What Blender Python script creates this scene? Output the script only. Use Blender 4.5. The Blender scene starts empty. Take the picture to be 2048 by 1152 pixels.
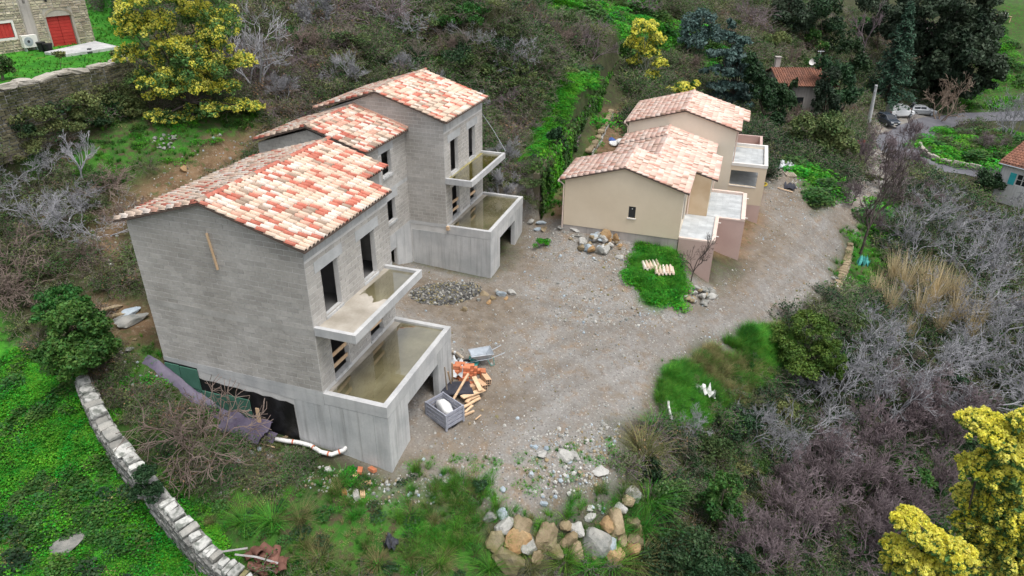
import bpy, bmesh, math, random
import numpy as np
from mathutils import Vector, Matrix
SC = bpy.context.scene
COL = SC.collection
PI = math.pi
# ------------------------------------------------------------------ camera
CAM = np.array([-17.0763, -12.7367, 18.1772]); YAW, PITCH, ROLL = 1.25762, 0.490982, 0.0120485; FPX = 1365.34
def _rot(yaw, pitch, roll):
    cy, sy, cp, sp, cr, sr = math.cos(yaw), math.sin(yaw), math.cos(pitch), math.sin(pitch), math.cos(roll), math.sin(roll)
    f = np.array([sy*cp, cy*cp, -sp]); r = np.array([cy, -sy, 0.0]); u = np.cross(r, f)
    return np.array([cr*r+sr*u, -sr*r+cr*u, f])
CM = _rot(YAW, PITCH, ROLL)
cd = bpy.data.cameras.new('camera'); co = bpy.data.objects.new('camera', cd); COL.objects.link(co)
cd.sensor_width = 36; cd.lens = FPX*36/2048; cd.clip_start = .1; cd.clip_end = 2000
co.matrix_world = Matrix(((CM[0][0], CM[1][0], -CM[2][0], CAM[0]), (CM[0][1], CM[1][1], -CM[2][1], CAM[1]), (CM[0][2], CM[1][2], -CM[2][2], CAM[2]), (0, 0, 0, 1)))
SC.camera = co
# ------------------------------------------------------------------ overcast daylight
W = bpy.data.worlds.new('World'); SC.world = W; W.use_nodes = True
nt = W.node_tree; bg = nt.nodes['Background']
sky = nt.nodes.new('ShaderNodeTexSky'); sky.sky_type = 'NISHITA'; sky.sun_disc = False
SUN_EL, SUN_AZ = math.radians(70), math.radians(205)       # compass azimuth, from +Y clockwise
sky.sun_elevation = SUN_EL; sky.sun_rotation = SUN_AZ; sky.air_density = 1.0; sky.dust_density = 4.0; sky.ozone_density = 1.0
hs = nt.nodes.new('ShaderNodeHueSaturation'); hs.inputs['Saturation'].default_value = .32
nt.links.new(sky.outputs[0], hs.inputs['Color']); nt.links.new(hs.outputs[0], bg.inputs[0]); bg.inputs[1].default_value = .14
sd = bpy.data.lights.new('sun', 'SUN'); so = bpy.data.objects.new('sun', sd); COL.objects.link(so)
sd.energy = 1.05; sd.angle = math.radians(22); sd.color = (1, .97, .93)
so.rotation_euler = Vector((-math.sin(SUN_AZ)*math.cos(SUN_EL), -math.cos(SUN_AZ)*math.cos(SUN_EL), -math.sin(SUN_EL))).to_track_quat('-Z', 'Y').to_euler()
SC.view_settings.view_transform = 'Standard'; SC.view_settings.look = 'None'; SC.view_settings.gamma = 1; SC.view_settings.exposure = .70
SC.view_settings.use_curve_mapping = False
SC.cycles.max_bounces = 5; SC.cycles.diffuse_bounces = 3; SC.cycles.glossy_bounces = 2; SC.cycles.transparent_max_bounces = 4
# ------------------------------------------------------------------ helpers
def tag(o, label=None, cat=None, group=None, kind=None):
    if label: o['label'] = label
    if cat: o['category'] = cat
    if group: o['group'] = group
    if kind: o['kind'] = kind
    return o
def empty(name, loc=(0, 0, 0), label=None, cat=None, group=None, rz=0, s=1):
    o = bpy.data.objects.new(name, None); COL.objects.link(o); o.location = loc; o.rotation_euler = (0, 0, rz); o.scale = (s, s, s); o.empty_display_size = .2
    return tag(o, label, cat, group)
def link(name, me, parent=None, loc=(0, 0, 0), rot=(0, 0, 0), s=(1, 1, 1)):
    o = bpy.data.objects.new(name, me); COL.objects.link(o); o.location = loc; o.rotation_euler = rot; o.scale = s
    if parent is not None: o.parent = parent
    return o
def mesh_np(name, V, F, mats, mi=None, smooth=False):
    """V (n,3), F (m,k) one polygon size"""
    V = np.asarray(V, dtype=np.float32); F = np.asarray(F, dtype=np.int32)
    me = bpy.data.meshes.new(name); k = F.shape[1]
    me.vertices.add(len(V)); me.vertices.foreach_set('co', V.ravel())
    me.loops.add(F.size); me.loops.foreach_set('vertex_index', F.ravel())
    me.polygons.add(len(F)); me.polygons.foreach_set('loop_start', np.arange(0, F.size, k, dtype=np.int32))
    if mi is not None: me.polygons.foreach_set('material_index', np.asarray(mi, dtype=np.int32))
    if smooth: me.polygons.foreach_set('use_smooth', np.ones(len(F), dtype=bool))
    me.update(calc_edges=True)
    for m in (mats if isinstance(mats, (list, tuple)) else [mats]): me.materials.append(m)
    return me
class MB:
    """collects polygons, then builds ONE mesh"""
    def __init__(s): s.v = []; s.f = []; s.m = []
    def add(s, vs, fs, m=0):
        b = len(s.v); s.v += [tuple(map(float, p)) for p in vs]; s.f += [tuple(b+i for i in f) for f in fs]; s.m += [m]*len(fs); return s
    def box(s, lo, hi, m=0):
        x0, y0, z0 = lo; x1, y1, z1 = hi
        return s.add([(x0,y0,z0),(x1,y0,z0),(x1,y1,z0),(x0,y1,z0),(x0,y0,z1),(x1,y0,z1),(x1,y1,z1),(x0,y1,z1)],
                     [(0,3,2,1),(4,5,6,7),(0,1,5,4),(1,2,6,5),(2,3,7,6),(3,0,4,7)], m)
    def obox(s, c, ax, ay, az, m=0):
        """centre and three half-axis vectors"""
        c, ax, ay, az = map(np.asarray, (c, ax, ay, az)); P = [c+i*ax+j*ay+k*az for k in (-1, 1) for i, j in ((-1,-1),(1,-1),(1,1),(-1,1))]
        return s.add(P, [(0,3,2,1),(4,5,6,7),(0,1,5,4),(1,2,6,5),(2,3,7,6),(3,0,4,7)], m)
    def bar(s, a, b, w, h, m=0, up=(0, 0, 1)):
        a, b = np.asarray(a, float), np.asarray(b, float); d = b-a; L = np.linalg.norm(d); d /= L
        u = np.asarray(up, float)
        if abs(d@u) > .95: u = np.array([1., 0, 0])
        y = np.cross(u, d); y /= np.linalg.norm(y); z = np.cross(d, y)
        return s.obox((a+b)/2, d*L/2, y*w/2, z*h/2, m)
    def prism(s, poly, ext, m=0):
        """planar polygon pushed along vector ext"""
        n = len(poly); P = [np.asarray(p, float) for p in poly]; e = np.asarray(ext, float)
        return s.add(P+[p+e for p in P], [tuple(range(n))[::-1], tuple(range(n, 2*n))]+[(i, (i+1) % n, n+(i+1) % n, n+i) for i in range(n)], m)
    def tube(s, path, r, n=6, m=0, cap=True):
        P = [np.asarray(p, float) for p in path]; R = r if isinstance(r, (list, tuple)) else [r]*len(P); rings = []; b = len(s.v)
        u = None
        for i, p in enumerate(P):
            d = P[min(i+1, len(P)-1)]-P[max(i-1, 0)]; d = d/(np.linalg.norm(d)+1e-9)
            if u is None: u = np.cross(d, (0, 0, 1.)) if abs(d[2]) < .9 else np.cross(d, (1., 0, 0))
            u = u-d*(u@d); u /= np.linalg.norm(u)+1e-9; w = np.cross(d, u)
            rings += [p+R[i]*(math.cos(2*PI*k/n)*u+math.sin(2*PI*k/n)*w) for k in range(n)]
        fs = [(i*n+k, i*n+(k+1) % n, (i+1)*n+(k+1) % n, (i+1)*n+k) for i in range(len(P)-1) for k in range(n)]
        if cap: fs += [tuple(range(n))[::-1], tuple((len(P)-1)*n+k for k in range(n))]
        return s.add(rings, fs, m)
    def loft(s, rings, m=0, close=True, cap=True):
        n = len(rings[0]); V = [p for r in rings for p in r]; kk = n if close else n-1
        fs = [(i*n+k, i*n+(k+1) % n, (i+1)*n+(k+1) % n, (i+1)*n+k) for i in range(len(rings)-1) for k in range(kk)]
        if cap: fs += [tuple(range(n))[::-1], tuple((len(rings)-1)*n+k for k in range(n))]
        return s.add(V, fs, m)
    def mesh(s, name, mats, smooth=False):
        me = bpy.data.meshes.new(name); me.from_pydata(s.v, [], s.f)
        for m in (mats if isinstance(mats, (list, tuple)) else [mats]): me.materials.append(m)
        if any(s.m): me.polygons.foreach_set('material_index', s.m)
        if smooth: me.polygons.foreach_set('use_smooth', [True]*len(s.f))
        me.update(); return me
    def build(s, name, mats, parent=None, loc=(0, 0, 0), rot=(0, 0, 0), sc=(1, 1, 1), smooth=False):
        return link(name, s.mesh(name, mats, smooth), parent, loc, rot, sc)
def outward(me):
    bm = bmesh.new(); bm.from_mesh(me); bmesh.ops.recalc_face_normals(bm, faces=bm.faces); bm.to_mesh(me); bm.free(); return me
def copy_tree(o, parent=None):
    c = o.copy(); COL.objects.link(c)
    if parent is not None: c.parent = parent
    for ch in o.children: copy_tree(ch, c)
    return c
# ------------------------------------------------------------------ materials
def mat(name, c1, c2=None, scale=2.0, rough=.85, bump=0., bscale=30., obj=0., isl=0., hue=0., spec=.25, metal=0., streak=0., fine=0., trans=0., lo=.35, hi=.65):
    m = bpy.data.materials.new(name); m.use_nodes = True; t = m.node_tree; N = t.nodes; L = t.links; b = N['Principled BSDF']
    b.inputs['Roughness'].default_value = rough; b.inputs['Metallic'].default_value = metal; b.inputs['Specular IOR Level'].default_value = spec
    geo = N.new('ShaderNodeNewGeometry'); pos = geo.outputs['Position']
    def noise(sc, det=4, vec=None):
        n = N.new('ShaderNodeTexNoise'); n.inputs['Scale'].default_value = sc; n.inputs['Detail'].default_value = det; L.new(vec or pos, n.inputs['Vector']); return n.outputs['Fac']
    def mrange(v, a, c, d, e):
        r = N.new('ShaderNodeMapRange'); r.inputs[1].default_value = a; r.inputs[2].default_value = c; r.inputs[3].default_value = d; r.inputs[4].default_value = e; L.new(v, r.inputs[0]); return r.outputs[0]
    def mix(f, a, bb, bt='MIX'):
        x = N.new('ShaderNodeMix'); x.data_type = 'RGBA'; x.blend_type = bt
        for v, i in ((f, 0), (a, 6), (bb, 7)):
            if isinstance(v, (int, float)): x.inputs[i].default_value = v
            elif isinstance(v, tuple): x.inputs[i].default_value = (*v, 1)
            else: L.new(v, x.inputs[i])
        return x.outputs[2]
    col = None
    if c2 is not None: col = mix(mrange(noise(scale), lo, hi, 0, 1), c1, c2)
    else:
        r = N.new('ShaderNodeRGB'); r.outputs[0].default_value = (*c1, 1); col = r.outputs[0]
    def scaled(v, amt):
        h = N.new('ShaderNodeHueSaturation'); L.new(mrange(v, 0, 1, 1-amt, 1+amt), h.inputs['Value']); L.new(col, h.inputs['Color']); return h
    if fine:
        col = scaled(noise(scale*14, 2), fine).outputs[0]
    if streak:
        mp = N.new('ShaderNodeMapping'); mp.inputs['Scale'].default_value = (5, 5, .35); L.new(pos, mp.inputs['Vector'])
        f = mrange(noise(1.0, 5, mp.outputs[0]), .48, .72, 0, streak); col = mix(f, col, (.09, .085, .075))
    if obj:
        oi = N.new('ShaderNodeObjectInfo'); h = scaled(oi.outputs['Random'], obj); col = h.outputs[0]
        if hue:
            n2 = N.new('ShaderNodeMath'); n2.operation = 'FRACT'; n3 = N.new('ShaderNodeMath'); n3.operation = 'MULTIPLY'; n3.inputs[1].default_value = 7.31
            L.new(oi.outputs['Random'], n3.inputs[0]); L.new(n3.outputs[0], n2.inputs[0]); L.new(mrange(n2.outputs[0], 0, 1, .5-hue, .5+hue), h.inputs['Hue'])
    if isl:
        h = scaled(geo.outputs['Random Per Island'], isl); col = h.outputs[0]
        if hue:
            n2 = N.new('ShaderNodeMath'); n2.operation = 'FRACT'; n3 = N.new('ShaderNodeMath'); n3.operation = 'MULTIPLY'; n3.inputs[1].default_value = 9.7
            L.new(geo.outputs['Random Per Island'], n3.inputs[0]); L.new(n3.outputs[0], n2.inputs[0]); L.new(mrange(n2.outputs[0], 0, 1, .5-hue, .5+hue), h.inputs['Hue'])
    L.new(col, b.inputs['Base Color'])
    if bump:
        bp = N.new('ShaderNodeBump'); bp.inputs['Strength'].default_value = bump; bp.inputs['Distance'].default_value = .03; L.new(noise(bscale, 5), bp.inputs['Height']); L.new(bp.outputs[0], b.inputs['Normal'])
    if trans:
        tr = N.new('ShaderNodeBsdfTranslucent'); L.new(col, tr.inputs[0]); ms = N.new('ShaderNodeMixShader'); ms.inputs[0].default_value = trans
        L.new(b.outputs[0], ms.inputs[1]); L.new(tr.outputs[0], ms.inputs[2]); L.new(ms.outputs[0], N['Material Output'].inputs[0])
    return m
M = {}
M['block'] = mat('grey_block', (.37,.35,.32), (.48,.46,.43), .6, .95, .5, 60, obj=.10, isl=.10, fine=.2)
M['mortar'] = mat('block_mortar', (.56,.55,.53), (.65,.64,.62), 1.5, .95, .4, 60, fine=.15)
M['concrete'] = mat('cast_concrete', (.42,.43,.43), (.56,.56,.55), .9, .85, .25, 25, fine=.10, streak=.32)
M['concrete_pale'] = mat('pale_concrete', (.42,.425,.425), (.54,.54,.53), 1.2, .85, .2, 30, fine=.08, streak=.12)
M['render_lintel'] = mat('lintel_render', (.40,.41,.41), (.50,.51,.51), 1.4, .9, .3, 30, fine=.10)
M['slab'] = mat('floor_slab', (.30,.27,.22), (.5,.46,.40), .8, .8, .2, 20, fine=.1)
M['stain'] = mat('mossy_slab', (.16,.13,.06), (.30,.25,.13), 1.3, .7, .2, 20)
M['dark_in'] = mat('shaded_raw_interior', (.10,.10,.10), (.16,.155,.15), 1, .95)  # inner slabs and partitions coloured dark, painting in the indoor shade
M['t_cream'] = mat('cream_tile', (.72,.575,.46), (.64,.49,.375), 3, .8, .15, 50, obj=.06, isl=.06)
M['t_white'] = mat('pale_tile', (.75,.67,.59), (.70,.60,.52), 3, .8, .15, 50, obj=.05, isl=.05)
M['t_red'] = mat('terracotta_tile', (.48,.145,.10), (.54,.21,.15), 3, .8, .15, 50, obj=.12, isl=.12)
M['t_brown'] = mat('brown_grey_tile', (.33,.25,.19), (.42,.32,.25), 3, .85, .15, 50, obj=.12, isl=.12)
M['t_pink'] = mat('pink_tile', (.62,.36,.27), (.68,.43,.33), 3, .8, .15, 50, obj=.08, isl=.08)
M['p_cream'] = mat('pale_peach_tile', (.74,.545,.455), (.70,.50,.41), 3, .8, .15, 50, obj=.06, isl=.06)
M['p_white'] = mat('pale_sand_tile', (.78,.655,.575), (.75,.61,.53), 3, .8, .15, 50, obj=.06, isl=.06)
M['p_salmon'] = mat('salmon_tile', (.55,.295,.23), (.61,.365,.285), 3, .8, .15, 50, obj=.1, isl=.1)
M['p_rose'] = mat('rose_tile', (.66,.425,.355), (.70,.48,.40), 3, .8, .15, 50, obj=.07, isl=.07)
M['p_brown'] = mat('dull_brown_tile', (.36,.23,.17), (.42,.29,.22), 3, .8, .15, 50, obj=.1, isl=.1)
M['old_tile'] = mat('old_orange_tile', (.34,.16,.105), (.25,.13,.095), 1.2, .85, .2, 30, isl=.18, obj=.1)
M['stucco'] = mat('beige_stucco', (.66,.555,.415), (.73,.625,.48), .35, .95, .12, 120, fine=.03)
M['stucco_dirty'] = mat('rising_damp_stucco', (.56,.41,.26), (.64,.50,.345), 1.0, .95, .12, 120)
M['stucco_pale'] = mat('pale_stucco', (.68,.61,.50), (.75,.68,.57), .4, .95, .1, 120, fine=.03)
M['pink'] = mat('dusky_pink_stucco', (.48,.345,.305), (.56,.415,.37), .5, .95, .12, 120, fine=.03)
M['white_trim'] = mat('white_trim', (.76,.74,.70), (.70,.68,.64), 2, .7)
M['rose_trim'] = mat('rose_cream_trim', (.70,.57,.50), (.66,.53,.46), 2, .8)
M['paving'] = mat('pale_terrace_tile', (.40,.42,.425), (.52,.54,.54), 1.5, .6, obj=.05, isl=.08)
M['grout'] = mat('grey_grout', (.42,.43,.43))
M['glass'] = mat('dark_glass', (.02,.025,.03), rough=.08, spec=.6)
M['frame'] = mat('anthracite_frame', (.05,.055,.06), rough=.5)
M['bitumen'] = mat('black_bitumen', (.008,.008,.009), (.035,.035,.04), 2.2, .35, .3, 12, streak=0, spec=.45, lo=.5, hi=.8)
M['green_board'] = mat('green_insulation_board', (.055,.15,.105), (.075,.19,.14), 1.5, .8, fine=.1)
M['membrane'] = mat('purple_grey_membrane', (.085,.07,.11), (.12,.10,.15), 2.5, .5, .4, 9, spec=.4)
M['wood'] = mat('fresh_timber', (.56,.38,.23), (.66,.48,.31), 5, .8, .2, 40, obj=.18, isl=.15)
M['old_wood'] = mat('weathered_timber', (.30,.25,.19), (.40,.34,.27), 4, .9, .3, 40, obj=.2)
M['brick'] = mat('orange_hollow_brick', (.52,.17,.08), (.60,.23,.12), 5, .9, .2, 50, obj=.16)
M['pale_brick'] = mat('pale_clay_block', (.62,.38,.22), (.66,.44,.28), 5, .9, .2, 50, obj=.12)
M['zinc'] = mat('galvanised_steel', (.42,.46,.50), (.52,.56,.60), 5, .45, metal=.4)
M['crate_grey'] = mat('blue_grey_crate', (.27,.28,.33), (.36,.37,.42), 6, .75)
M['white_bag'] = mat('white_bag', (.82,.82,.80), (.74,.74,.73), 3, .7, .5, 8)
M['black'] = mat('black_plastic_and_hole_shade', (.02,.02,.022), rough=.5)
M['teal'] = mat('teal_plastic', (.05,.30,.27), (.08,.36,.33), 4, .5)
M['grey_sheet'] = mat('grey_plastic_sheet', (.42,.45,.47), (.62,.64,.65), 4, .5, .5, 10)
M['pipe'] = mat('white_drain_pipe', (.78,.77,.75), (.70,.68,.65), 3, .5)
M['red_band'] = mat('red_orange_band', (.55,.16,.08), rough=.6)
M['dark_sheet'] = mat('dark_slate_sheet', (.03,.032,.042), (.05,.052,.065), 5, .6)
M['stone'] = mat('grey_green_stone', (.19,.195,.18), (.32,.31,.28), 2.5, .9, .6, 18, obj=.22, isl=.2, fine=.2)
M['stone_ochre'] = mat('ochre_stone', (.20,.155,.09), (.32,.255,.165), 1.4, .9, 1.0, 9, obj=.16, isl=.2, fine=.2)
M['stone_orange'] = mat('orange_stone', (.33,.20,.095), (.36,.255,.14), 1.2, .9, 1.0, 9, obj=.1, fine=.2)
M['stone_pale'] = mat('pale_grey_stone', (.33,.325,.30), (.46,.45,.42), 2.2, .9, 1.0, 9, obj=.12, isl=.15, fine=.15)
M['stone_blue'] = mat('blue_grey_stone', (.26,.31,.35), (.38,.43,.46), 2.5, .85, 1.0, 9, obj=.12, isl=.15, fine=.15)
M['stone_mossy'] = mat('mossy_brown_stone', (.16,.145,.06), (.27,.23,.15), 1.6, .95, .7, 12, obj=.15, fine=.25)
M['stone_lichen'] = mat('lichened_coping', (.17,.18,.16), (.48,.48,.45), 4, .95, .8, 16, obj=.2, fine=.2, lo=.38, hi=.56)
M['stone_dark'] = mat('dark_wall_stone', (.12,.12,.11), (.34,.34,.32), 6, .95, .8, 16, isl=.25, obj=.15, fine=.2)
M['rubble'] = mat('rubble_wall_stone', (.30,.25,.18), (.46,.40,.31), 1.3, .95, .6, 20, isl=.3, obj=.2, hue=.02)
M['mossrock'] = mat('overgrown_rubble', (.06,.065,.03), (.17,.15,.10), 1.1, .95, .6, 20, isl=.3, obj=.2)
M['mortar_wall'] = mat('old_lime_mortar', (.34,.31,.26), (.44,.41,.36), 1.2, .95, .4, 30, streak=.2)
M['red_door'] = mat('red_painted_boards', (.42,.035,.03), (.48,.05,.04), 3, .6, isl=.08)
M['turquoise'] = mat('turquoise_paint', (.05,.45,.48), (.06,.50,.52), 3, .6)
M['house_white'] = mat('weathered_white_render', (.62,.61,.59), (.74,.73,.71), .8, .95, .3, 20, streak=.2)
M['house_grey'] = mat('grey_render', (.34,.31,.29), (.45,.41,.38), .8, .95, .3, 20, streak=.3)
M['asphalt'] = mat('grey_asphalt', (.11,.11,.125), (.15,.15,.165), .4, .8, .15, 60, fine=.08)
M['deck'] = mat('roof_underlay', (.12,.09,.075), rough=.95)
M['bark'] = mat('brown_bark', (.10,.075,.055), (.17,.14,.11), 3, .95, .5, 20)
M['bark_grey'] = mat('grey_bark', (.33,.32,.31), (.45,.44,.43), 3, .95, .4, 20, obj=.15)
M['bark_dark'] = mat('dark_bark', (.06,.05,.045), (.11,.09,.08), 3, .95, .4, 20)
M['twig_grey'] = mat('silver_grey_twigs', (.235,.235,.25), (.39,.39,.41), 1.2, .9, obj=.18)
M['twig_mauve'] = mat('mauve_brown_twigs', (.15,.115,.12), (.235,.19,.20), 1.2, .9, obj=.15)
M['twig_brown'] = mat('brown_twigs', (.17,.125,.105), (.27,.21,.18), 1.2, .9, obj=.2)
M['twig_under'] = mat('undergrowth_twigs', (.14,.118,.095), (.245,.21,.18), .8, .9, obj=.25)
M['twig_red'] = mat('reddish_twigs', (.26,.12,.115), (.36,.20,.19), 1.2, .9, obj=.15)
M['l_dark'] = mat('dark_evergreen_leaf', (.014,.042,.016), (.034,.08,.028), .8, .6, isl=.5, obj=.15, hue=.02, trans=.18)
M['l_green'] = mat('mid_green_leaf', (.03,.095,.02), (.065,.16,.03), .8, .6, isl=.45, obj=.2, hue=.025, trans=.25)
M['l_pine'] = mat('yellow_green_needles', (.045,.10,.015), (.11,.18,.03), .9, .65, isl=.4, hue=.02, trans=.25)
M['grass_b'] = mat('fresh_grass_blade', (.055,.24,.024), (.125,.39,.045), .6, .7, isl=.4, obj=.2, hue=.02, trans=.35)
M['l_bright'] = mat('bright_green_leaf', (.035,.23,.013), (.095,.38,.022), .7, .65, isl=.4, obj=.15, hue=.02, trans=.3)
M['twig_tan'] = mat('tan_twigs', (.30,.22,.165), (.42,.33,.26), 1.2, .9, obj=.1)
M['gravel_dark'] = mat('dark_gravel', (.055,.055,.053), (.15,.145,.135), 5, .95, obj=.3, isl=.3)
M['l_dull'] = mat('dull_olive_leaf', (.065,.115,.035), (.13,.16,.058), .5, .75, isl=.45, obj=.3, hue=.03, trans=.2)
M['l_blue'] = mat('blue_green_needles', (.06,.115,.10), (.11,.17,.155), .8, .7, isl=.35, obj=.1, trans=.15)
M['l_spruce'] = mat('spruce_needles', (.03,.075,.045), (.06,.125,.075), .8, .7, isl=.4, trans=.1)
M['l_oak'] = mat('holm_oak_leaf', (.02,.042,.022), (.055,.08,.045), .35, .6, isl=.5, hue=.01, trans=.15)
M['l_mimosa'] = mat('feathery_mimosa_leaf', (.075,.17,.045), (.14,.26,.075), .8, .7, isl=.4, hue=.02, trans=.3)
M['f_yellow'] = mat('yellow_mimosa_blossom', (.74,.60,.03), (.80,.70,.08), 1.5, .8, isl=.25, hue=.012, trans=.3)
M['f_yellow2'] = mat('lime_yellow_blossom', (.80,.75,.09), (.87,.83,.20), 1.5, .8, isl=.25, hue=.015, trans=.45)
M['straw'] = mat('straw_reed', (.50,.40,.23), (.62,.52,.33), 1.0, .85, isl=.3, obj=.15, trans=.25)
M['grass'] = mat('grass_blade', (.045,.18,.02), (.11,.30,.035), .6, .7, isl=.45, obj=.25, hue=.025, trans=.3)
M['grass_dry'] = mat('dry_grass_blade', (.26,.23,.10), (.15,.17,.06), .8, .8, isl=.4, obj=.2, trans=.25)
M['dead_leaf'] = mat('dead_leaf', (.16,.09,.05), (.24,.15,.08), 1.0, .9, isl=.4)
RNG = np.random.default_rng(7); random.seed(7)
# ------------------------------------------------------------------ rays and terrain heights
def ray(px, py): return CM.T@np.array([(px-1024)/FPX, -(py-576)/FPX, 1.0])
def at(px, py, z):
    d = ray(px, py); return CAM+(z-CAM[2])/d[2]*d
def dist_px(P): return (CM@(np.asarray(P)-CAM))[2]/FPX            # metres per pixel of the 2048 frame at P
CTRL = [  # a pixel of the survey and the height of the ground there
 (776,939,0),(903,760,0),(823,530,.05),(983,560,0),(1046,492,.1),(1060,462,.5),(1128,450,1.5),(1100,402,1.6),(1240,480,1.15),(1352,496,1.3),(1270,520,.5),(1320,545,.55),(1350,600,-.3),(1419,567,-1.0),
 (1472,527,-1.1),(1519,452,-1.4),(1400,600,-.95),(1000,640,-.05),(1100,560,.1),(1100,680,-.2),(1000,800,-.3),(1200,700,-.5),(1340,740,-.9),(1500,650,-1.2),(1640,580,-1.7),(1600,500,-1.7),(1600,440,-2.0),
 (1700,430,-2.9),(1560,340,-1.6),(1640,380,-2.0),(1740,390,-3.8),(1750,330,-5.4),(1770,290,-6.9),(1750,262,-7.8),(1785,235,-8.2),(1840,225,-8.4),(1950,235,-8.3),(2045,232,-8.3),(1900,335,-8.2),(1960,345,-8.2),
 (1840,285,-7.9),(1870,300,-7.4),(1910,282,-7.2),(1990,275,-7.4),(1990,405,-7.6),(2040,425,-7.6),(1900,385,-7.4),
 (1700,560,-4.6),(1760,500,-5.2),(1800,700,-6.6),(1600,720,-4.0),(1500,760,-2.9),(1450,790,-2.6),(1400,830,-2.4),(1600,850,-6),(1700,1000,-7),(1500,1000,-5),(1350,950,-2.8),(1300,1000,-2.3),(1275,1110,-3.2),
 (1150,1130,-2.9),(1000,1130,-2.5),(1000,1005,-.7),(1150,990,-.8),(1240,960,-.8),(1220,870,-.6),(850,960,-.15),(700,1000,-.3),(850,1100,-1.7),(700,1110,-1.4),(550,1140,-1.3),(600,960,.05),
 (330,724,2.7),(250,700,2.75),(280,640,3.1),(150,640,3.0),(200,610,3.4),(60,600,3.3),(160,760,2.3),(300,940,1.0),(480,1130,-.7),(20,700,2.2),(100,900,.7),(50,1100,-.1),(250,1000,.3),(350,1120,-.9),(200,1140,-.5),
 (250,500,4.0),(180,520,4.2),(230,430,5.0),(100,470,4.7),(0,450,5.0),(330,360,5.8),(420,330,6.0),(480,290,6.2),(300,330,6.4),(200,330,6.6),(50,350,6.2),(320,280,7.2),(430,260,7.4),(520,240,7.4),(600,190,7.8),(130,235,8.2),(250,222,8.2),(0,265,8.2),
 (600,100,9.5),(700,150,8.3),(850,130,8),(1000,180,6.2),(900,60,10.5),(700,40,12),(450,20,12.6),(560,60,11),(1000,20,12),(1100,60,8.5),(1050,335,2.0),(1062,440,.9),(1000,270,3.6),(1010,420,1.2),(1130,200,3.6),
 (1240,250,1.5),(1240,300,1.5),(1200,330,1.5),(1290,195,1.7),(1150,380,1.5),(1300,170,2.2),(1290,130,3.2),(1400,130,2.5),(1250,60,6.5),(1150,20,9),(1400,50,6),(1500,180,0),(1560,240,-2.4),(1600,235,-3.8),(1500,90,3),(1600,100,1),
 (1700,150,-3),(1700,230,-6),(1650,300,-4.4),(1600,290,-3.2),(1680,330,-3.8),(1600,20,6),(1800,20,2),(2000,40,2),(2000,130,-3.5),(2000,190,-7),(1930,208,-8),(1850,190,-8),(2040,5,5)]
CW = [(60,120,26),(120,120,28),(200,0,16),(220,60,28),(200,-80,4),(10,80,24),(-20,45,14),(-25,-20,-.5),(0,-45,-9),(60,-50,-9),(100,-90,-9),(-30,10,3),(30,60,15),(3,4,2.6),(13,7,3),(19,7,3.5),(30,-8,.5),(36,-9,0),(-.6,7.9,2.7),(-.6,7.2,2.2),(-.6,6.4,1.6),(-.6,5.5,1.1),(-.6,4.5,.7),(-.6,3.5,.4),(-.6,2.5,.15),(-.6,1,0),(-2.2,6,1.8),(-2.2,4,.95),(-2.2,2,.4),(-2.2,0,.05),(21.1,-11.9,-.6),(21.1,-11.1,.2),(26,-15.5,-1.2),(31,-15.5,-1.35),(36,-16.5,-1.5)]
_P = np.array([at(*c) for c in CTRL]+[np.array(c, float) for c in CW])
_XY = _P[:, :2]; _D = np.linalg.norm(_XY[:, None]-_XY[None], axis=2); _n = len(_P)
_A = np.zeros((_n+3, _n+3)); _A[:_n, :_n] = _D-np.eye(_n)*.6; _A[:_n, _n] = 1; _A[:_n, _n+1:] = _XY; _A[_n:, :_n] = _A[:_n, _n:].T
_S = np.linalg.solve(_A, np.append(_P[:, 2], [0, 0, 0]))
def inpoly(x, y, poly):
    x = np.asarray(x, float); y = np.asarray(y, float); r = np.zeros(x.shape, bool); n = len(poly)
    for i in range(n):
        x0, y0 = poly[i][:2]; x1, y1 = poly[(i+1) % n][:2]
        if y0 == y1: continue
        r ^= ((y0 > y) != (y1 > y)) & (x < (x1-x0)*(y-y0)/(y1-y0)+x0)
    return r
def dline(x, y, pts):
    """distance to a polyline"""
    best = np.full(np.shape(x), 1e9)
    for a, b in zip(pts[:-1], pts[1:]):
        dx, dy = b[0]-a[0], b[1]-a[1]; t = np.clip(((x-a[0])*dx+(y-a[1])*dy)/(dx*dx+dy*dy+1e-12), 0, 1)
        best = np.minimum(best, np.hypot(x-a[0]-t*dx, y-a[1]-t*dy))
    return best
def vnoise(x, y, s, seed=0):
    """smooth value noise"""
    x = np.asarray(x)/s; y = np.asarray(y)/s; xi = np.floor(x).astype(int); yi = np.floor(y).astype(int); fx = x-xi; fy = y-yi; fx = fx*fx*(3-2*fx); fy = fy*fy*(3-2*fy)
    def h(i, j): v = np.sin(i*127.1+j*311.7+seed*74.7)*43758.5453; return v-np.floor(v)
    return (h(xi, yi)*(1-fx)+h(xi+1, yi)*fx)*(1-fy)+(h(xi, yi+1)*(1-fx)+h(xi+1, yi+1)*fx)*fy-.5
LAWN_Z = 10.6
LAWN = [tuple(at(px, py, LAWN_Z)[:2]) for px, py in [(-160,222),(0,186),(70,170),(130,154),(200,140),(258,122),(300,100),(240,40),(200,10),(150,-10),(-160,-10)]]
LWALL = [at(px, py, LAWN_Z) for px, py in [(-60,200),(0,186),(70,170),(130,154),(200,140),(258,122)]]   # brow of the lawn
IVYB = [at(px, py, 1.5)[:2] for px, py in [(1078,425),(1098,398),(1130,345),(1165,285),(1192,240),(1222,185),(1235,165)]]     # foot of the ivy covered wall
IVYR = IVYB+[np.array([95., 30.]), np.array([60., 60.]), np.array([20., 20.])]
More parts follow.
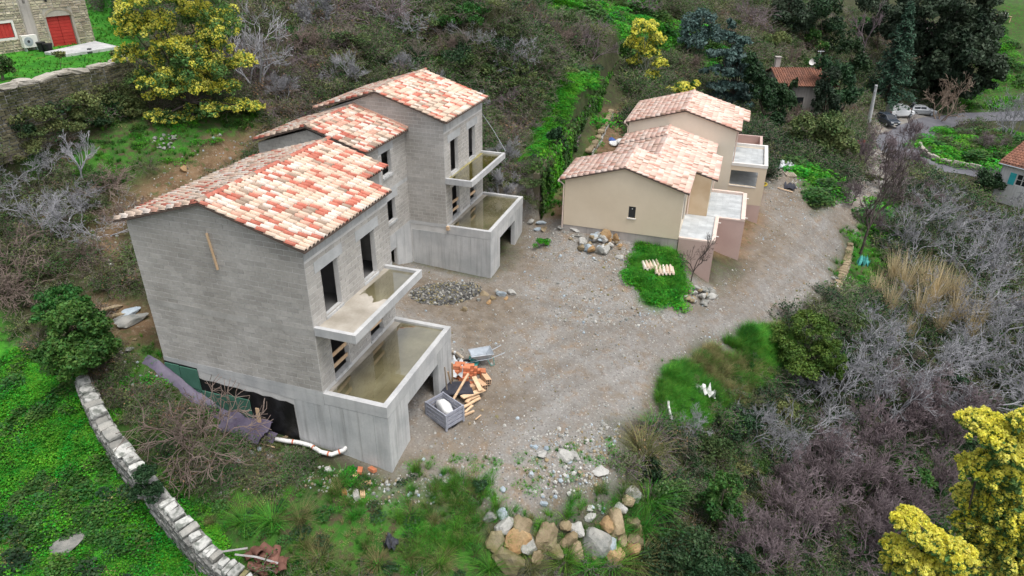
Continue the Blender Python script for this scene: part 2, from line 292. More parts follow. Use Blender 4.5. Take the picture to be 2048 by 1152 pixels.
def height(x, y):
    x = np.asarray(x, float); y = np.asarray(y, float); sh = x.shape; X = x.ravel(); Y = y.ravel(); h = np.empty(len(X))
    for i in range(0, len(X), 20000):
        s = slice(i, i+20000); d = np.hypot(X[s, None]-_XY[None, :, 0], Y[s, None]-_XY[None, :, 1]); h[s] = d@_S[:_n]+_S[_n]+_S[_n+1]*X[s]+_S[_n+2]*Y[s]
    # ivy wall: step up behind its foot
    d = dline(X, Y, IVYB); s = np.where(inpoly(X, Y, IVYR), d, -d); t = np.clip((s+.05)/.5, 0, 1)
    h = np.maximum(h, h+2.7*t*np.exp(-np.clip(s, 0, None)/7.))
    # rough ground, smoother on the yard
    rough = np.clip((np.hypot(X-16, (Y+7)*1.3)-14)/14, .12, 1)
    h = h+rough*(vnoise(X, Y, 5, 1)*.5+vnoise(X, Y, 1.9, 2)*.35+vnoise(X, Y, .8, 3)*.16)+vnoise(X, Y, .6, 4)*.06
    # lawn terrace
    dl = dline(X, Y, LAWN+LAWN[:1]); sl = np.where(inpoly(X, Y, LAWN), dl, -dl); t = np.clip((sl+.15)/.3, 0, 1)
    h = h*(1-t)+(LAWN_Z+vnoise(X, Y, 2, 5)*.08)*t
    return h.reshape(sh)
def spaced(brk):
    out = [brk[0][0]]
    for (a, s0), (b, s1) in zip(brk[:-1], brk[1:]):
        while out[-1] < b-1e-6:
            u = (out[-1]-a)/(b-a); out.append(min(b, out[-1]+s0*(1-u)+s1*u))
    return np.array(out)
GX = spaced([(-32, 1.2), (-14, .26), (38, .26), (70, .7), (130, 1.6), (280, 9)])
GY = spaced([(-130, 9), (-45, 1.2), (-24, .28), (22, .28), (45, .55), (90, 1.5), (230, 10)])
XX, YY = np.meshgrid(GX, GY, indexing='ij'); HH = height(XX, YY)
def H(x, y):
    x = np.asarray(x, float); y = np.asarray(y, float); i = np.clip(np.searchsorted(GX, x)-1, 0, len(GX)-2); j = np.clip(np.searchsorted(GY, y)-1, 0, len(GY)-2)
    u = np.clip((x-GX[i])/(GX[i+1]-GX[i]), 0, 1); v = np.clip((y-GY[j])/(GY[j+1]-GY[j]), 0, 1)
    return (HH[i, j]*(1-u)+HH[i+1, j]*u)*(1-v)+(HH[i, j+1]*(1-u)+HH[i+1, j+1]*u)*v
_T = np.concatenate([np.linspace(8, 60, 520), np.linspace(60.2, 260, 500)])
def G(px, py):
    """where the line of sight of a survey pixel meets the ground"""
    d = ray(px, py); P = CAM[None]+_T[:, None]*d[None]; below = P[:, 2] < H(P[:, 0], P[:, 1]); k = int(np.argmax(below)) if below.any() else len(_T)-1
    if k == 0: return P[0]
    a, b = _T[k-1], _T[k]
    for _ in range(12):
        m = (a+b)/2; p = CAM+m*d
        if p[2] < H(p[0], p[1]): b = m
        else: a = m
    p = CAM+b*d; return np.array([p[0], p[1], float(H(p[0], p[1]))])
def poly(pts): return [tuple(G(*p)[:2]) for p in pts]
# ------------------------------------------------------------------ ground regions
YARD = poly([(655,830),(770,945),(870,930),(960,945),(1010,960),(1060,990),(1150,1000),(1235,960),(1225,900),(1260,830),(1330,760),(1345,735),(1430,700),(1520,665),(1570,640),(1610,632),(1650,590),(1668,530),(1690,490),(1730,450),(1790,400),(1830,350),(1800,310),(1840,250),(1740,262),(1725,330),(1690,380),(1655,415),(1620,430),(1610,380),(1560,320),(1535,330),(1525,450),(1490,520),(1430,570),(1395,600),(1340,630),(1290,610),(1265,560),(1280,500),(1350,490),(1130,448),(1062,450),(1040,500),(985,560),(880,555),(820,525),(780,520),(700,650)])
YARD2 = [(-.5,-2.4),(6,-2.6),(6,4),(16,4.4),(16,-.7),(22,-.8),(22,2),(24,0),(22,-6),(20,-8),(22,-14),(0,-8)]
BACK = poly([(1128,448),(1060,455),(1090,400),(1150,345),(1180,300),(1215,225),(1260,210),(1262,330)])
TRACK = poly([(510,262),(530,290),(420,360),(330,400),(240,470),(290,560),(200,520),(150,500),(190,440),(330,330),(400,290),(440,270)])
BARE = poly([(180,600),(300,640),(330,720),(300,690),(230,690),(190,660)])
FIELD = poly([(-60,600),(30,640),(90,730),(150,770),(190,850),(250,930),(330,1030),(400,1100),(450,1152),(400,1200),(-60,1200)])
MIDGRASS = poly([(690,950),(770,950),(860,935),(960,955),(1010,980),(1000,1010),(960,1060),(960,1160),(480,1160),(420,1060),(380,990),(480,985),(640,1010)])
GABLEGRASS = poly([(170,690),(240,690),(310,740),(380,810),(450,885),(560,900),(640,960),(500,990),(400,990),(330,930),(230,820),(160,760)])
BANK = poly([(1340,745),(1430,708),(1520,672),(1560,660),(1590,720),(1500,770),(1430,810),(1400,850),(1350,840),(1330,790)])
MOUND = poly([(1283,490),(1345,493),(1362,520),(1368,570),(1365,600),(1330,632),(1292,605),(1265,560)])
TERR = poly([(120,330),(180,290),(260,250),(350,225),(420,235),(530,235),(560,250),(440,268),(330,325),(230,380),(150,370)])
MEADOW = [poly([(1075,-10),(1270,-10),(1330,40),(1420,60),(1420,100),(1330,110),(1200,60),(1060,45)]), poly([(1950,70),(2060,40),(2060,220),(1900,225),(1900,190),(1980,160)]), poly([(1975,-10),(2060,-10),(2060,60),(1985,60)]),
          poly([(1150,150),(1195,140),(1190,175),(1130,240),(1090,290),(1050,330),(1030,320),(1090,240)]), poly([(1830,292),(1890,262),(2060,268),(2060,340),(1960,340),(1860,322)]), poly([(1560,330),(1640,340),(1680,400),(1640,420),(1590,360)]),poly([(1720,395),(1790,390),(1790,460),(1700,470)]),
          poly([(1690,500),(1700,470),(1760,450),(1780,540),(1700,600),(1660,600)]), poly([(180,0),(260,60),(270,110),(300,90),(240,0)]), poly([(1390,120),(1460,90),(1480,160),(1400,150)]),poly([(1060,420),(1140,350),(1190,260),(1222,240),(1180,330),(1100,440)])]
zone = np.zeros((4,)+XX.shape, np.float32)       # gravel, earth, lush grass, rough grass
nz = vnoise(XX, YY, 2.2, 11)+.6*vnoise(XX, YY, .9, 12); jx, jy = XX+vnoise(XX, YY, 1.6, 13)*1.1, YY+vnoise(XX, YY, 1.6, 14)*1.1
def soft(p, w=.5):
    d = dline(jx, jy, list(p)+[p[0]]); return np.clip(np.where(inpoly(jx, jy, p), d, -d)/w*.5+.5, 0, 1)
zone[0] = np.maximum(soft(YARD, .8), soft(YARD2, .8))
zone[0] = np.maximum(zone[0], np.where(zone[0] > .3, zone[0], 0))
APRON = [(25.2,-12.6),(25.2,-17),(42,-18),(43,-12.5)]
for p in (BACK, TRACK, BARE, APRON): zone[1] = np.maximum(zone[1], soft(p, .8))
zone[2] = np.maximum(soft(FIELD, .8), soft(LAWN, .5)); zone[2] = np.maximum(zone[2], soft(MOUND, .5))
for p in [MIDGRASS, GABLEGRASS, BANK, TERR]+MEADOW: zone[3] = np.maximum(zone[3], soft(p, .9))
PARK = poly([(1735,275),(1745,228),(1800,212),(1880,216),(1880,262),(1800,290)])
zone[0] = np.maximum(zone[0], soft(PARK, .8))
zone[3] = np.clip(zone[3]*1.0+zone[3]*nz*.9, 0, 1); zone[0] *= 1-soft(MOUND, .5); zone[3] *= 1-.85*zone[0]
RUTS = [[G(*p) for p in q] for q in ([(1730,420),(1640,470),(1600,540),(1520,610),(1420,650),(1280,660),(1150,690),(1020,760),(960,840)], [(1760,430),(1680,480),(1640,550),(1560,625),(1430,690),(1300,715),(1170,760),(1060,850)], [(1600,440),(1560,500),(1520,560),(1440,620),(1320,640),(1150,640),(1000,600),(900,600)])]
def offs(q, s):
    q = [np.asarray(p[:2]) for p in q]; o = []
    for i, p in enumerate(q): t = q[min(i+1, len(q)-1)]-q[max(i-1, 0)]; t = t/np.linalg.norm(t); o.append(p+s*np.array([-t[1], t[0]]))
    for _ in range(3): o = [o[0]]+[x for a, b in zip(o[:-1], o[1:]) for x in (a*.75+b*.25, a*.25+b*.75)]+[o[-1]]
    return o
RUTS = [offs(q, s) for q in RUTS+[[G(*p) for p in [(1690,450),(1620,520),(1540,600),(1400,670),(1270,690),(1140,740),(1050,800)]], [G(*p) for p in [(1590,520),(1500,600),(1380,655),(1230,650),(1080,620)]]] for s in (-.75, .75)]
rut = np.zeros(XX.shape)
for q in RUTS: rut = np.maximum(rut, np.exp(-(dline(jx*.15+XX*.85, jy*.15+YY*.85, q)/.21)**2))
rut *= zone[0]; HH -= .02*rut; HH += .0*np.clip(sum(np.exp(-((dline(XX, YY, q)-.5)/.2)**2) for q in RUTS), 0, 1)*zone[0]
damp = np.zeros(XX.shape)
for p in ([(780,530),(1000,560),(1060,610),(1000,700),(930,720),(890,660),(790,610)], [(900,720),(1000,720),(1050,800),(960,880),(880,860)], [(1000,500),(1062,455),(1075,500),(1060,570),(1000,570)], [(1430,560),(1480,510),(1540,440),(1600,430),(1570,520),(1460,600)], [(640,900),(860,870),(930,850),(960,880),(860,940),(700,970)], [(1560,330),(1600,340),(1620,400),(1540,430)], [(1660,440),(1740,400),(1760,430),(1690,480)]): damp = np.maximum(damp, soft(poly(p), 1.2))
# ------------------------------------------------------------------ ground sheets
def ground_mat():
    m = bpy.data.materials.new('ground_earth_grass_gravel'); m.use_nodes = True; t = m.node_tree; N = t.nodes; L = t.links; b = N['Principled BSDF']; b.inputs['Roughness'].default_value = .9; b.inputs['Specular IOR Level'].default_value = .15
    pos = N.new('ShaderNodeNewGeometry').outputs['Position']
    a = N.new('ShaderNodeAttribute'); a.attribute_name = 'zone'; sp = N.new('ShaderNodeSeparateColor'); L.new(a.outputs['Color'], sp.inputs[0])
    a2 = N.new('ShaderNodeAttribute'); a2.attribute_name = 'zone2'; sp2 = N.new('ShaderNodeSeparateColor'); L.new(a2.outputs['Color'], sp2.inputs[0])
    def noise(sc, det=5, rough=.6):
        n = N.new('ShaderNodeTexNoise'); n.inputs['Scale'].default_value = sc; n.inputs['Detail'].default_value = det; n.inputs['Roughness'].default_value = rough; L.new(pos, n.inputs['Vector']); return n.outputs['Fac']
    def rng(v, lo, hi, d=0., e=1.):
        r = N.new('ShaderNodeMapRange'); r.inputs[1].default_value = lo; r.inputs[2].default_value = hi; r.inputs[3].default_value = d; r.inputs[4].default_value = e; L.new(v, r.inputs[0]); return r.outputs[0]
    def mix(f, c, d, bt='MIX'):
        x = N.new('ShaderNodeMix'); x.data_type = 'RGBA'; x.blend_type = bt
        for v, i in ((f, 0), (c, 6), (d, 7)):
            if isinstance(v, (int, float)): x.inputs[i].default_value = v
            elif isinstance(v, tuple): x.inputs[i].default_value = (*v, 1)
            else: L.new(v, x.inputs[i])
        return x.outputs[2]
    def mul(u, v):
        x = N.new('ShaderNodeMath'); x.operation = 'MULTIPLY'
        for k, w in enumerate((u, v)):
            if isinstance(w, float): x.inputs[k].default_value = w
            else: L.new(w, x.inputs[k])
        return x.outputs[0]
    soil = mix(rng(noise(.9), .4, .65), (.034,.032,.018), (.06,.058,.03)); soil = mix(rng(noise(3.0), .45, .6), soil, (.045,.062,.022))  # soil colour darkened to paint in the shade under the vegetation
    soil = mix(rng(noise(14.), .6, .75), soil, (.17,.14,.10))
    n1, n2, n3 = noise(.35), noise(1.6), noise(9.)
    grav = mix(rng(n1, .38, .62), (.215,.20,.178), (.285,.278,.262)); grav = mix(rng(n2, .5, .68), grav, (.25,.19,.135)); grav = mix(rng(noise(.6, 3), .56, .7, 0, .8), grav, (.205,.17,.13))
    grav = mix(rng(noise(2.3, 3), .62, .74, 0, .6), grav, (.31,.28,.265)); grav = mix(rng(noise(4.2, 3), .62, .75, 0, .7), grav, (.30,.34,.36))
    vor = N.new('ShaderNodeTexVoronoi'); vor.inputs['Scale'].default_value = 11; L.new(pos, vor.inputs['Vector'])
    vs = N.new('ShaderNodeSeparateColor'); L.new(vor.outputs['Color'], vs.inputs[0])
    grav = mix(mul(rng(vs.outputs[0], .70, .95), rng(vor.outputs['Distance'], .45, .30)), grav, (.46,.44,.41))
    grav = mix(mul(rng(vs.outputs[1], .75, .95), rng(vor.outputs['Distance'], .45, .30)), grav, (.10,.10,.10))
    grav = mix(rng(n3, .35, .65, .0, .35), grav, (.13,.105,.08))
    grav = mix(mul(mul(sp2.outputs[1], rng(noise(3.2), .3, .6, .25, 1.)), .62), grav, (.14,.125,.11)); grav = mix(mul(sp2.outputs[2], .75), grav, mix(rng(noise(2.0), .4, .6), (.125,.095,.065), (.20,.165,.125)))
    earth = mix(rng(noise(.8), .4, .6), (.12,.075,.042), (.20,.13,.075)); earth = mix(rng(noise(6.), .55, .7), earth, (.26,.20,.14)); earth = mix(rng(noise(2.2), .55, .68), earth, (.07,.09,.03))
    lush = mix(rng(noise(.7), .38, .62), (.028,.16,.012), (.06,.26,.02)); lush = mix(rng(noise(3.5), .5, .68), lush, (.015,.075,.012)); lush = mix(rng(noise(1.1, 3), .62, .75, 0, .7), lush, (.14,.13,.03))
    rgh = mix(rng(noise(.9), .38, .62), (.028,.095,.014), (.05,.16,.018)); rgh = mix(rng(noise(2.6), .46, .62), rgh, (.075,.06,.035)); rgh = mix(rng(noise(12.), .6, .75), rgh, (.16,.15,.09))
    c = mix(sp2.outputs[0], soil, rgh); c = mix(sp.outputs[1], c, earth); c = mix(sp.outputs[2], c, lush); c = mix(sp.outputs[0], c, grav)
    L.new(c, b.inputs['Base Color'])
    bp = N.new('ShaderNodeBump'); bp.inputs['Strength'].default_value = .7; bp.inputs['Distance'].default_value = .06; L.new(mix(.5, noise(7., 6), vor.outputs['Distance']), bp.inputs['Height']); L.new(bp.outputs[0], b.inputs['Normal'])
    return m
M['ground'] = ground_mat()
def build_ground():
    nx, ny = XX.shape; V = np.stack([XX, YY, HH], -1).reshape(-1, 3); idx = np.arange(nx*ny).reshape(nx, ny)
    F = np.stack([idx[:-1, :-1], idx[1:, :-1], idx[1:, 1:], idx[:-1, 1:]], -1).reshape(-1, 4)
    zc = lambda z: ((z[:-1, :-1]+z[1:, 1:])/2).ravel()
    lawn = inpoly(zc(XX), zc(YY), LAWN); fieldm = inpoly(zc(XX), zc(YY), FIELD)
    kind = np.zeros(len(F), int); kind[zc(zone[3]) > .5] = 4; kind[zc(zone[1]) > .5] = 3; kind[zc(zone[0]) > .5] = 1; kind[fieldm] = 2; kind[lawn] = 5
    for k, nm in enumerate(['hillside_ground', 'gravel_yard', 'grass_field', 'earth_track', 'grassy_bank', 'lawn']):
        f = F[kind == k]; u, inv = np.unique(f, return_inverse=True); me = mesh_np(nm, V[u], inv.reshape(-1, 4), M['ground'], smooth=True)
        for an, ch in (('zone', (zone[0], zone[1], zone[2])), ('zone2', (zone[3], rut, damp))):
            at_ = me.color_attributes.new(an, 'FLOAT_COLOR', 'POINT'); c = np.ones((len(u), 4), np.float32)
            for q in range(3): c[:, q] = ch[q].ravel()[u]
            at_.data.foreach_set('color', c.ravel())
        tag(link(nm, me), kind='structure')
build_ground()
def ribbon(name, pts, width, mt, lift=.03, step=.8, kind='structure'):
    """a strip draped on the ground along a centre line"""
    P = [np.asarray(p[:2], float) for p in pts]; C = []
    for a, b in zip(P[:-1], P[1:]):
        n = max(1, int(np.linalg.norm(b-a)/step)); C += [a+(b-a)*i/n for i in range(n)]
    C.append(P[-1]); C = np.array(C)
    for _ in range(6): C[1:-1] = (C[:-2]+2*C[1:-1]+C[2:])/4
    T = np.gradient(C, axis=0); T /= np.linalg.norm(T, axis=1)[:, None]; Nn = np.stack([-T[:, 1], T[:, 0]], 1); V = []; K = 8
    for c, n in zip(C, Nn): V += [(*(c+n*width*(k/K-.5)), 0) for k in range(K+1)]
    V = np.array(V); hz = H(V[:, 0], V[:, 1]).reshape(-1, K+1); V[:, 2] = (np.maximum(hz, hz.mean(1)[:, None]-.05)+lift).ravel()
    F = [(i*(K+1)+k, (i+1)*(K+1)+k, (i+1)*(K+1)+k+1, i*(K+1)+k+1) for i in range(len(C)-1) for k in range(K)]
    return tag(link(name, outward(mesh_np(name, V, np.array(F), mt, smooth=True))), kind=kind), C, Nn
ribbon('main_road', [G(*p) for p in [(2120,228),(2048,232),(1980,234),(1920,238),(1870,246),(1830,262),(1800,280),(1790,300),(1810,318),(1850,330),(1900,338),(1960,346),(2040,352),(2100,358)]], 5.2, M['asphalt'], .06)
# ------------------------------------------------------------------ building kit
def clip_poly(poly, inside_fn_list):
    """clip a 2-D polygon by half planes (a,b,c): a*u+b*v<=c"""
    P = poly
    for a, b, c in inside_fn_list:
        out = []
        for i in range(len(P)):
            p, q = P[i], P[(i+1) % len(P)]; dp, dq = a*p[0]+b*p[1]-c, a*q[0]+b*q[1]-c
            if dp <= 0: out.append(p)
            if dp*dq < 0: s = dp/(dp-dq); out.append((p[0]+s*(q[0]-p[0]), p[1]+s*(q[1]-p[1])))
        P = out
        if len(P) < 3: return []
    return P
class Plane:
    """wall plane: origin, in-plane u (horizontal), v = z, outward normal n"""
    def __init__(s, o, u, n): s.o, s.u, s.n = (np.asarray(k, float) for k in (o, u, n)); s.z = np.array([0, 0, 1.])
    def p(s, u, v, d=0): return s.o+s.u*u+s.z*v+s.n*d
def wall(mb, pl, u0, u1, v0, v1, th, ops=(), m=0):
    """wall of thickness th (inwards) with rectangular openings (u0,u1,v0,v1)"""
    us = sorted({u0, u1, *[min(max(o[i], u0), u1) for o in ops for i in (0, 1)]}); vs = sorted({v0, v1, *[min(max(o[i], v0), v1) for o in ops for i in (2, 3)]})
    for a, b in zip(us[:-1], us[1:]):
        run = None
        for c, d in zip(vs[:-1], vs[1:]):
            hole = any(o[0] < (a+b)/2 < o[1] and o[2] < (c+d)/2 < o[3] for o in ops)
            if not hole: run = [c, d] if run is None else [run[0], d]
            if (hole or d == vs[-1]) and run is not None:
                mb.prism([pl.p(a, run[0]), pl.p(b, run[0]), pl.p(b, run[1]), pl.p(a, run[1])], -pl.n*th, m); run = None
_blockmesh = {}
def block_rows(pl, u0, u1, v0, v1, ops=(), halfs=(), bl=.5, bh=.2, proud=.014, gap=.026, seed=0):
    """list of block polygons (in u,v) of a running bond, clipped by openings and half planes"""
    out = []; r = 0; v = v0
    while v < v1-.02:
        t = min(v+bh, v1); segs = [(u0, u1)]
        for o in ops:
            if o[2] < (v+t)/2 < o[3]:
                segs = [s for a, b in segs for s in ((a, min(b, o[0])), (max(a, o[1]), b)) if s[1]-s[0] > .03]
        for a, b in segs:
            x = u0-(bl/2 if r % 2 else 0)
            while x < b:
                l, h = max(x, a), min(x+bl, b)
                if h-l > .05:
                    P = clip_poly([(l+gap/2, v+gap/2), (h-gap/2, v+gap/2), (h-gap/2, t-gap/2), (l+gap/2, t-gap/2)], halfs)
                    if len(P) >= 3: out.append(P)
                x += bl
        v = t; r += 1
    return out
def block_piece(mb, pl, P, proud=.014, m=0):
    n = len(P); F0 = [pl.p(a, b, -.01) for a, b in P]; F1 = [pl.p(a, b, proud) for a, b in P]
    mb.add(F0+F1, [tuple(range(n, 2*n))]+[(i, (i+1) % n, n+(i+1) % n, n+i) for i in range(n)], m)
# --- one barrel tile: x runs down the slope, y across
TW, TL = .235, .37
def tile_shape(lx, w=TW):
    s = w/.235; ys = [0, .02, .055, .1, .135, .155, .235]; zs = [.004, .058, .088, .088, .058, .008, .0]; L = lx+.06; V = []
    for x, dz, k in ((-.06, -.016, .88), (lx, .034, 1.0)): V += [(x, (y-.0775)*k*s+.0775*s, z+dz) for y, z in zip(ys, zs)]
    V += [(lx, y*s, z-.02) for y, z in zip(ys, zs)]
    F = [(i, 7+i, 8+i, i+1) for i in range(6)]+[(7+i, 14+i, 15+i, 8+i) for i in range(6)]
    return V, F
TV, TF = tile_shape(TL); TILE_MESH = {}
def tile_mesh():
    if 'm' not in TILE_MESH:
        b = MB(); b.add(TV, TF); me = b.mesh('roof_tile', M['t_cream'], True); TILE_MESH['m'] = me
    return TILE_MESH['m']
def ridge_mesh(L=.42, r=.12):
    b = MB(); n = 8
    for x, k in ((0, .9), (L, 1.0)): pass
    ring = lambda x, k: [(x, r*k*math.cos(PI*i/n), r*.75*k*math.sin(PI*i/n)) for i in range(n+1)]
    b.loft([ring(0, .88), ring(L, 1.0), [(x, y*.86, z*.86-.004) for x, y, z in ring(L, 1.0)]], close=False, cap=False); return b.mesh('ridge_tile', M['t_red'], True)
def pick_w(mats, wts, n, rng): return rng.choice(len(mats), n, p=np.array(wts)/sum(wts))
class Roof:
    """collects the tile slots of every slope of a house, then the 300 that show largest become objects"""
    def __init__(s, house, mats, wts, seed): s.house, s.mats, s.wts = house, mats, wts; s.slots = []; s.rng = np.random.default_rng(seed)
    def slope(s, roof_obj, ridge_a, ridge_b, down, length, lim=None):
        """tiles from ridge line a->b, going along unit vector down for length; lim(u along, d down) -> keep"""
        a, b = np.asarray(ridge_a, float), np.asarray(ridge_b, float); e = b-a; L = np.linalg.norm(e); e /= L; dn = np.asarray(down, float); dn /= np.linalg.norm(dn); nr = np.cross(dn, e)
        if nr[2] < 0: nr = -nr
        ncol = max(1, round(L/TW)); w = L/ncol; nrow = max(1, round(length/TL)); l = length/nrow
        for c in range(ncol):
            for r in range(nrow):
                if lim and not lim((c+.5)*w, (r+.5)*l): continue
                o = a+e*(c*w)+dn*(r*l)
                R = np.stack([dn*(l/TL), e*(w/TW), nr], 1) if np.linalg.det(np.stack([dn, e, nr], 1)) > 0 else np.stack([dn*(l/TL), -e*(w/TW), nr], 1)
                if np.linalg.det(np.stack([dn, e, nr], 1)) < 0: o = o+e*w
                s.slots.append((o+s.rng.normal(0, .002, 3), R, roof_obj, float(np.linalg.norm(o-CAM))*(1.0 if (nr@(CAM-o)) > 4 else 1.6)))
    def finish(s, n_ind=300):
        s.slots.sort(key=lambda t: t[3]); mi = pick_w(s.mats, s.wts, len(s.slots), s.rng)
        for k in range(1, len(mi)):
            if s.rng.random() < .14: mi[k] = mi[k-1]
        me = tile_mesh()
        for (o, R, ro, _), i in zip(s.slots[:n_ind], mi[:n_ind]):
            ob = bpy.data.objects.new('roof_tile', me); COL.objects.link(ob); ob.parent = ro
            J = R@np.array([[1, 0, 0], [0, 1, 0], [0, 0, 1]])+s.rng.normal(0, .006, (3, 3))
            ob.matrix_local = Matrix(((*J[0], o[0]-ro.location[0]), (*J[1], o[1]-ro.location[1]), (*J[2], o[2]-ro.location[2]), (0, 0, 0, 1)))
            ob.material_slots[0].link = 'OBJECT'; ob.material_slots[0].material = s.mats[i]
        T = np.array(TV); F = np.array(TF); per = {}
        for (o, R, ro, _), i in zip(s.slots[n_ind:], mi[n_ind:]): per.setdefault(ro.name, [ro, [], []]); per[ro.name][1].append((o, R)); per[ro.name][2].append(i)
        for ro, sl, ii in per.values():
            V = np.concatenate([T@(R+s.rng.normal(0, .006, (3, 3))).T+o-np.array(ro.location) for o, R in sl]); FF = np.concatenate([F+k*len(T) for k in range(len(sl))])
            tag(link('roof_tile', mesh_np('roof_tile_field', V, FF, s.mats, np.repeat(ii, len(F)), True), ro), kind='stuff')
def ridge_tiles(roof_obj, a, b, mats, wts, rng, step=.37, r=.12):
    a, b = np.asarray(a, float), np.asarray(b, float); d = b-a; L = np.linalg.norm(d); d /= L; me = RIDGE; n = int(L/step); yaw = math.atan2(d[1], d[0]); tilt = -math.asin(d[2])
    for k in range(n+1):
        o = a+d*min(k*step, L-.3); ob = link('ridge_tile', me, roof_obj, tuple(o-np.array(roof_obj.location)), (rng.normal(0, .03), tilt-.03, yaw))
        ob.material_slots[0].link = 'OBJECT'; ob.material_slots[0].material = mats[rng.choice(len(mats), p=np.array(wts)/sum(wts))]
def gable_roof_deck(x0, x1, yc, zr, ya, yb, slope_a, slope_b, th=.07, name='roof', parent=None, mt=None):
    """thin double pitched deck; ridge along x"""
    mb = MB(); za = zr-slope_a*(yc-ya); zb = zr-slope_b*(yb-yc)
    prof = [(ya, za), (yc, zr), (yb, zb), (yb, zb-th), (yc, zr-th), (ya, za-th)]
    mb.prism([(x0, y, z) for y, z in prof[0:2]]+[(x0, y, z) for y, z in (prof[4], prof[5])], (x1-x0, 0, 0)); mb.prism([(x0, y, z) for y, z in prof[1:3]]+[(x0, y, z) for y, z in prof[3:5]], (x1-x0, 0, 0))
    me = outward(mb.mesh(name, M['deck'])); return link(name, me, parent)
RIDGE = ridge_mesh()
# ================================================================== unfinished block house
UH = empty('block_house', (0, 0, 0), 'large unfinished house of bare grey blocks with three stepped tiled roofs', 'house')
g_m = [M['t_cream'], M['t_white'], M['t_red'], M['t_brown'], M['t_pink']]; g_w = [.36, .20, .20, .13, .11]
GR = Roof(UH, g_m, g_w, 3)
ZB = 2.85     # top of the cast basement
front_blocks = []; other_blocks = []
def pane_door(ops): pass
def unit(X0, Yf, D, L, ze, name_roof, x_end, deep=True, tail=None, zrr=None):
    """one tower: gable wall at X0, facade at Yf (faces -y), depth D, facade length L"""
    yc = Yf+D*.51; rise = zrr-ze
    up = [(.83, 1.91, 5.72, 7.6), (3.57, 4.62, 5.72, 7.6), (.87, 1.97, 3.0, 4.92), (3.64, 4.72, 3.0, 4.92)]
    gp = Plane((X0, Yf, 0), (0, 1, 0), (-1, 0, 0)); fp = Plane((X0, Yf, 0), (1, 0, 0), (0, -1, 0))
    mb = MB()    # gable wall (core) and its block skin
    mb.prism([gp.p(0, -1.5), gp.p(D, -1.5), gp.p(D, ze), gp.p(D*.51, zrr), gp.p(0, ze)], (.2, 0, 0)); gw = outward_obj(mb.build('gable_wall', M['mortar'], UH))
    fm = MB(); wall(fm, Plane((X0+.2, Yf, 0), (1, 0, 0), (0, -1, 0)), 0, L-.2, -1, ze, .2, [(o[0]-.2, o[1]-.2, o[2], o[3]) for o in up]); fw = outward_obj(fm.build('facade_wall', M['mortar'], UH))
    bm_ = MB(); bm_.box((X0+.2, Yf+D-.2, -1), (x_end, Yf+D, ze)); ye = 1.16 if X0 < 5 else Yf+.2; bm_.prism([(x_end-.2, ye, -1), (x_end-.2, Yf+D-.2, -1), (x_end-.2, Yf+D-.2, ze), (x_end-.2, yc, zrr), (x_end-.2, ye, ze+(ye-Yf)*.25)], (.2, 0, 0)); outward_obj(bm_.build('rear_wall', M['mortar'], UH))
    half = [(-rise/(D*.51), 1, ze+.0), (rise/(D*.49), 1, zrr+rise/(D*.49)*(D*.51))]; half = [(a, b, c-.03) for a, b, c in half]
    rows = block_rows(gp, 0, D, ZB+.14, zrr, (), half); 
    for P in rows: front_blocks.append((gp, P, gw))
    beams = [(0, L, 5.40, 5.62), (0, L, 8.28, ze)]; lint = [(o[0]-.35, o[1]+.35, o[3], o[3]+.42) for o in up[:2]]
    for P in block_rows(fp, 0, L, ZB+.14, ze-.02, list(up)+beams+lint+[(o[0]-.25, o[1]+.2, o[3], 5.41) for o in up[2:]]): other_blocks.append((fp, P, fw))
    for a, b, c, d in lint:
        q = MB(); q.prism([fp.p(a, c, .02), fp.p(b, c, .02), fp.p(b, d, .02), fp.p(a, d, .02)], (0, .03, 0)); outward_obj(q.build('lintel', M['render_lintel'], UH))
    for a, b, c, d in beams:
        q = MB(); q.prism([fp.p(a, c, .012), fp.p(b, c, .012), fp.p(b, d, .012), fp.p(a, d, .012)], (0, .02, 0)); outward_obj(q.build('ring_beam', M['concrete'], UH))
    q = MB(); q.prism([gp.p(0.004, 5.36, .018), gp.p(D, 5.36, .018), gp.p(D, 5.62, .018), gp.p(0.004, 5.62, .018)], (.02, 0, 0)); outward_obj(q.build('ring_beam', M['ringb'], UH))
    q = MB(); q.prism([gp.p(0.004, ZB-.06, .02), gp.p(D, ZB-.06, .02), gp.p(D, ZB+.14, .02), gp.p(0.004, ZB+.14, .02)], (.02, 0, 0)); outward_obj(q.build('ring_beam', M['concrete_pale'], UH))
    for o in up:     # sills
        q = MB(); q.box((X0+o[0]-.04, Yf-.05, o[2]-.1), (X0+o[1]+.04, Yf+.198, o[2]+.006)); q.build('window_sill', M['concrete'], UH)
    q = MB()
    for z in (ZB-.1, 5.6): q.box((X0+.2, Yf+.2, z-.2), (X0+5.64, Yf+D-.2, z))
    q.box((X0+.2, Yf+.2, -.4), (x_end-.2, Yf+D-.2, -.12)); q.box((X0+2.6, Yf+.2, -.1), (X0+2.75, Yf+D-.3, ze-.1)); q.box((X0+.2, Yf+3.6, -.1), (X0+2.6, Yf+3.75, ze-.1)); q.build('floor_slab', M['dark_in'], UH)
    return yc, gp, fp
def outward_obj(o): outward(o.data); return o
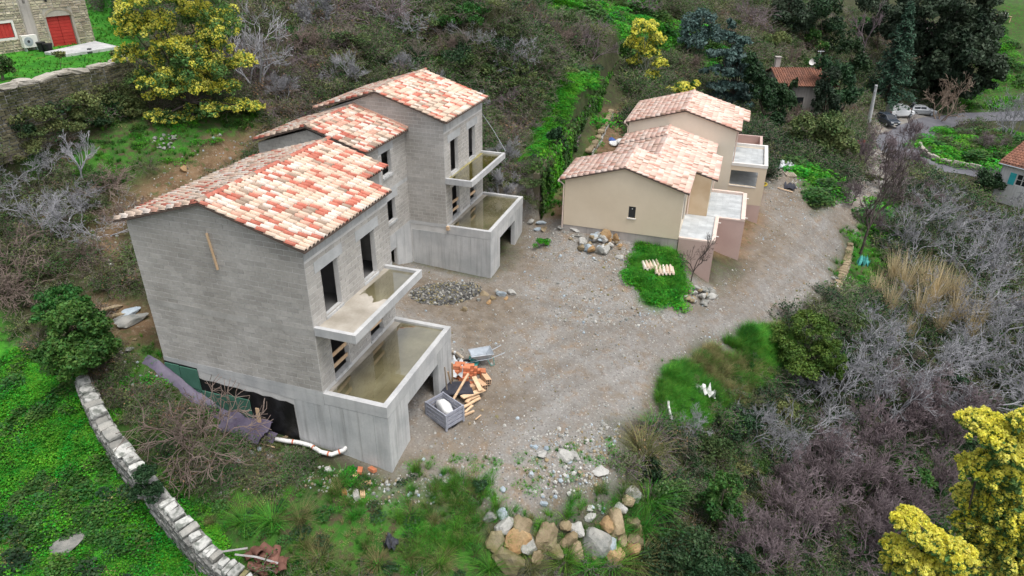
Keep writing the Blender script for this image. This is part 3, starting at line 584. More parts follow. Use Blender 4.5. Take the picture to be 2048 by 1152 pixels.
def terrace(X0, Yf, L, T, Lb, B, D, gbot, puddle):
    """cast basement with the garage, its flat roof terrace, and the balcony above"""
    yo = Yf-T; zt = ZB; mb = MB(); g0, g1 = X0+1.6, X0+4.42
    fp = Plane((X0, yo, 0), (1, 0, 0), (0, -1, 0)); wall(mb, fp, 0, L, -1.3, zt-.25, .25, [(1.6, 4.42, -1.3, 1.92)])
    mb.box((X0, yo+.25, -1.3), (X0+.25, Yf, zt-.25)); mb.box((X0+L-.25, yo+.25, -1.3), (X0+L, Yf, zt-.25)); outward_obj(mb.build('basement_wall', M['concrete'], UH))
    q = MB(); q.box((X0, yo, zt-.248), (X0+L, Yf-.002, zt-.05)); q.build('terrace_slab', M['slab'], UH)
    q = MB(); pw = .2    # parapet: outer ring standing 2 cm proud
    q.box((X0-.02, yo-.02, zt-.40), (X0+L+.02, yo+pw, zt+.08)); q.box((X0-.02, yo+pw+.002, zt-.40), (X0+pw, Yf-.002, zt+.076)); q.box((X0+L-pw, yo+pw+.002, zt-.40), (X0+L+.02, Yf-.002, zt+.076)); outward_obj(q.build('parapet', M['concrete_pale'], UH))
    # lightly recessed shuttering joints: panels stand 8 mm proud of the wall
    def panels(pl, u0, u1, v0, v1, step, holes=()):
        u = u0; k = 0
        while u < u1-.1:
            e = min(u+step*(.9+.2*((k*37) % 10)/10), u1)
            if u1-e < .25: e = u1
            if not any(h[0] < (u+e)/2 < h[1] for h in holes):
                b = MB(); b.prism([pl.p(u+.006, v0, .012), pl.p(e-.006, v0, .012), pl.p(e-.006, v1, .012), pl.p(u+.006, v1, .012)], -pl.n*.02); outward_obj(b.build('shuttered_panel', M['concrete'], UH))
            u = e; k += 1
    panels(Plane((X0, yo, 0), (0, 1, 0), (-1, 0, 0)), 0.01, T+(1.35 if X0 < 5 else 2.2), -.6, zt-.42, .62)
    panels(fp, .01, 1.58, -.6, zt-.42, .52); panels(fp, 4.44, L-.01, -.6, zt-.42, .5)
    # water standing on the terrace
    w = MB(); w.add([(X0+pw+.01, yo+pw+.01, zt-.015), (X0+L-pw-.01, yo+pw+.01, zt-.015), (X0+L-pw-.01, Yf-.35, zt-.015), (X0+pw+.01, Yf-.18, zt-.015)], [(0, 1, 2, 3)]); w.build('rain_puddle', M['puddle'], UH)
    # balcony
    zb = 5.68; q = MB(); q.box((X0+.002, Yf-B, zb-.24), (X0+Lb, Yf-.012, zb-.06)); q.build('balcony_slab', M['slab2' if puddle else 'slab'], UH)
    q = MB(); q.box((X0-.02, Yf-B-.02, zb-.26), (X0+Lb+.02, Yf-B+.14, zb+.07)); q.box((X0-.02, Yf-B+.142, zb-.26), (X0+.14, Yf-.014, zb+.066)); q.box((X0+Lb-.14, Yf-B+.142, zb-.26), (X0+Lb+.02, Yf-.014, zb+.066)); outward_obj(q.build('balcony_upstand', M['concrete_pale'], UH))
    x0 = X0+Lb*.52 if not puddle else X0+.15
    w = MB(); n = 14; P = [(X0+Lb-.15, Yf-B+.15), (X0+Lb-.15, Yf-.25)]+[(x0+.22*math.sin(k*.55)+.1*math.sin(k*1.3)+.05*math.sin(k*2.9), Yf-.2-(B-.4)*k/(n-1)) for k in range(n)]
    if puddle: P = [(X0+.15, Yf-B+.15), (X0+Lb-.15, Yf-B+.15), (X0+Lb-.15, Yf-.2), (X0+.15, Yf-.1)]
    w.add([(x, y, zb-.052) for x, y in P], [tuple(range(len(P)))]); w.build('rain_puddle', M['puddle'], UH)
M['slab2'] = mat('wet_mossy_slab', (.20,.17,.05), (.33,.29,.12), 1.5, .6)
def puddle_mat():
    m = bpy.data.materials.new('standing_rain_water'); m.use_nodes = True; b = m.node_tree.nodes['Principled BSDF']; N = m.node_tree.nodes; L = m.node_tree.links
    b.inputs['Base Color'].default_value = (.2,.2,.12,1); b.inputs['Roughness'].default_value = .02; b.inputs['IOR'].default_value = 1.45; b.inputs['Specular IOR Level'].default_value = .9
    tr = N.new('ShaderNodeBsdfTransparent'); gl = N.new('ShaderNodeBsdfGlossy'); gl.inputs['Roughness'].default_value = .015; fr = N.new('ShaderNodeFresnel'); fr.inputs[0].default_value = 1.5; tr.inputs[0].default_value = (.80,.80,.66,1)
    bp = N.new('ShaderNodeBump'); bp.inputs['Strength'].default_value = .03; nz_ = N.new('ShaderNodeTexNoise'); nz_.inputs['Scale'].default_value = 6; L.new(nz_.outputs[0], bp.inputs['Height']); L.new(bp.outputs[0], gl.inputs['Normal'])
    ms = N.new('ShaderNodeMixShader'); mp = N.new('ShaderNodeMath'); mp.operation = 'MULTIPLY_ADD'; mp.inputs[1].default_value = 2.2; mp.inputs[2].default_value = .12; mp.use_clamp = True
    L.new(fr.outputs[0], mp.inputs[0]); L.new(mp.outputs[0], ms.inputs[0]); L.new(tr.outputs[0], ms.inputs[1]); L.new(gl.outputs[0], ms.inputs[2]); L.new(ms.outputs[0], N['Material Output'].inputs[0]); return m
M['puddle'] = puddle_mat()
M['ringb'] = mat('ring_beam_concrete', (.36,.345,.32), (.47,.455,.43), 1.1, .95, .4, 40, fine=.18)
yc1, gp1, fp1 = unit(0, 0, 7.2, 5.85, 8.72, 'a', 7.6, zrr=9.82)
yc3, gp3, fp3 = unit(15.96, 1.9, 7.5, 5.85, 8.78, 'c', 21.81, zrr=10.08)
terrace(0, 0, 5.85, 2.56, 5.3, 1.62, 7.2, 0, False); terrace(15.96, 1.9, 5.98, 2.64, 5.62, 1.56, 7.5, 0, True)
# set-back tail of the first tower
q = MB(); q.box((5.85, 1.15, -1), (7.4, 1.35, 9.0)); q.box((5.65, .2, -1), (5.849, 1.14, 8.72)); outward_obj(q.build('return_wall', M['block'], UH))
# middle block
X2, X3, Y2, D2, ze2, zr2 = 11.5, 15.95, 4.2, 6.1, 8.12, 9.05
mp_ = Plane((X2, Y2, 0), (1, 0, 0), (0, -1, 0)); o2 = [(1.68, 2.68, 6.4, 7.68), (1.78, 2.80, 3.72, 4.98), (1.82, 2.6, -.9, 2.06)]
fm = MB(); wall(fm, mp_, 0, X3-X2, -1, ze2, .2, o2); mw = outward_obj(fm.build('facade_wall', M['mortar'], UH))
gm = Plane((X2, Y2, 0), (0, 1, 0), (-1, 0, 0)); q = MB(); q.prism([gm.p(.2, -1), gm.p(D2, -1), gm.p(D2, ze2), gm.p(D2/2, zr2), gm.p(.2, ze2)], (.2, 0, 0)); q.box((X2+.2, Y2+D2-.2, -1), (X3, Y2+D2, ze2)); outward_obj(q.build('gable_wall', M['block'], UH))
sl2 = (zr2-ze2)/(D2/2)
for P in block_rows(gm, 0, D2, 6.4, zr2, (), [(-sl2, 1, ze2-.03), (sl2, 1, zr2+sl2*D2/2-.03)]): other_blocks.append((gm, P, mw))
for P in block_rows(mp_, 0, X3-X2, ZB+.14, ze2-.02, o2+[(0, 5, 5.4, 5.62)]+[(o[0]-.3, o[1]+.3, o[3], o[3]+.4) for o in o2[:2]]): other_blocks.append((mp_, P, mw))
for o in o2[:2]:
    q = MB(); q.prism([mp_.p(o[0]-.3, o[3], .02), mp_.p(o[1]+.3, o[3], .02), mp_.p(o[1]+.3, o[3]+.4, .02), mp_.p(o[0]-.3, o[3]+.4, .02)], (0, .03, 0)); outward_obj(q.build('lintel', M['render_lintel'], UH))
    q = MB(); q.box((X2+o[0]-.06, Y2-.08, o[2]-.12), (X2+o[1]+.06, Y2+.198, o[2]+.006)); q.build('window_sill', M['concrete'], UH)
for u0, u1 in ((0, 1.8), (2.62, 4.44)):
    q = MB(); q.prism([mp_.p(u0, -.6, .012), mp_.p(u1, -.6, .012), mp_.p(u1, ZB+.12, .012), mp_.p(u0, ZB+.12, .012)], (0, .02, 0)); outward_obj(q.build('shuttered_panel', M['concrete'], UH))
q = MB(); q.prism([mp_.p(1.81, 2.08, .012), mp_.p(2.61, 2.08, .012), mp_.p(2.61, ZB+.12, .012), mp_.p(1.81, ZB+.12, .012)], (0, .02, 0)); q.prism([mp_.p(0, 5.4, .012), mp_.p(4.44, 5.4, .012), mp_.p(4.44, 5.62, .012), mp_.p(0, 5.62, .012)], (0, .02, 0)); outward_obj(q.build('ring_beam', M['concrete'], UH))
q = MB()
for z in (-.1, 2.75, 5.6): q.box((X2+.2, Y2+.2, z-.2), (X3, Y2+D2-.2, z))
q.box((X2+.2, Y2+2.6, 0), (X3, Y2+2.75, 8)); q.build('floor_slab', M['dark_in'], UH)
# the 300 blocks that show largest are objects, the rest one field
front_blocks.sort(key=lambda t: np.linalg.norm(t[0].p(*t[1][0])-CAM)); ind = front_blocks[:300]; rest = front_blocks[300:]+other_blocks
for pl, P, par in ind:
    c = pl.p(*np.mean(P, 0)); key = tuple(np.round(np.array(P)-np.mean(P, 0), 3).ravel()); me = _blockmesh.get(key)
    if me is None:
        b = MB(); p2 = Plane((0, 0, 0), pl.u, pl.n); block_piece(b, p2, [(u-np.mean(P, 0)[0], v-np.mean(P, 0)[1]) for u, v in P]); me = outward(b.mesh('concrete_block', M['block'])); _blockmesh[key] = me
    link('concrete_block', me, par, tuple(c+pl.n*random.uniform(-.004, .004)))
b = MB()
for pl, P, par in rest: block_piece(b, pl, P, .012+random.uniform(-.003, .003))
tag(outward_obj(b.build('concrete_block', M['block'], UH)), kind='stuff')
# roofs: decks, tiles, ridges
sl = .30
def yz_dn(s, k): v = np.array([0, s*1., -k]); return v/np.linalg.norm(v)
def roof_unit(x0, x1, yc, zr, ya, yb, k, R, mats, wts, rng, parent, limf=None, xmain=None, ya2=None):
    """k slope; optional set back eave ya2 for x > xmain"""
    if xmain is None: d = gable_roof_deck(x0, x1, yc, zr-.02, ya, yb, k, k, parent=parent)
    else:
        d = gable_roof_deck(x0, xmain, yc, zr-.02, ya, yb, k, k, parent=parent); d2 = gable_roof_deck(xmain+.001, x1, yc, zr-.02, ya2, yb, k, k, parent=d); d2.name = 'roof_deck'
    h = math.sqrt(1+k*k); lim = None
    if xmain is not None: lim = lambda u, dd: (x0+u < xmain) or (yc-dd/h > ya2-.02 if ya2 > ya else True)
    R.slope(d, (x0, yc, zr), (x1, yc, zr), yz_dn(-1, k), (yc-ya)*h, lim); R.slope(d, (x0, yc, zr), (x1, yc, zr), yz_dn(1, k), (yb-yc)*h)
    ridge_tiles(d, (x0-.03, yc, zr+.03), (x1+.02, yc, zr+.03), mats, wts, rng); return d
rng5 = np.random.default_rng(5)
rd1 = roof_unit(-.2, 7.75, 3.68, 9.93, -.22, 7.6, .30, GR, [M['t_red'], M['t_pink'], M['t_brown'], M['t_cream']], [.5, .25, .15, .1], rng5, UH, None, 5.92, .9)
rd3 = roof_unit(15.72, 22.1, 5.72, 10.20, 1.6, 9.68, .312, GR, [M['t_red'], M['t_pink'], M['t_brown'], M['t_cream']], [.4, .3, .15, .15], rng5, UH)
rd2 = roof_unit(11.3, 15.93, 7.2, 9.30, 3.95, 10.45, .31, GR, [M['t_red'], M['t_pink'], M['t_brown'], M['t_cream']], [.4, .3, .15, .15], rng5, UH)
GR.finish(300)
q = MB(); q.prism([(15.86, 3.95, 8.34), (15.86, 7.2, 9.36), (15.86, 7.2, 9.46), (15.86, 3.95, 8.44)], (.09, 0, 0)); outward_obj(q.build('flashing', M['t_pink'], UH))
# waterproofing on the gable of the first tower
gz = lambda y: float(H(-.4, y))
def gplate(name, pts, mt, d0, d1):
    q = MB(); q.prism([(-d1, y, z) for y, z in pts], (d1-d0, 0, 0)); return outward_obj(q.build(name, mt, UH))
bt = [(1.38, 2.08), (1.7, 2.16), (2.0, 2.12), (2.4, 2.2), (2.75, 2.16), (3.1, 2.24), (3.5, 2.19), (3.9, 2.25), (4.4, 2.22), (4.9, 2.28), (5.4, 2.25), (5.64, 2.30), (5.64, 2.76), (6.5, 2.78), (7.19, 2.80)]
gplate('bitumen_coat', [(7.19, -.5), (1.36, -.5)]+bt, M['bitumen'], .021, .028)
for y0, y1, z0, z1 in ((5.64, 6.46, 1.72, 2.70), (6.50, 7.17, 1.76, 2.72), (3.40, 4.46, .2, 1.80), (4.48, 5.62, .6, 1.72), (5.66, 6.47, .9, 1.69), (6.49, 7.17, 1.1, 1.72)):
    gplate('insulation_board', [(y0, z0), (y1, z0+.1), (y1, z1), (y0, z1)], M['green_board'], .03, .07)
gplate('ring_beam', [(1.34, ZB-.5), (7.19, ZB-.08), (7.19, ZB-.065), (0.01, ZB-.065), (0.01, ZB-.5)], M['concrete_pale'], .0, .018)
# timber guard boards nailed across the lower windows
for X0, Yf in ((0, 0), (15.96, 1.9)):
    for a, b in ((.8, 2.05), (3.6, 4.8)):
        for z in (3.42, 3.92):
            q = MB(); q.bar((X0+a, Yf+.1, z+.03), (X0+b, Yf+.1, z-.03), .03, .17); q.build('guard_board', M['wood'], UH)
q = MB(); q.bar((-.06, 3.7, 8.78), (-.06, 3.55, 7.42), .05, .07, up=(1, 0, 0)); tag(q.build('timber_batten', M['wood'], UH), 'single batten hanging down the gable')
q = MB(); q.box((15.78, 1.72, 2.72), (15.94, 1.88, 2.95)); tag(q.build('timber_offcut', M['wood'], UH), 'offcut wedged at the far terrace corner')
# steel rod leaning on the far tower
q = MB(); q.tube([(21.9, .4, 5.75), (22.0, 1.2, 6.9), (21.86, 1.88, 7.9)], .014, 4); q.build('bracing_wire', M['zinc'], UH)
# ================================================================== beige rendered house
BH = empty('rendered_house', (21.5, -10.6, 1.4), 'new beige rendered house with pink terraces and pale tiled roofs beside the track', 'house')
BL = np.array(BH.location)
def bb(mb, name, mt, smooth=False):
    mb.v = [tuple(np.array(p)-BL) for p in mb.v]; return outward_obj(mb.build(name, mt, BH, smooth=smooth))
p_m = [M['p_cream'], M['p_white'], M['p_salmon'], M['p_rose'], M['p_brown']]; p_w = [.36, .26, .14, .17, .07]
BR = Roof(BH, p_m, p_w, 9); rng6 = np.random.default_rng(6); pr = [M['p_cream'], M['p_rose'], M['p_salmon'], M['p_white']]; pw_ = [.4, .3, .15, .15]
XA, XB, XC, XD, XE = 21.5, 25.57, 30.6, 33.2, 39.3
YA, YAB, yca, zra = -10.63, -3.55, -7.12, 5.62
# part a
ga = Plane((XA, YA, 0), (0, 1, 0), (-1, 0, 0)); Da = YAB-YA; zea = 4.56
q = MB(); win = (YA, 0, 0)
wu0, wu1, wv0, wv1 = 2.68, 3.10, 2.60, 3.33
wall(q, ga, 0, Da, 1.62, zea, .2, [(wu0, wu1, wv0, wv1)]); q.prism([ga.p(0, zea), ga.p(Da, zea), ga.p(yca-YA, zra)], (.2, 0, 0)); bb(q, 'gable_wall', M['stucco'])
q = MB(); q.box((XA+.03, YA+.02, -.5), (XA+.25, YAB-.01, 1.618)); bb(q, 'plinth', M['house_grey'])
q = MB(); q.box((XA+.10, YA+wu0, wv0), (XA+.13, YA+wu1, wv1)); w_ = bb(q, 'window', M['glass'])
q = MB()
for u0, u1, v0, v1 in ((wu0, wu0+.04, wv0, wv1), (wu1-.04, wu1, wv0, wv1), (wu0+.04, wu1-.04, wv0, wv0+.04), (wu0+.04, wu1-.04, wv1-.04, wv1)): q.box((XA+.06, YA+u0, v0), (XA+.099, YA+u1, v1))
q.v = [tuple(np.array(p)-BL) for p in q.v]; q.build('window_frame', M['frame'], w_)
q = MB(); q.box((XA+.095, YA+2.86, 3.12), (XA+.098, YA+2.93, 3.19)); q.v = [tuple(np.array(p)-BL) for p in q.v]; q.build('sticker', M['white_bag'], w_)
q = MB(); q.box((XA-.06, YA+wu0-.06, wv0-.06), (XA+.09, YA+wu1+.06, wv0-.002)); bb(q, 'window_sill', M['white_trim'])
def facade(name, x0, x1, y, z0, z1, ops, mt):
    q = MB(); wall(q, Plane((x0, y, 0), (1, 0, 0), (0, -1, 0)), 0, x1-x0, z0, z1, .22, ops); bb(q, name, mt)
    for o in ops:
        q = MB(); q.box((x0+o[0]+.02, y+.12, o[2]), (x0+o[1]-.02, y+.14, o[3])); g = bb(q, 'patio_door', M['glass'])
        q = MB()
        for a, b_ in ((o[0]+.02, o[0]+.09), (o[1]-.09, o[1]-.02), ((o[0]+o[1])/2-.04, (o[0]+o[1])/2+.04)): q.box((x0+a, y+.09, o[2]), (x0+b_, y+.119, o[3]))
        q.v = [tuple(np.array(p)-BL) for p in q.v]; q.build('door_frame', M['frame'], g)
zt = 1.75
facade('facade_wall', XA+.2, XB, YA, zt-.4, zea-.02, [(.75, 2.75, zt+.02, zt+2.15)], M['stucco_pale'])
YBf = -11.95; zeb = 4.18
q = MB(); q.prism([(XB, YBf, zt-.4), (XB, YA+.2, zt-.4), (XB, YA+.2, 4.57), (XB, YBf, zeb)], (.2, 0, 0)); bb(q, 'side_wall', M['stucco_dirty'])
facade('facade_wall', XB+.2, XC, YBf, zt-.4, zeb-.02, [(.8, 2.0, zt+.02, zt+2.12), (2.7, 4.2, zt+.02, zt+2.12)], M['stucco_pale'])
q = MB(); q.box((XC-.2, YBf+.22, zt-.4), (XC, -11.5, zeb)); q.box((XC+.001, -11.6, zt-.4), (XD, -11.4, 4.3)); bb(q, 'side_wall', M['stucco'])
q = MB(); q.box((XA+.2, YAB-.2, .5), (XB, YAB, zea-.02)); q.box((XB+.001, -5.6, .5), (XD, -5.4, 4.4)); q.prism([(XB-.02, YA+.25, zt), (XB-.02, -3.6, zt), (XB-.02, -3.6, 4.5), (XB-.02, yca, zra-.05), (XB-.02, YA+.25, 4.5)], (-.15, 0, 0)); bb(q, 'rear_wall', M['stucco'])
# terraces
YT1, YT2 = -12.75, -14.33
def pink_terrace(x0, x1, y0, y1, z0, z1, side_wall=True, front=True):
    q = MB(); q.box((x0, y0, z0), (x0+.2, y1, z1-.06)); q.box((x0+.2, y0, z0), (x1, y0+.2, z1-.06)); q.box((x1-.2, y0+.2, z0), (x1, y1, z1-.06)); bb(q, 'terrace_wall', M['pink'])
pink_terrace(XA-.02, XB-.02, YT1, YA-.03, -1.8, zt); pink_terrace(XB, XC, YT2, YT1+.02, -2.0, zt)
# low on the first terrace wall: black plate painting recess shade, two white posts
q = MB(); q.box((XA-.04, -12.55, -1.35), (XA-.022, -11.45, -.95)); bb(q, 'vent_shade_plate', M['black'])
for y in (-12.45, -11.95):
    q = MB(); q.box((XA-.07, y, -1.4), (XA-.042, y+.1, -.93)); bb(q, 'vent_post', M['white_trim'])
q = MB(); q.box((XA-.02, YT1, zt-.058), (XB-.02, YT1+.22, zt+.10)); q.box((XA-.02, YT1+.222, zt-.058), (XA+.16, YA-.02, zt+.03)); q.box((XB-.02, YT2, zt-.058), (XC, YT2+.26, zt+.10)); q.box((XB-.02, YT2+.262, zt-.058), (XB+.14, YT1-.002, zt+.03)); q.box((XC-.24, YT2+.262, zt-.058), (XC, YBf-.02, zt+.15)); bb(q, 'coping', M['rose_trim'])
def paving(x0, x1, y0, y1, z, s=.42):
    b = MB(); nx, ny = max(1, round((x1-x0)/s)), max(1, round((y1-y0)/s)); a, c = (x1-x0)/nx, (y1-y0)/ny
    for i in range(nx):
        for j in range(ny): b.box((x0+i*a+.004, y0+j*c+.004, z-.02), (x0+(i+1)*a-.004, y0+(j+1)*c-.004, z+random.uniform(0, .003)))
    return b
q = MB(); q.box((XA+.16, YT1+.22, zt-.20), (XB, YA-.002, zt-.03)); q.box((XB+.001, YT2+.26, zt-.20), (XC-.24, YBf-.002, zt-.03)); ts = bb(q, 'terrace_slab', M['grout'])
for r in ((XA+.17, XB-.01, YT1+.23, YA-.01), (XB+.15, XC-.25, YT2+.27, YBf-.01)):
    q = paving(*r, zt-.012); q.v = [tuple(np.array(p)-BL) for p in q.v]; tag(q.build('paving_slab', M['paving'], ts), kind='stuff')
for (x, y) in ((XA+1.2, YT1), (XB-.6, YT1), (XB+.8, YT2), (XC-.5, YT2)):
    q = MB(); q.tube([(x, y-.16, zt-.12), (x, y+.05, zt-.10)], .035, 6); bb(q, 'water_spout', M['white_trim'])
# taller second house part
YD, YDB, ycd, zrd, zed = -13.0, -5.38, -9.31, 6.50, 5.38
gd = Plane((XD, YD, 0), (0, 1, 0), (-1, 0, 0)); Dd = YDB-YD
q = MB(); q.prism([gd.p(0, .1), gd.p(Dd, .1), gd.p(Dd, zed), gd.p(ycd-YD, zrd), gd.p(0, zed)], (.2, 0, 0)); bb(q, 'gable_wall', M['stucco_pale'])
facade('facade_wall', XD+.2, XE, YD, 0, zed-.02, [(.6, 2.2, 2.6, 4.7), (3.6, 5.2, 2.6, 4.7)], M['stucco_pale'])
q = MB(); q.box((XD+.2, YDB-.2, 0), (XE, YDB, zed)); q.prism([(XE-.2, YD+.25, 0), (XE-.2, YDB-.2, 0), (XE-.2, YDB-.2, zed), (XE-.2, ycd, zrd), (XE-.2, YD+.25, zed)], (.19, 0, 0)); bb(q, 'rear_wall', M['stucco'])
yo, XDT, zp = -15.46, 38.6, 3.08
lg = Plane((XD, yo, 0), (0, 1, 0), (-1, 0, 0)); q = MB(); wall(q, lg, 0, YD-yo, .1, zp-.16, .2, [(.55, 2.42, 1.47, 2.58)]); q.box((XD+.2, yo, .1), (XDT, yo+.2, 1.3)); q.box((XD+.2, yo, 2.5), (XDT, yo+.2, zp-.16)); q.box((XDT-.3, yo+.2, .1), (XDT, YD-.01, zp-.16)); q.box((XD+2.6, yo, 1.3), (XD+2.9, yo+.2, 2.5)); bb(q, 'loggia_wall', M['stucco'])
q = MB(); q.box((XD+.003, yo+.003, -2.2), (XD+.2, YD, .098)); q.box((XD+.2, yo+.003, -2.2), (XDT, yo+.2, .098)); q.box((XDT-.2, yo+.2, -2.2), (XDT-.003, YD, .098)); bb(q, 'pink_base', M['pink'])
q = MB(); q.box((XD+.2, yo+.2, 1.2), (XDT-.3, YD-.01, 1.40)); bb(q, 'loggia_floor', M['paving']); q = MB(); q.box((XD-.03, yo+.52, 1.40), (XD+.22, YD-.03, 1.466)); bb(q, 'window_sill', M['white_trim'])
q = MB(); q.box((XD-.03, yo-.03, zp-.158), (XDT+.02, yo+.22, zp+.06)); q.box((XD-.03, yo+.222, zp-.158), (XD+.2, YD-.005, zp+.056)); q.box((XDT-.2, yo+.222, zp-.158), (XDT+.02, YD-.005, zp+.056)); bb(q, 'parapet', M['white_trim'])
q = MB(); q.box((XD+.2, yo+.2, zp-.35), (XDT-.2, YD-.005, zp-.2)); ts2 = bb(q, 'terrace_slab', M['grout']); q = paving(XD+.21, XDT-.21, yo+.23, YD-.01, zp-.185); q.v = [tuple(np.array(p)-BL) for p in q.v]; tag(q.build('paving_slab', M['paving'], ts2), kind='stuff')
q = MB(); q.box((XDT+.1, -15.1, 1.2), (XDT+3.2, -14.9, 3.0)); q.box((XDT+3.0, -14.9, 1.2), (XDT+3.2, -12.4, 3.0)); q.box((XDT+.1, -14.9, -2), (XDT+3, -12.4, 2.1)); q.box((XDT+.4, -13.2, 2.1), (XDT+.65, -12.95, 3.9)); bb(q, 'far_terrace', M['pink'])
for y in (yo+.7, yo+.02):
    q = MB(); q.tube([(XD+2, y-.9, .15), (XD+2, y-.7, .15)], .03, 5)
# roofs (vertices stay in world units under an unshifted child)
def bdeck(*a, **k): d = gable_roof_deck(*a, **k); d.location = tuple(-BL); return d
def bslopes(d, x0, x1, yc, zr, ya, yb, k, lim=None, limb=None):
    h = math.sqrt(1+k*k); BR.slope(d, (x0, yc, zr), (x1, yc, zr), yz_dn(-1, k), (yc-ya)*h, lim); BR.slope(d, (x0, yc, zr), (x1, yc, zr), yz_dn(1, k), (yb-yc)*h, limb)
ka = .30; za = 5.72
d_a = bdeck(XA-.18, XB-.001, yca, za-.02, YA-.30, YAB+.30, ka, ka, parent=BH, mt=M['p_rose'])
ycb = -8.55; zb_ = za-ka*(yca-ycb)
d_b = bdeck(XB, XC+.05, ycb, zb_-.02, -12.32, -5.2, ka, ka, parent=BH, mt=M['p_rose'])
ycc = -8.35; zc_ = za-ka*(yca-ycc)
d_c = bdeck(XC+.051, XD-.01, ycc, zc_-.02, -11.85, -5.2, ka, ka, parent=BH, mt=M['p_rose'])
d_d = bdeck(XD-.15, 39.9, ycd, zrd+.05, YD-.28, YDB+.25, .285, .285, parent=BH, mt=M['p_rose'])
d_e = bdeck(36.6, 39.9, ycd, zrd+.045, YD-.75, YDB+.25, .285, .285, parent=BH, mt=M['p_rose']); 
for d in (d_a, d_b, d_c, d_d, d_e): pass
bpy.data.objects.remove(d_e)
bslopes(d_a, XA-.18, XB, yca, za, YA-.30, YAB+.30, ka)
bslopes(d_b, XB, XC+.05, ycb, zb_, -12.32, -5.2, ka); bslopes(d_c, XC+.05, XD-.01, ycc, zc_, -11.85, -5.2, ka); bslopes(d_d, XD-.15, 39.9, ycd, zrd+.07, YD-.28, YDB+.25, .285)
q = MB(); q.prism([(36.6, YD-.30, 5.42), (39.9, YD-.30, 5.42), (39.9, YD-.75, 5.29), (36.6, YD-.75, 5.29)], (0, 0, .06)); pd = bb(q, 'porch_roof', M['p_rose']); pd_ = pd; 
h_ = math.sqrt(1+.285**2)
BRs = len(BR.slots); BR.slope(d_d, (36.6, YD-.28, zrd+.07-.285*(ycd-YD+.28)), (39.9, YD-.28, zrd+.07-.285*(ycd-YD+.28)), yz_dn(-1, .285), .48*h_)
class _O: pass
# tiles are parented to decks that sit at -BL: keep world positions
for i, (o, R, ro, dd) in enumerate(BR.slots): BR.slots[i] = (o, R, ro, dd)
_old = [(d, d.location.copy()) for d in (d_a, d_b, d_c, d_d)]
for d, l in _old: d.location = (0, 0, 0)
BR.finish(300)
for d, x0, x1, yc_, z_ in ((d_a, XA-.2, XB+.03, yca, za), (d_b, XB, XC+.05, ycb, zb_), (d_c, XC+.05, XD-.02, ycc, zc_), (d_d, XD-.2, 39.9, ycd, zrd+.07)): ridge_tiles(d, (x0, yc_, z_+.03), (x1, yc_, z_+.03), pr, pw_, rng6)
for d, l in _old: d.location = l
# gutters and downpipes
q = MB(); zg = zea-.08; q.tube([(XA-.2, YAB+.36, zg), (XB, YAB+.36, zg)], .07, 6); q.tube([(XA-.12, YAB+.36, zg), (XA-.04, YAB+.06, zg-.25), (XA-.04, YAB+.06, 1.4)], .045, 6); bb(q, 'gutter', M['rose_trim'])
q = MB(); q.tube([(XD-.2, YDB+.32, zed-.05), (39.9, YDB+.32, zed-.05)], .07, 6); q.tube([(XD-.12, YDB+.32, zed-.05), (XD-.05, YDB+.06, zed-.3), (XD-.05, YDB+.06, .8)], .045, 6); bb(q, 'gutter', M['rose_trim'])
for x, y, z1, z0 in ((XB-.1, YA-.1, 4.35, zt), (XC+.1, YBf-.05, 4.0, zt), (XD+.1, YD-.08, 5.2, zp)):
    q = MB(); q.tube([(x, y, z1), (x, y, z0)], .045, 6); bb(q, 'downpipe', M['rose_trim'])
# ================================================================== other houses
def stone_rows(pl, u0, u1, v0, v1, ops, lmin, lmax, hmin, hmax, proud, seed, halfs=()):
    """irregular coursed rubble: list of polygons"""
    rg = np.random.default_rng(seed); out = []; v = v0
    while v < v1:
        h = rg.uniform(hmin, hmax); segs = [(u0, u1)]
        for o in ops:
            if o[2] < v+h/2 < o[3]: segs = [s for a, b in segs for s in ((a, min(b, o[0])), (max(a, o[1]), b)) if s[1]-s[0] > .03]
        for a, b in segs:
            x = a
            while x < b-.02:
                l = min(rg.uniform(lmin, lmax), b-x); t = min(v+h*rg.uniform(.82, 1.05), v1); j = rg.uniform(-.12, .12, 4)*h
                P = [(x+.012, v+.012+j[0]*.5), (x+l-.012, v+.012+j[1]*.5), (x+l-.012-abs(j[2]), t-.012), (x+.012+abs(j[3]), t-.012)]
                if halfs: P = clip_poly(P, halfs)
                if len(P) >= 3: out.append(P)
                x += l
        v += h
    return out
def stone_face(pl, polys, proud, mt, name, parent, rg):
    b = MB()
    for P in polys:
        c = np.mean(P, 0); n = len(P); d = proud*rg.uniform(.3, 1.3); b.add([pl.p(a, v_, -.02) for a, v_ in P]+[pl.p(c[0]+(a-c[0])*.88, c[1]+(v_-c[1])*.82, d*rg.uniform(.8, 1.1)) for a, v_ in P], [tuple(range(n, 2*n))]+[(i, (i+1) % n, n+(i+1) % n, n+i) for i in range(n)])
    return tag(outward_obj(b.build(name, mt, parent)), kind='stuff')
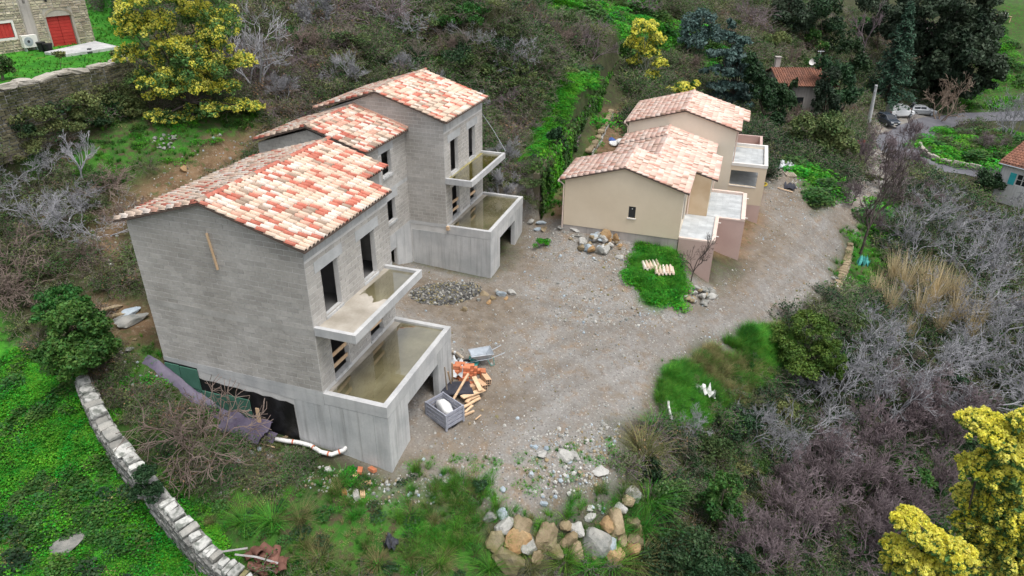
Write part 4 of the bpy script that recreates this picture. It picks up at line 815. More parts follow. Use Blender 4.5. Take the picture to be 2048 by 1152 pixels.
# stone house on the lawn terrace (cut by the frame)
s0, s1 = at(-25, 112, LAWN_Z), at(191, 84, LAWN_Z); su = (s1-s0)/np.linalg.norm(s1-s0); sn = np.array([su[1], -su[0], 0]);
if sn@(CAM-s0) < 0: sn = -sn
SH = empty('stone_house', tuple(s1), 'old rubble stone house with red barn door above the lawn', 'house'); SL = np.array(s1)
def sh(mb, name, mt, par=None): mb.v = [tuple(np.array(p)-SL) for p in mb.v]; return outward_obj(mb.build(name, mt, par or SH))
Ls = np.linalg.norm(s1-s0); sp = Plane(s0-np.array([0, 0, .0]), su, sn)
def s_uv(px, py):
    d = ray(px, py); t = ((s0-CAM)@sn)/(d@sn); P = CAM+t*d; return (P-s0)@su, P[2]-s0[2]
du0, dv0 = s_uv(108, 92); du1, dv1 = s_uv(157, 86); _, dvt = s_uv(118, 20); wu0_, wv0_ = s_uv(-8, 79); wu1_, _ = s_uv(30, 72); _, wvt = s_uv(22, 45)
dop = (du0, du1, -.3, dvt-.35); wop = (wu0_, wu1_, wv0_, wvt); htop = 6.4
q = MB(); wall(q, sp, -6, Ls, -.6, htop, .5, [dop, wop]); sd_ = sn*-7
q.prism([sp.p(Ls-.5, -.6, -.5), sp.p(Ls, -.6, -.5), sp.p(Ls, htop, -.5), sp.p(Ls-.5, htop, -.5)], -sn*7); sh(q, 'rubble_wall', M['mortar_wall'])
rgs = np.random.default_rng(12)
rows = stone_rows(sp, -6, Ls, -.3, htop, [(dop[0]-.12, dop[1]+.12, -1, dvt+.12), (wop[0]-.14, wop[1]+.14, wop[2]-.14, wop[3]+.14), (dop[0]-1.45, dop[0]-.75, -1, 7)], .16, .55, .09, .2, .05, 3)
fc = stone_face(sp, rows, .05, M['rubble'], 'wall_stone', SH, rgs); fc.data.transform(Matrix.Translation(Vector(-SL)))
sp2 = Plane(sp.p(Ls, 0), -sn, su); rows = stone_rows(sp2, 0, 7, -.3, htop, [], .16, .55, .09, .2, .05, 4); fc = stone_face(sp2, rows, .05, M['rubble'], 'wall_stone', SH, rgs); fc.data.transform(Matrix.Translation(Vector(-SL)))
# arched double door of horizontal boards
cu = (du0+du1)/2; hw = (du1-du0)/2; spr = dvt-.42
for k, (a, b_) in enumerate(((du0+.03, cu-.012), (cu+.012, du1-.03))):
    leaf = None; v = -.02
    q = MB(); q.prism([sp.p(a, -.02, -.2), sp.p(b_, -.02, -.2), sp.p(b_, spr, -.2), sp.p(a, spr, -.2)], -sn*.04); leaf = sh(q, 'barn_door_leaf', M['red_door'])
    while v < dvt-.05:
        t = v+.2; um = hw*math.sqrt(max(0, 1-max(0, (min(t, dvt)-spr)/(.44))**2)) if t > spr else hw
        l, r = max(a, cu-um), min(b_, cu+um)
        if r-l > .05: q = MB(); q.prism([sp.p(l, v+.008, -.155), sp.p(r, v+.008, -.155), sp.p(r, min(t, dvt)-.008, -.155), sp.p(l, min(t, dvt)-.008, -.155)], -sn*.04); sh(q, 'door_board', M['red_door'], leaf)
        v = t
q = MB(); n = 10; arc = [(cu-hw*math.cos(PI*i/n), spr+.44*math.sin(PI*i/n)) for i in range(n+1)]
q.prism([sp.p(u, v, .0) for u, v in arc]+[sp.p(du1, htop*0+dvt+.1, 0), sp.p(du0, dvt+.1, 0)][:0]+[], -sn*.001) if False else None
for i in range(n):
    (u0, v0), (u1, v1) = arc[i], arc[i+1]; q.prism([sp.p(u0, v0, .02), sp.p(u1, v1, .02), sp.p(cu+(u1-cu)*1.12, spr+(v1-spr)*1.3+.02, .02), sp.p(cu+(u0-cu)*1.12, spr+(v0-spr)*1.3+.02, .02)], -sn*.3)
sh(q, 'door_arch', M['rubble'])
q = MB(); q.prism([sp.p(u, v, -.05) for u, v in [(wop[0]+.02, wop[2]+.02), (wop[1]-.02, wop[2]+.02), (wop[1]-.02, wop[3]-.02), (wop[0]+.02, wop[3]-.02)]], -sn*.05); ws = sh(q, 'red_shutter', M['red_door'])
for k in range(5):
    a = wop[0]+.03+(wop[1]-wop[0]-.06)*k/5; b_ = wop[0]+.03+(wop[1]-wop[0]-.06)*(k+1)/5-.015
    q = MB(); q.prism([sp.p(a, wop[2]+.04, -.02), sp.p(b_, wop[2]+.04, -.02), sp.p(b_, wop[3]-.04, -.02), sp.p(a, wop[3]-.04, -.02)], -sn*.03); sh(q, 'shutter_board', M['red_door'], ws)
q = MB()
for a, b_, c, d in ((wop[0]-.13, wop[0], wop[2]-.13, wop[3]+.13), (wop[1], wop[1]+.13, wop[2]-.13, wop[3]+.13), (wop[0], wop[1], wop[2]-.13, wop[2]), (wop[0], wop[1], wop[3], wop[3]+.13)): q.prism([sp.p(a, c, .04), sp.p(b_, c, .04), sp.p(b_, d, .04), sp.p(a, d, .04)], -sn*.06)
sh(q, 'window_surround', M['white_trim'])
q = MB(); q.prism([sp.p(dop[0]-1.4, -.2, .03), sp.p(dop[0]-.8, -.2, .03), sp.p(dop[0]-.85, 6.3, .03), sp.p(dop[0]-1.3, 6.3, .03)], -sn*.02); sh(q, 'rendered_strip', M['house_grey'])
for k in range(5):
    u = dop[0]-2.5+k*1.35; q = MB(); q.prism([sp.p(u, dvt+.55, .03), sp.p(u+.16, dvt+.55, .03), sp.p(u+.16, dvt+.75, .03), sp.p(u, dvt+.75, .03)], -sn*.02); sh(q, 'putlog_shade_plate', M['black'])  # black plates on the wall face paint the shade inside putlog holes
# things by the stone house
def onlawn(px, py): return at(px, py, LAWN_Z+.02)
def ac_unit():
    p = sp.p(*[s_uv(56, 93)[0]], .25, .35)+np.array([0, 0, 0]); t = empty('air_conditioner', tuple(p), 'white outdoor air conditioner against the stone house wall', 'air conditioner', rz=math.atan2(su[1], su[0]))
    q = MB(); q.box((-.45, -.17, 0), (.45, .17, .72)); o = q.build('casing', M['white_trim'], t); c = q = MB()
    q.tube([(-.12, -.172, .36), (-.12, -.185, .36)], .27, 16); q.build('fan_grille', M['zinc'], t); q = MB(); q.tube([(-.12, -.186, .36), (-.12, -.192, .36)], .09, 10); q.build('fan_hub', M['frame'], t)
    q = MB(); q.box((-.38, -.12, -.25), (-.3, .12, -.002)); q.box((.3, -.12, -.25), (.38, .12, -.002)); q.build('bracket', M['zinc'], t)
ac_unit()
q = MB(); pts = [onlawn(*p) for p in [(105,112),(205,88),(192,84),(238,93),(232,97),(175,103),(125,108)]]; 
pp = [at(px, py, LAWN_Z+.16) for px, py in [(88,104),(190,82),(238,93),(130,109)]]; q.prism(pp, (0, 0, -.3)); tag(outward_obj(q.build('stone_patio', M['concrete'])), 'grey paved patio in front of the red barn door', 'patio')
for px, py, h in ((86, 103, .55), (99, 104, .5)):
    b = onlawn(px, py); t = empty('plant_tub', tuple(b), ('taller' if px == 86 else 'smaller')+' black tub at the left edge of the patio', 'tub', 'black tubs by the patio'); q = MB(); q.tube([(0, 0, 0), (0, 0, h)], [.2, .27], 10, cap=True); q.build('tub', M['black'], t); q = MB(); q.tube([(0, 0, h-.03), (0, 0, h+.02)], .29, 10); q.build('rim', M['black'], t)
b = onlawn(22, 102); q = MB(); q.box((-1.3, -.5, 0), (1.0, .5, .35)); q.loft([[(-1.3, -.5, .35), (-1.3, .5, .35)], [(0, -.5, .48), (0, .5, .48)], [(1., -.5, .4), (1., .5, .4)]], close=False, cap=False); o = q.build('covered_pool', M['white_bag'], None, tuple(b), (0, 0, math.atan2(su[1], su[0]))); tag(o, 'low white covered block on the ground below the red shuttered window', 'cover')
b = onlawn(180, 104); q = MB(); q.box((-.6, -.3, 0), (.6, .3, .1)); q.box((-.1, -.1, .1), (.1, .1, .22)); tag(q.build('well_cover', M['frame'], None, tuple(b), (0, 0, .4)), 'dark flat cover lying in the lawn by the patio', 'cover')
# small house with an orange roof among the trees
c0 = G(1583, 222); 
def small_house():
    t = empty('cottage', tuple(c0), 'small grey cottage with orange tiled roof half hidden by trees', 'house', rz=-1.27); q = MB(); L2, W2, hh = 3.3, 3.4, 3.9
    q.box((-L2, -W2, -2), (L2, W2, hh)); q.prism([(-L2, -W2, hh), (-L2, W2, hh), (-L2, 0, hh+1.25)], (.2, 0, 0)); q.prism([(L2, -W2, hh), (L2, W2, hh), (L2, 0, hh+1.25)], (-.2, 0, 0)); outward_obj(q.build('wall', M['house_grey'], t))
    for x in (-L2-.01,):
        for y in (-1.8, .6): 
            q = MB(); q.box((x-.03, y, 1.3), (x+.02, y+1, 2.6)); q.build('window', M['glass'], t)
    q = MB(); q.box((-L2*.3, -W2-.03, 1.2), (-L2*.05, -W2+.02, 2.5)); q.build('window', M['glass'], t)
    d = gable_roof_deck(-L2-.35, L2+.35, 0, hh+1.42, -W2-.4, W2+.4, .37, .37, parent=t, mt=M['old_tile'])
    R = [];
    b = MB(); dn = {}
    T = np.array(TV); F = np.array(TF); VV = []; FF = []; k = 0
    for s in (-1, 1):
        dnv = yz_dn(s, .37); e = np.array([1., 0, 0]); nr = np.cross(dnv, e); nr = nr if nr[2] > 0 else -nr; flip = np.linalg.det(np.stack([dnv, e, nr], 1)) < 0
        for c in range(int(7.3/.3)):
            for r in range(int(4.26/.42)):
                o = np.array([-L2-.35+c*.3, 0, hh+1.44])+dnv*r*.42; Rm = np.stack([dnv*.42/TL, (-e if flip else e)*.3/TW, nr*1.2], 1)
                if flip: o = o+e*.3
                VV.append(T@Rm.T+o); FF.append(F+k*len(T)); k += 1
    tag(link('roof_tile', mesh_np('roof_tile_field', np.concatenate(VV), np.concatenate(FF), M['old_tile'], None, True), d), kind='stuff')
    q = MB(); q.box((-L2+.5, 1.0, hh+.6), (-L2+1.1, 1.6, hh+2.5)); q.box((-L2+.42, .92, hh+2.5), (-L2+1.18, 1.68, hh+2.6)); outward_obj(q.build('chimney', M['house_grey'], t))
    q = MB(); n = 12; rr = [(0, .02), (.2, .06), (.36, .16), (.42, .24)]; q.loft([[(r*math.cos(2*PI*i/n), y, r*math.sin(2*PI*i/n)) for i in range(n)] for r, y in [(.02, .02), (.2, -.03), (.36, -.1), (.42, -.16)]], cap=False); ds = q.build('satellite_dish', M['white_trim'], t, (1.5, .2, hh+2.15), (-.4, 0, -.7)); q = MB(); q.tube([(1.5, .2, hh+1.3), (1.5, .2, hh+2.1)], .03, 5); q.build('dish_mast', M['zinc'], t)
    q = MB(); q.tube([(2.4, .6, hh+1.2), (2.4, .6, hh+3.6)], .03, 5); q.tube([(2.0, .6, hh+3.4), (2.8, .6, hh+3.4)], .02, 4); q.build('aerial', M['zinc'], t)
small_house()
# white house with turquoise shutters at the right edge
e0 = G(1981, 400); e1p = ray(2064, 428)
def white_house():
    d0 = np.array(e0); P2 = at(2075, 428, e0[2]); u = P2-d0; u[2] = 0; u /= np.linalg.norm(u); n = np.array([u[1], -u[0], 0]); n = n if n@(CAM-d0) > 0 else -n
    t = empty('white_house', tuple(d0), 'weathered white house with turquoise shutters at the right edge', 'house'); pl = Plane(d0, u, n)
    def uv(px, py): d = ray(px, py); k = ((d0-CAM)@n)/(d@n); P = CAM+k*d; return (P-d0)@u, P[2]-d0[2]
    _, top = uv(2000, 322); w0, v0 = uv(2027, 370); w1, _ = uv(2052, 376); _, v1 = uv(2030, 347); s0_, sv0 = uv(2017, 369)
    L = 9.; D = 8.; q = MB(); wall(q, pl, 0, L, -2, top, .3, [(w0, w1, v0, v1)]); q.prism([pl.p(0, -2, -.3), pl.p(.3, -2, -.3), pl.p(.3, top, -.3), pl.p(0, top, -.3)], -n*(D-.3)); q.prism([pl.p(L-.3, -2, -.3), pl.p(L, -2, -.3), pl.p(L, top, -.3), pl.p(L-.3, top, -.3)], -n*(D-.3)); q.prism([pl.p(.3, -2, -D), pl.p(L-.3, -2, -D), pl.p(L-.3, top, -D), pl.p(.3, top, -D)], n*.3)
    loc = lambda mb: setattr(mb, 'v', [tuple(np.array(p)-d0) for p in mb.v])
    loc(q); outward_obj(q.build('wall', M['house_white'], t))
    q = MB(); q.prism([pl.p(w0, v0, -.18), pl.p(w1, v0, -.18), pl.p(w1, v1, -.18), pl.p(w0, v1, -.18)], -n*.03); loc(q); wn = q.build('window', M['glass'], t)
    q = MB(); 
    for a, b_, c, d in ((w0, w0+.06, v0, v1), (w1-.06, w1, v0, v1), ((w0+w1)/2-.04, (w0+w1)/2+.04, v0, v1), (w0, w1, v0, v0+.06), (w0, w1, v1-.06, v1), (w0, w1, (v0+v1)/2-.02, (v0+v1)/2+.02)): q.prism([pl.p(a, c, -.12), pl.p(b_, c, -.12), pl.p(b_, d, -.12), pl.p(a, d, -.12)], -n*.05)
    loc(q); q.build('window_frame', M['white_trim'], wn)
    ww = (w1-w0)*.5
    for a in (w0-.02-ww, w1+.02):
        q = MB(); q.prism([pl.p(a, v0-.02, .05), pl.p(a+ww, v0-.02, .05), pl.p(a+ww, v1+.02, .05), pl.p(a, v1+.02, .05)], -n*.04); loc(q); so_ = outward_obj(q.build('shutter', M['turquoise'], t))
        q = MB()
        for f in (.2, .8): q.prism([pl.p(a+.04, v0+(v1-v0)*f-.04, .075), pl.p(a+ww-.04, v0+(v1-v0)*f-.04, .075), pl.p(a+ww-.04, v0+(v1-v0)*f+.04, .075), pl.p(a+.04, v0+(v1-v0)*f+.04, .075)], -n*.02)
        loc(q); q.build('shutter_rail', M['turquoise'], so_)
    rt = top-.02; ov = .35; hr = 1.7
    q = MB(); e_ = [pl.p(-ov, rt-.1, ov), pl.p(L+ov, rt-.1, ov), pl.p(L+ov, rt+hr, -D/2), pl.p(-ov, rt+hr, -D/2)]; f_ = [pl.p(-ov, rt-.1, -D-ov), pl.p(L+ov, rt-.1, -D-ov), e_[2], e_[3]]
    q.prism(e_, (0, 0, .12)); q.prism(f_, (0, 0, .119)); loc(q); rf = outward_obj(q.build('roof', M['old_tile'], t))
    q = MB(); q.prism([pl.p(0, rt-.05, -.1), pl.p(0, rt-.05, -D+.1), pl.p(0, rt+hr-.1, -D/2)], u*.25); loc(q); outward_obj(q.build('gable', M['house_white'], t))
    VV = []; FF = []; k = 0; T = np.array(TV); F = np.array(TF); dn = (e_[0]-e_[3]); LL = np.linalg.norm(dn); dn /= LL; nr = np.cross(dn, u); nr = nr if nr[2] > 0 else -nr; fl = np.linalg.det(np.stack([dn, u, nr], 1)) < 0
    for c in range(int((L+2*ov)/.3)):
        for r in range(int(LL/.42)):
            o = e_[3]+np.array([0, 0, .125])+u*c*.3+dn*r*.42+(u*.3 if fl else 0); Rm = np.stack([dn*.42/TL, (-u if fl else u)*.3/TW, nr*1.2], 1); VV.append(T@Rm.T+o-d0); FF.append(F+k*len(T)); k += 1
    tag(link('roof_tile', mesh_np('roof_tile_field', np.concatenate(VV), np.concatenate(FF), M['old_tile'], None, True), rf), kind='stuff')
    q = MB(); q.tube([pl.p(-.3, rt-.12, ov+.05), pl.p(L, rt-.12, ov+.05)], .07, 6); q.tube([pl.p(.06, rt-.15, ov), pl.p(.06, rt-.4, .08), pl.p(.06, -.5, .08)], .05, 6); loc(q); q.build('gutter', M['zinc'], t)
white_house()
# ================================================================== rocks
def rock_mesh(name, seed, shape=(1, 1, 1), planes=11, mt=None, sub=3, flat=False):
    bm = bmesh.new(); bmesh.ops.create_icosphere(bm, subdivisions=sub, radius=1); rg = np.random.default_rng(seed)
    Nn = rg.normal(0, 1, (planes, 3)); Nn /= np.linalg.norm(Nn, axis=1)[:, None]; D = rg.uniform(.55, .95, planes)
    for v in bm.verts:
        d = np.array(v.co); k = Nn@d; r = min([D[i]/k[i] for i in range(planes) if k[i] > .05]+[1.15]); r = r*(1+.05*math.sin(d[0]*5+seed)*math.cos(d[1]*6+d[2]*5)+.02*math.sin(d[0]*17+d[2]*13+seed)*math.cos(d[1]*19)); v.co = Vector(d*r*np.array(shape))
    me = bpy.data.meshes.new(name); bm.to_mesh(me); bm.free(); me.materials.append(mt or M['stone']); return me
ROCKS = [rock_mesh('rock', 20+k, mt=M['stone'], planes=10+k % 4) for k in range(9)]; SLABS = [rock_mesh('slab_stone', 50+k, (1, 1, .32), planes=12) for k in range(5)]
SMALL = [rock_mesh('pebble', 80+k, planes=9, sub=1) for k in range(6)]
def stone(name, px, py, wpx, mt, label=None, group=None, cat='stone', kinds=None, h=.7, asp=.8, lift=.3, rz=None, tilt=.25, pos=None, parent=None):
    p = G(px, py) if pos is None else np.asarray(pos, float); w = wpx*dist_px(p)/2; me = random.choice(kinds or ROCKS)
    o = link(name, me, parent, (p[0], p[1], p[2]+w*h*lift), (random.uniform(-tilt, tilt), random.uniform(-tilt, tilt), random.uniform(0, 6.3) if rz is None else rz), (w, w*asp, w*h))
    o.material_slots[0].link = 'OBJECT'; o.material_slots[0].material = M[mt]
    if parent is None: tag(o, label, cat, group)
    return o
# boulders of the bank below the yard (survey pixels, width in pixels)
BOUL = [(1009,1045,34,'stone_pale','pale split boulder at the upper left corner of the boulder bank'),(1042,1050,40,'stone_ochre','rounded tan boulder second from the left on top of the boulder bank'),(1032,1074,42,'stone_orange','bright orange block in the boulder bank'),
 (1063,1086,38,'stone','grey green layered block right of the orange boulder'),(990,1072,46,'stone_mossy','dark mossy boulder at the left end of the bank'),(1015,1110,56,'stone_mossy','large mossy boulder with a blue grey face low in the bank'),
 (1093,1062,52,'stone_ochre','long yellowish boulder in the middle of the top course'),(1098,1082,32,'stone_mossy','shaded brown boulder under the long yellowish one'),(1143,1072,34,'stone_ochre','tan boulder right of the gap in the bank'),(1156,1056,26,'stone_pale','small pale yellow boulder above the tan one'),
 (1188,1072,54,'stone','big grey brown slab like boulder in the right half of the bank'),(1210,1045,34,'stone_orange','smooth orange tan boulder under the blue grey rubble'),(1230,1036,46,'stone_ochre','long brown boulder sloping at the right shoulder'),(1222,1078,30,'stone_blue','grey wedge boulder at the right of the bank'),
 (1244,1070,28,'stone_ochre','upright tan boulder near the right end'),(1266,1072,34,'stone_ochre','olive tan boulder at the right end of the bank'),(1225,1100,38,'stone_orange','low orange boulder half hidden in grass'),(1262,1090,30,'stone_orange','orange boulder sunk in the grass at the right end'),
 (1268,1040,30,'stone_mossy','brown boulder in the shade on the right shoulder'),(1272,1056,24,'stone_mossy','small brown boulder on the right shoulder'),(1252,998,26,'stone_ochre','round tan boulder high on the right edge'),(1240,1014,24,'stone_pale','pale broken boulder below the round one'),(1266,982,34,'stone','flat weathered grey slab at the top right edge'),
 (1006,1024,20,'stone_blue','upright blue grey slab on the upper left corner'),(983,1030,24,'stone','grey stone in dry grass left of the upright slab'),(1195,1110,26,'stone_mossy','mossy stone low in the grass under the bank'),(1130,1048,24,'stone_ochre','tan stone in grass on top of the bank'),(1075,1108,30,'stone_ochre','yellowish stone at the foot of the bank'),(1180,1030,22,'stone_pale','pale wedge stone on top of the bank'),(1110,1100,30,'stone_mossy','brown stone at the foot of the bank in the middle'),(1150,1096,30,'stone_ochre','dull tan stone at the foot of the bank to the right')]
rngb = random.Random(5)
for px, py, w, mt, lb in BOUL: stone('boulder', px+rngb.uniform(-3, 3), py+w*.25, w*rngb.uniform(1.2, 1.4), mt, lb, 'boulders holding up the yard', 'boulder', h=.85, asp=.85, lift=.18)
# piles of stones
def pile(cx, cy, n, rx, ry, sizes, mts, label, group, hump=.5, kinds=None, seed=1):
    rg = np.random.default_rng(seed); c = G(cx, cy); k = dist_px(c)
    for i in range(n):
        a = rg.uniform(0, 6.28); r = math.sqrt(rg.uniform(0, 1)); px, py = cx+rx*r*math.cos(a), cy+ry*r*math.sin(a); p = G(px, py); z = hump*(1-r)*rg.uniform(.3, 1)
        s = rg.uniform(*sizes); m = mts[rg.integers(len(mts))]; stone('stone', 0, 0, s, m, label, group, 'stone', h=rg.uniform(.5, .9), asp=rg.uniform(.6, 1), pos=(p[0], p[1], p[2]+z), kinds=kinds, tilt=.6)
pile(1200,492,34,42,22,(9,24),['stone_ochre','stone','stone_ochre','stone_pale','stone_orange','stone_blue'],'stone in the heap in front of the beige gable','stones heaped before the beige gable', .55, seed=2)
stone('stone', 1166, 498, 22, 'stone_blue', 'flat blue grey slab at the left edge of the stone heap', 'stones heaped before the beige gable', h=.3); stone('stone', 1197, 506, 30, 'stone', 'long grey striped slab leaning in front of the stone heap', 'stones heaped before the beige gable', h=.7, asp=.5, tilt=.6); stone('stone', 1210, 480, 24, 'stone_orange', 'upright orange pointed stone on top of the heap', 'stones heaped before the beige gable', h=1.0, lift=.8)
pile(1400,594,30,30,17,(9,20),['stone','stone_ochre','stone_pale','stone'],'rounded stone in the heap below the pink terrace','stones heaped below the pink terrace', .5, seed=3)
for px, py, w, mt, lb in [(985,598,16,'stone_ochre','brown stone in the row at the end of the dark gravel heap'),(968,590,20,'stone_ochre','flat yellowish stone on the gravel heap end'),(1003,590,22,'stone_blue','blue grey stone beside the gravel heap'),(1024,588,20,'stone_pale','pale stone at the right end beside the gravel heap'),(978,606,15,'stone_orange','orange brown stone before the gravel heap'),(957,601,12,'stone','small grey stone touching the gravel heap'),(1012,598,12,'stone_orange','tiny rust coloured stone at the right end'),(993,583,12,'stone','small grey stone behind the others'),(928,621,17,'stone_ochre','single squared tan stone lying before the gravel heap')]: stone('stone', px, py, w, mt, lb, 'loose stones by the gravel heap')
for px, py, w, mt, lb in [(1062,442,20,'stone_pale','pale flat stone at the left end of the row by the beige house'),(1082,447,22,'stone_blue','blue grey flat stone in the row by the beige house'),(1074,460,18,'stone_blue','blue stone below the row by the beige house'),(1088,460,18,'stone_ochre','yellowish long stone below the row by the beige house'),(1125,455,26,'stone_pale','large pale slab touching the beige house corner'),(1150,459,26,'stone_pale','long pale slab along the beige gable'),(1140,478,12,'stone_ochre','small tan stone before the beige gable'),(1157,473,14,'stone','grey stone between the heap and the pale slab'),(1240,515,22,'stone_pale','long pale stone right of the heap'),(1262,515,16,'stone_pale','pale stone beside the tile stack'),(1325,497,14,'stone_pale','white stone on top of the grass mound'),(1275,507,14,'stone','grey stone at the edge of the grass mound')]: stone('stone', px, py, w, mt, lb, 'flat stones around the beige house', h=.4)
for px, py, w, mt, lb in [(222,622,44,'stone_ochre','rusty flat slab at the left of the slab pile'),(240,632,36,'stone_ochre','tan slab in the middle of the slab pile'),(262,628,40,'stone_blue','grey slab behind the others in the pile'),(266,645,62,'stone','large greenish slab in front of the slab pile'),(236,640,26,'stone','small grey slab between the larger ones')]: stone('slab_stone', px, py, w, mt, lb, 'flat slabs piled left of the block house', 'slab', kinds=SLABS, h=.9, asp=.6, lift=.25, rz=-.5)
for px, py, w, mt, lb in [(503,908,24,'stone','flat grey stone by the white pipe'),(520,898,15,'stone_blue','blue grey stone nearest the purple sheet'),(478,925,22,'stone_blue','pale blue stone on the grass below the purple sheet'),(459,926,18,'stone_ochre','rounded brown stone left of the pale blue one'),(516,938,12,'stone_ochre','small round tan stone in the grass'),(540,915,16,'stone','grey stone below the pipe'),(575,935,30,'stone','flat grey stone half sunk below the pipe'),(612,929,20,'stone_pale','white broken stone under the pipe bend'),(655,940,20,'stone_pale','pale broken stone below the pipe end'),(425,925,20,'stone_mossy','mossy stone in the weeds'),(258,700,22,'stone','grey stone on the bare earth left of the house'),(240,708,16,'stone_pale','pale stone on the bare earth'),(250,715,12,'stone','dark stone on the bare earth'),(232,720,12,'stone_pale','small white stone on the bare earth'),(270,680,10,'stone_ochre','small tan stone below the slab pile'),(258,780,14,'stone','grey stone in the weeds by the membrane')]: stone('stone', px, py, w, mt, lb, 'loose stones left of the block house', h=.5)
for px, py, w, mt, lb in [(1128,912,40,'stone_pale','long pale slab on the rubble mound at the yard edge'),(1150,912,30,'stone_pale','tilted pale slab right of the long one'),(1085,910,26,'stone_pale','flat pale stone left of the long slab'),(1200,945,34,'stone_pale','grey white slab on the far side of the rubble mound'),(1140,925,14,'stone_blue','blue grey stone in front of the pale slabs'),(1084,990,11,'stone_pale','round whitish stone at the foot of the rubble mound'),(1070,985,12,'stone_pale','greyish cube stone at the foot of the rubble mound'),(1088,1008,18,'stone_blue','pale blue stone below the rubble mound'),(1180,1016,16,'stone_pale','white stone above the boulder bank'),(1004,980,16,'stone_blue','blue stone in the grass before the yard'),(862,988,14,'stone_pale','white flat stone in the grass')]: stone('stone', px, py, w, mt, lb, 'stones on the rubble mound', h=.5)
pile(1150,965,26,60,40,(5,12),['stone_pale','stone_blue','stone','stone_ochre'],'small broken stone on the rubble mound','small stones on the rubble mound', .3, seed=5, kinds=SMALL)
pile(1190,1020,10,20,10,(7,13),['stone_blue','stone','stone_pale'],'small blue grey stone in the rubble beside the orange boulder','blue grey rubble', .2, seed=6, kinds=SMALL)
pile(1690,390,14,22,18,(6,14),['stone_pale','stone_pale','stone'],'whitish rubble stone by the grass beside the track','rubble beside the track', .3, seed=7)
pile(1680,570,26,18,34,(7,15),['stone','stone_pale','stone_ochre'],'stone of the tumbled bank on the right track edge','stones on the track edge', .3, seed=8)
pile(360,345,26,40,18,(4,9),['stone','stone_dark','stone'],'stone tumbled on the grass terrace behind the block house','stones on the upper terrace', .3, seed=9) if False else pile(335,285,30,34,16,(4,9),['stone','stone_dark','stone'],'stone tumbled on the grass terrace behind the block house','stones on the upper terrace', .3, seed=9)
stone('stone', 368, 341, 20, 'stone_orange', 'flat orange stone on the earth track', None); stone('stone', 187, 379, 20, 'stone_ochre', 'tan stone on the earth track at the left', None); stone('slab_stone', 140, 1085, 90, 'stone', 'large grey slab lying in the green field', None, 'slab', h=.5, kinds=SLABS, rz=.2)
# ---------------------------------------------------------- gravel and pebbles nobody could count
def scatter(name, pts, rot, scl, variants, idx=None, coln=None):
    """one stuff object: points that carry copies of the variants by geometry nodes"""
    n = len(pts); me = bpy.data.meshes.new(name); me.vertices.add(n); me.vertices.foreach_set('co', np.asarray(pts, np.float32).ravel())
    a = me.attributes.new('rot', 'FLOAT_VECTOR', 'POINT'); a.data.foreach_set('vector', np.asarray(rot, np.float32).ravel()); a = me.attributes.new('scl', 'FLOAT', 'POINT'); a.data.foreach_set('value', np.asarray(scl, np.float32))
    a = me.attributes.new('pick', 'INT', 'POINT'); a.data.foreach_set('value', np.asarray(idx if idx is not None else RNG.integers(0, len(variants), n), np.int32))
    o = link(name, me); tag(o, kind='stuff'); cl = bpy.data.collections.new(name+'_parts')
    for k, v in enumerate(variants): ob = bpy.data.objects.new('%s_%02d' % (name, k), v); cl.objects.link(ob)
    g = bpy.data.node_groups.new(name, 'GeometryNodeTree'); g.interface.new_socket('Geometry', in_out='INPUT', socket_type='NodeSocketGeometry'); g.interface.new_socket('Geometry', in_out='OUTPUT', socket_type='NodeSocketGeometry')
    N = g.nodes; L = g.links; gi = N.new('NodeGroupInput'); go = N.new('NodeGroupOutput'); ip = N.new('GeometryNodeInstanceOnPoints'); ci = N.new('GeometryNodeCollectionInfo'); ci.inputs[0].default_value = cl; ci.inputs['Separate Children'].default_value = True; ci.inputs['Reset Children'].default_value = True
    def na(nm, ty): x = N.new('GeometryNodeInputNamedAttribute'); x.data_type = ty; x.inputs[0].default_value = nm; return [q for q in x.outputs if q.enabled and q.name == 'Attribute'][0]
    L.new(gi.outputs[0], ip.inputs['Points']); L.new(ci.outputs[0], ip.inputs['Instance']); ip.inputs['Pick Instance'].default_value = True; L.new(na('pick', 'INT'), ip.inputs['Instance Index']); L.new(na('rot', 'FLOAT_VECTOR'), ip.inputs['Rotation']); L.new(na('scl', 'FLOAT'), ip.inputs['Scale']); L.new(ip.outputs[0], go.inputs[0])
    md = o.modifiers.new('scatter', 'NODES'); md.node_group = g; return o
def rnd_in(polyxy, n, rg=RNG):
    P = np.array(polyxy); lo, hi = P.min(0), P.max(0); out = np.zeros((0, 2))
    while len(out) < n:
        q = rg.uniform(lo, hi, (n*2, 2)); out = np.concatenate([out, q[inpoly(q[:, 0], q[:, 1], polyxy)]])
    return out[:n]
HOUSES = [(-.1, 7.3, -2.7, 7.4), (5, 16, 4, 10.4), (15.9, 22, -.9, 9.5), (21.4, 25.7, -12.9, -3.4), (25.5, 30.7, -14.5, -5.2), (30.5, 33.3, -11.8, -5.2), (33.1, 39.6, -15.6, -5.2)]
def free(q, m=.1):
    ok = np.ones(len(q), bool)
    for a, b, c, d in HOUSES: ok &= ~((q[:, 0] > a-m) & (q[:, 0] < b+m) & (q[:, 1] > c-m) & (q[:, 1] < d+m))
    return q[ok]
def vcol(me, m): me = me.copy(); me.materials.clear(); me.materials.append(M[m]); return me
PEB = [vcol(SMALL[k % 6], m) for k, m in enumerate(['stone', 'stone_pale', 'stone', 'stone_ochre', 'stone_blue', 'stone', 'stone_mossy', 'stone_dark', 'stone_pale'])]
q = free(rnd_in(YARD, 17000)); dens = vnoise(q[:, 0], q[:, 1], 1.6, 31)+.5*vnoise(q[:, 0], q[:, 1], .6, 32); q = q[dens > RNG.uniform(-.55, .35, len(q))]
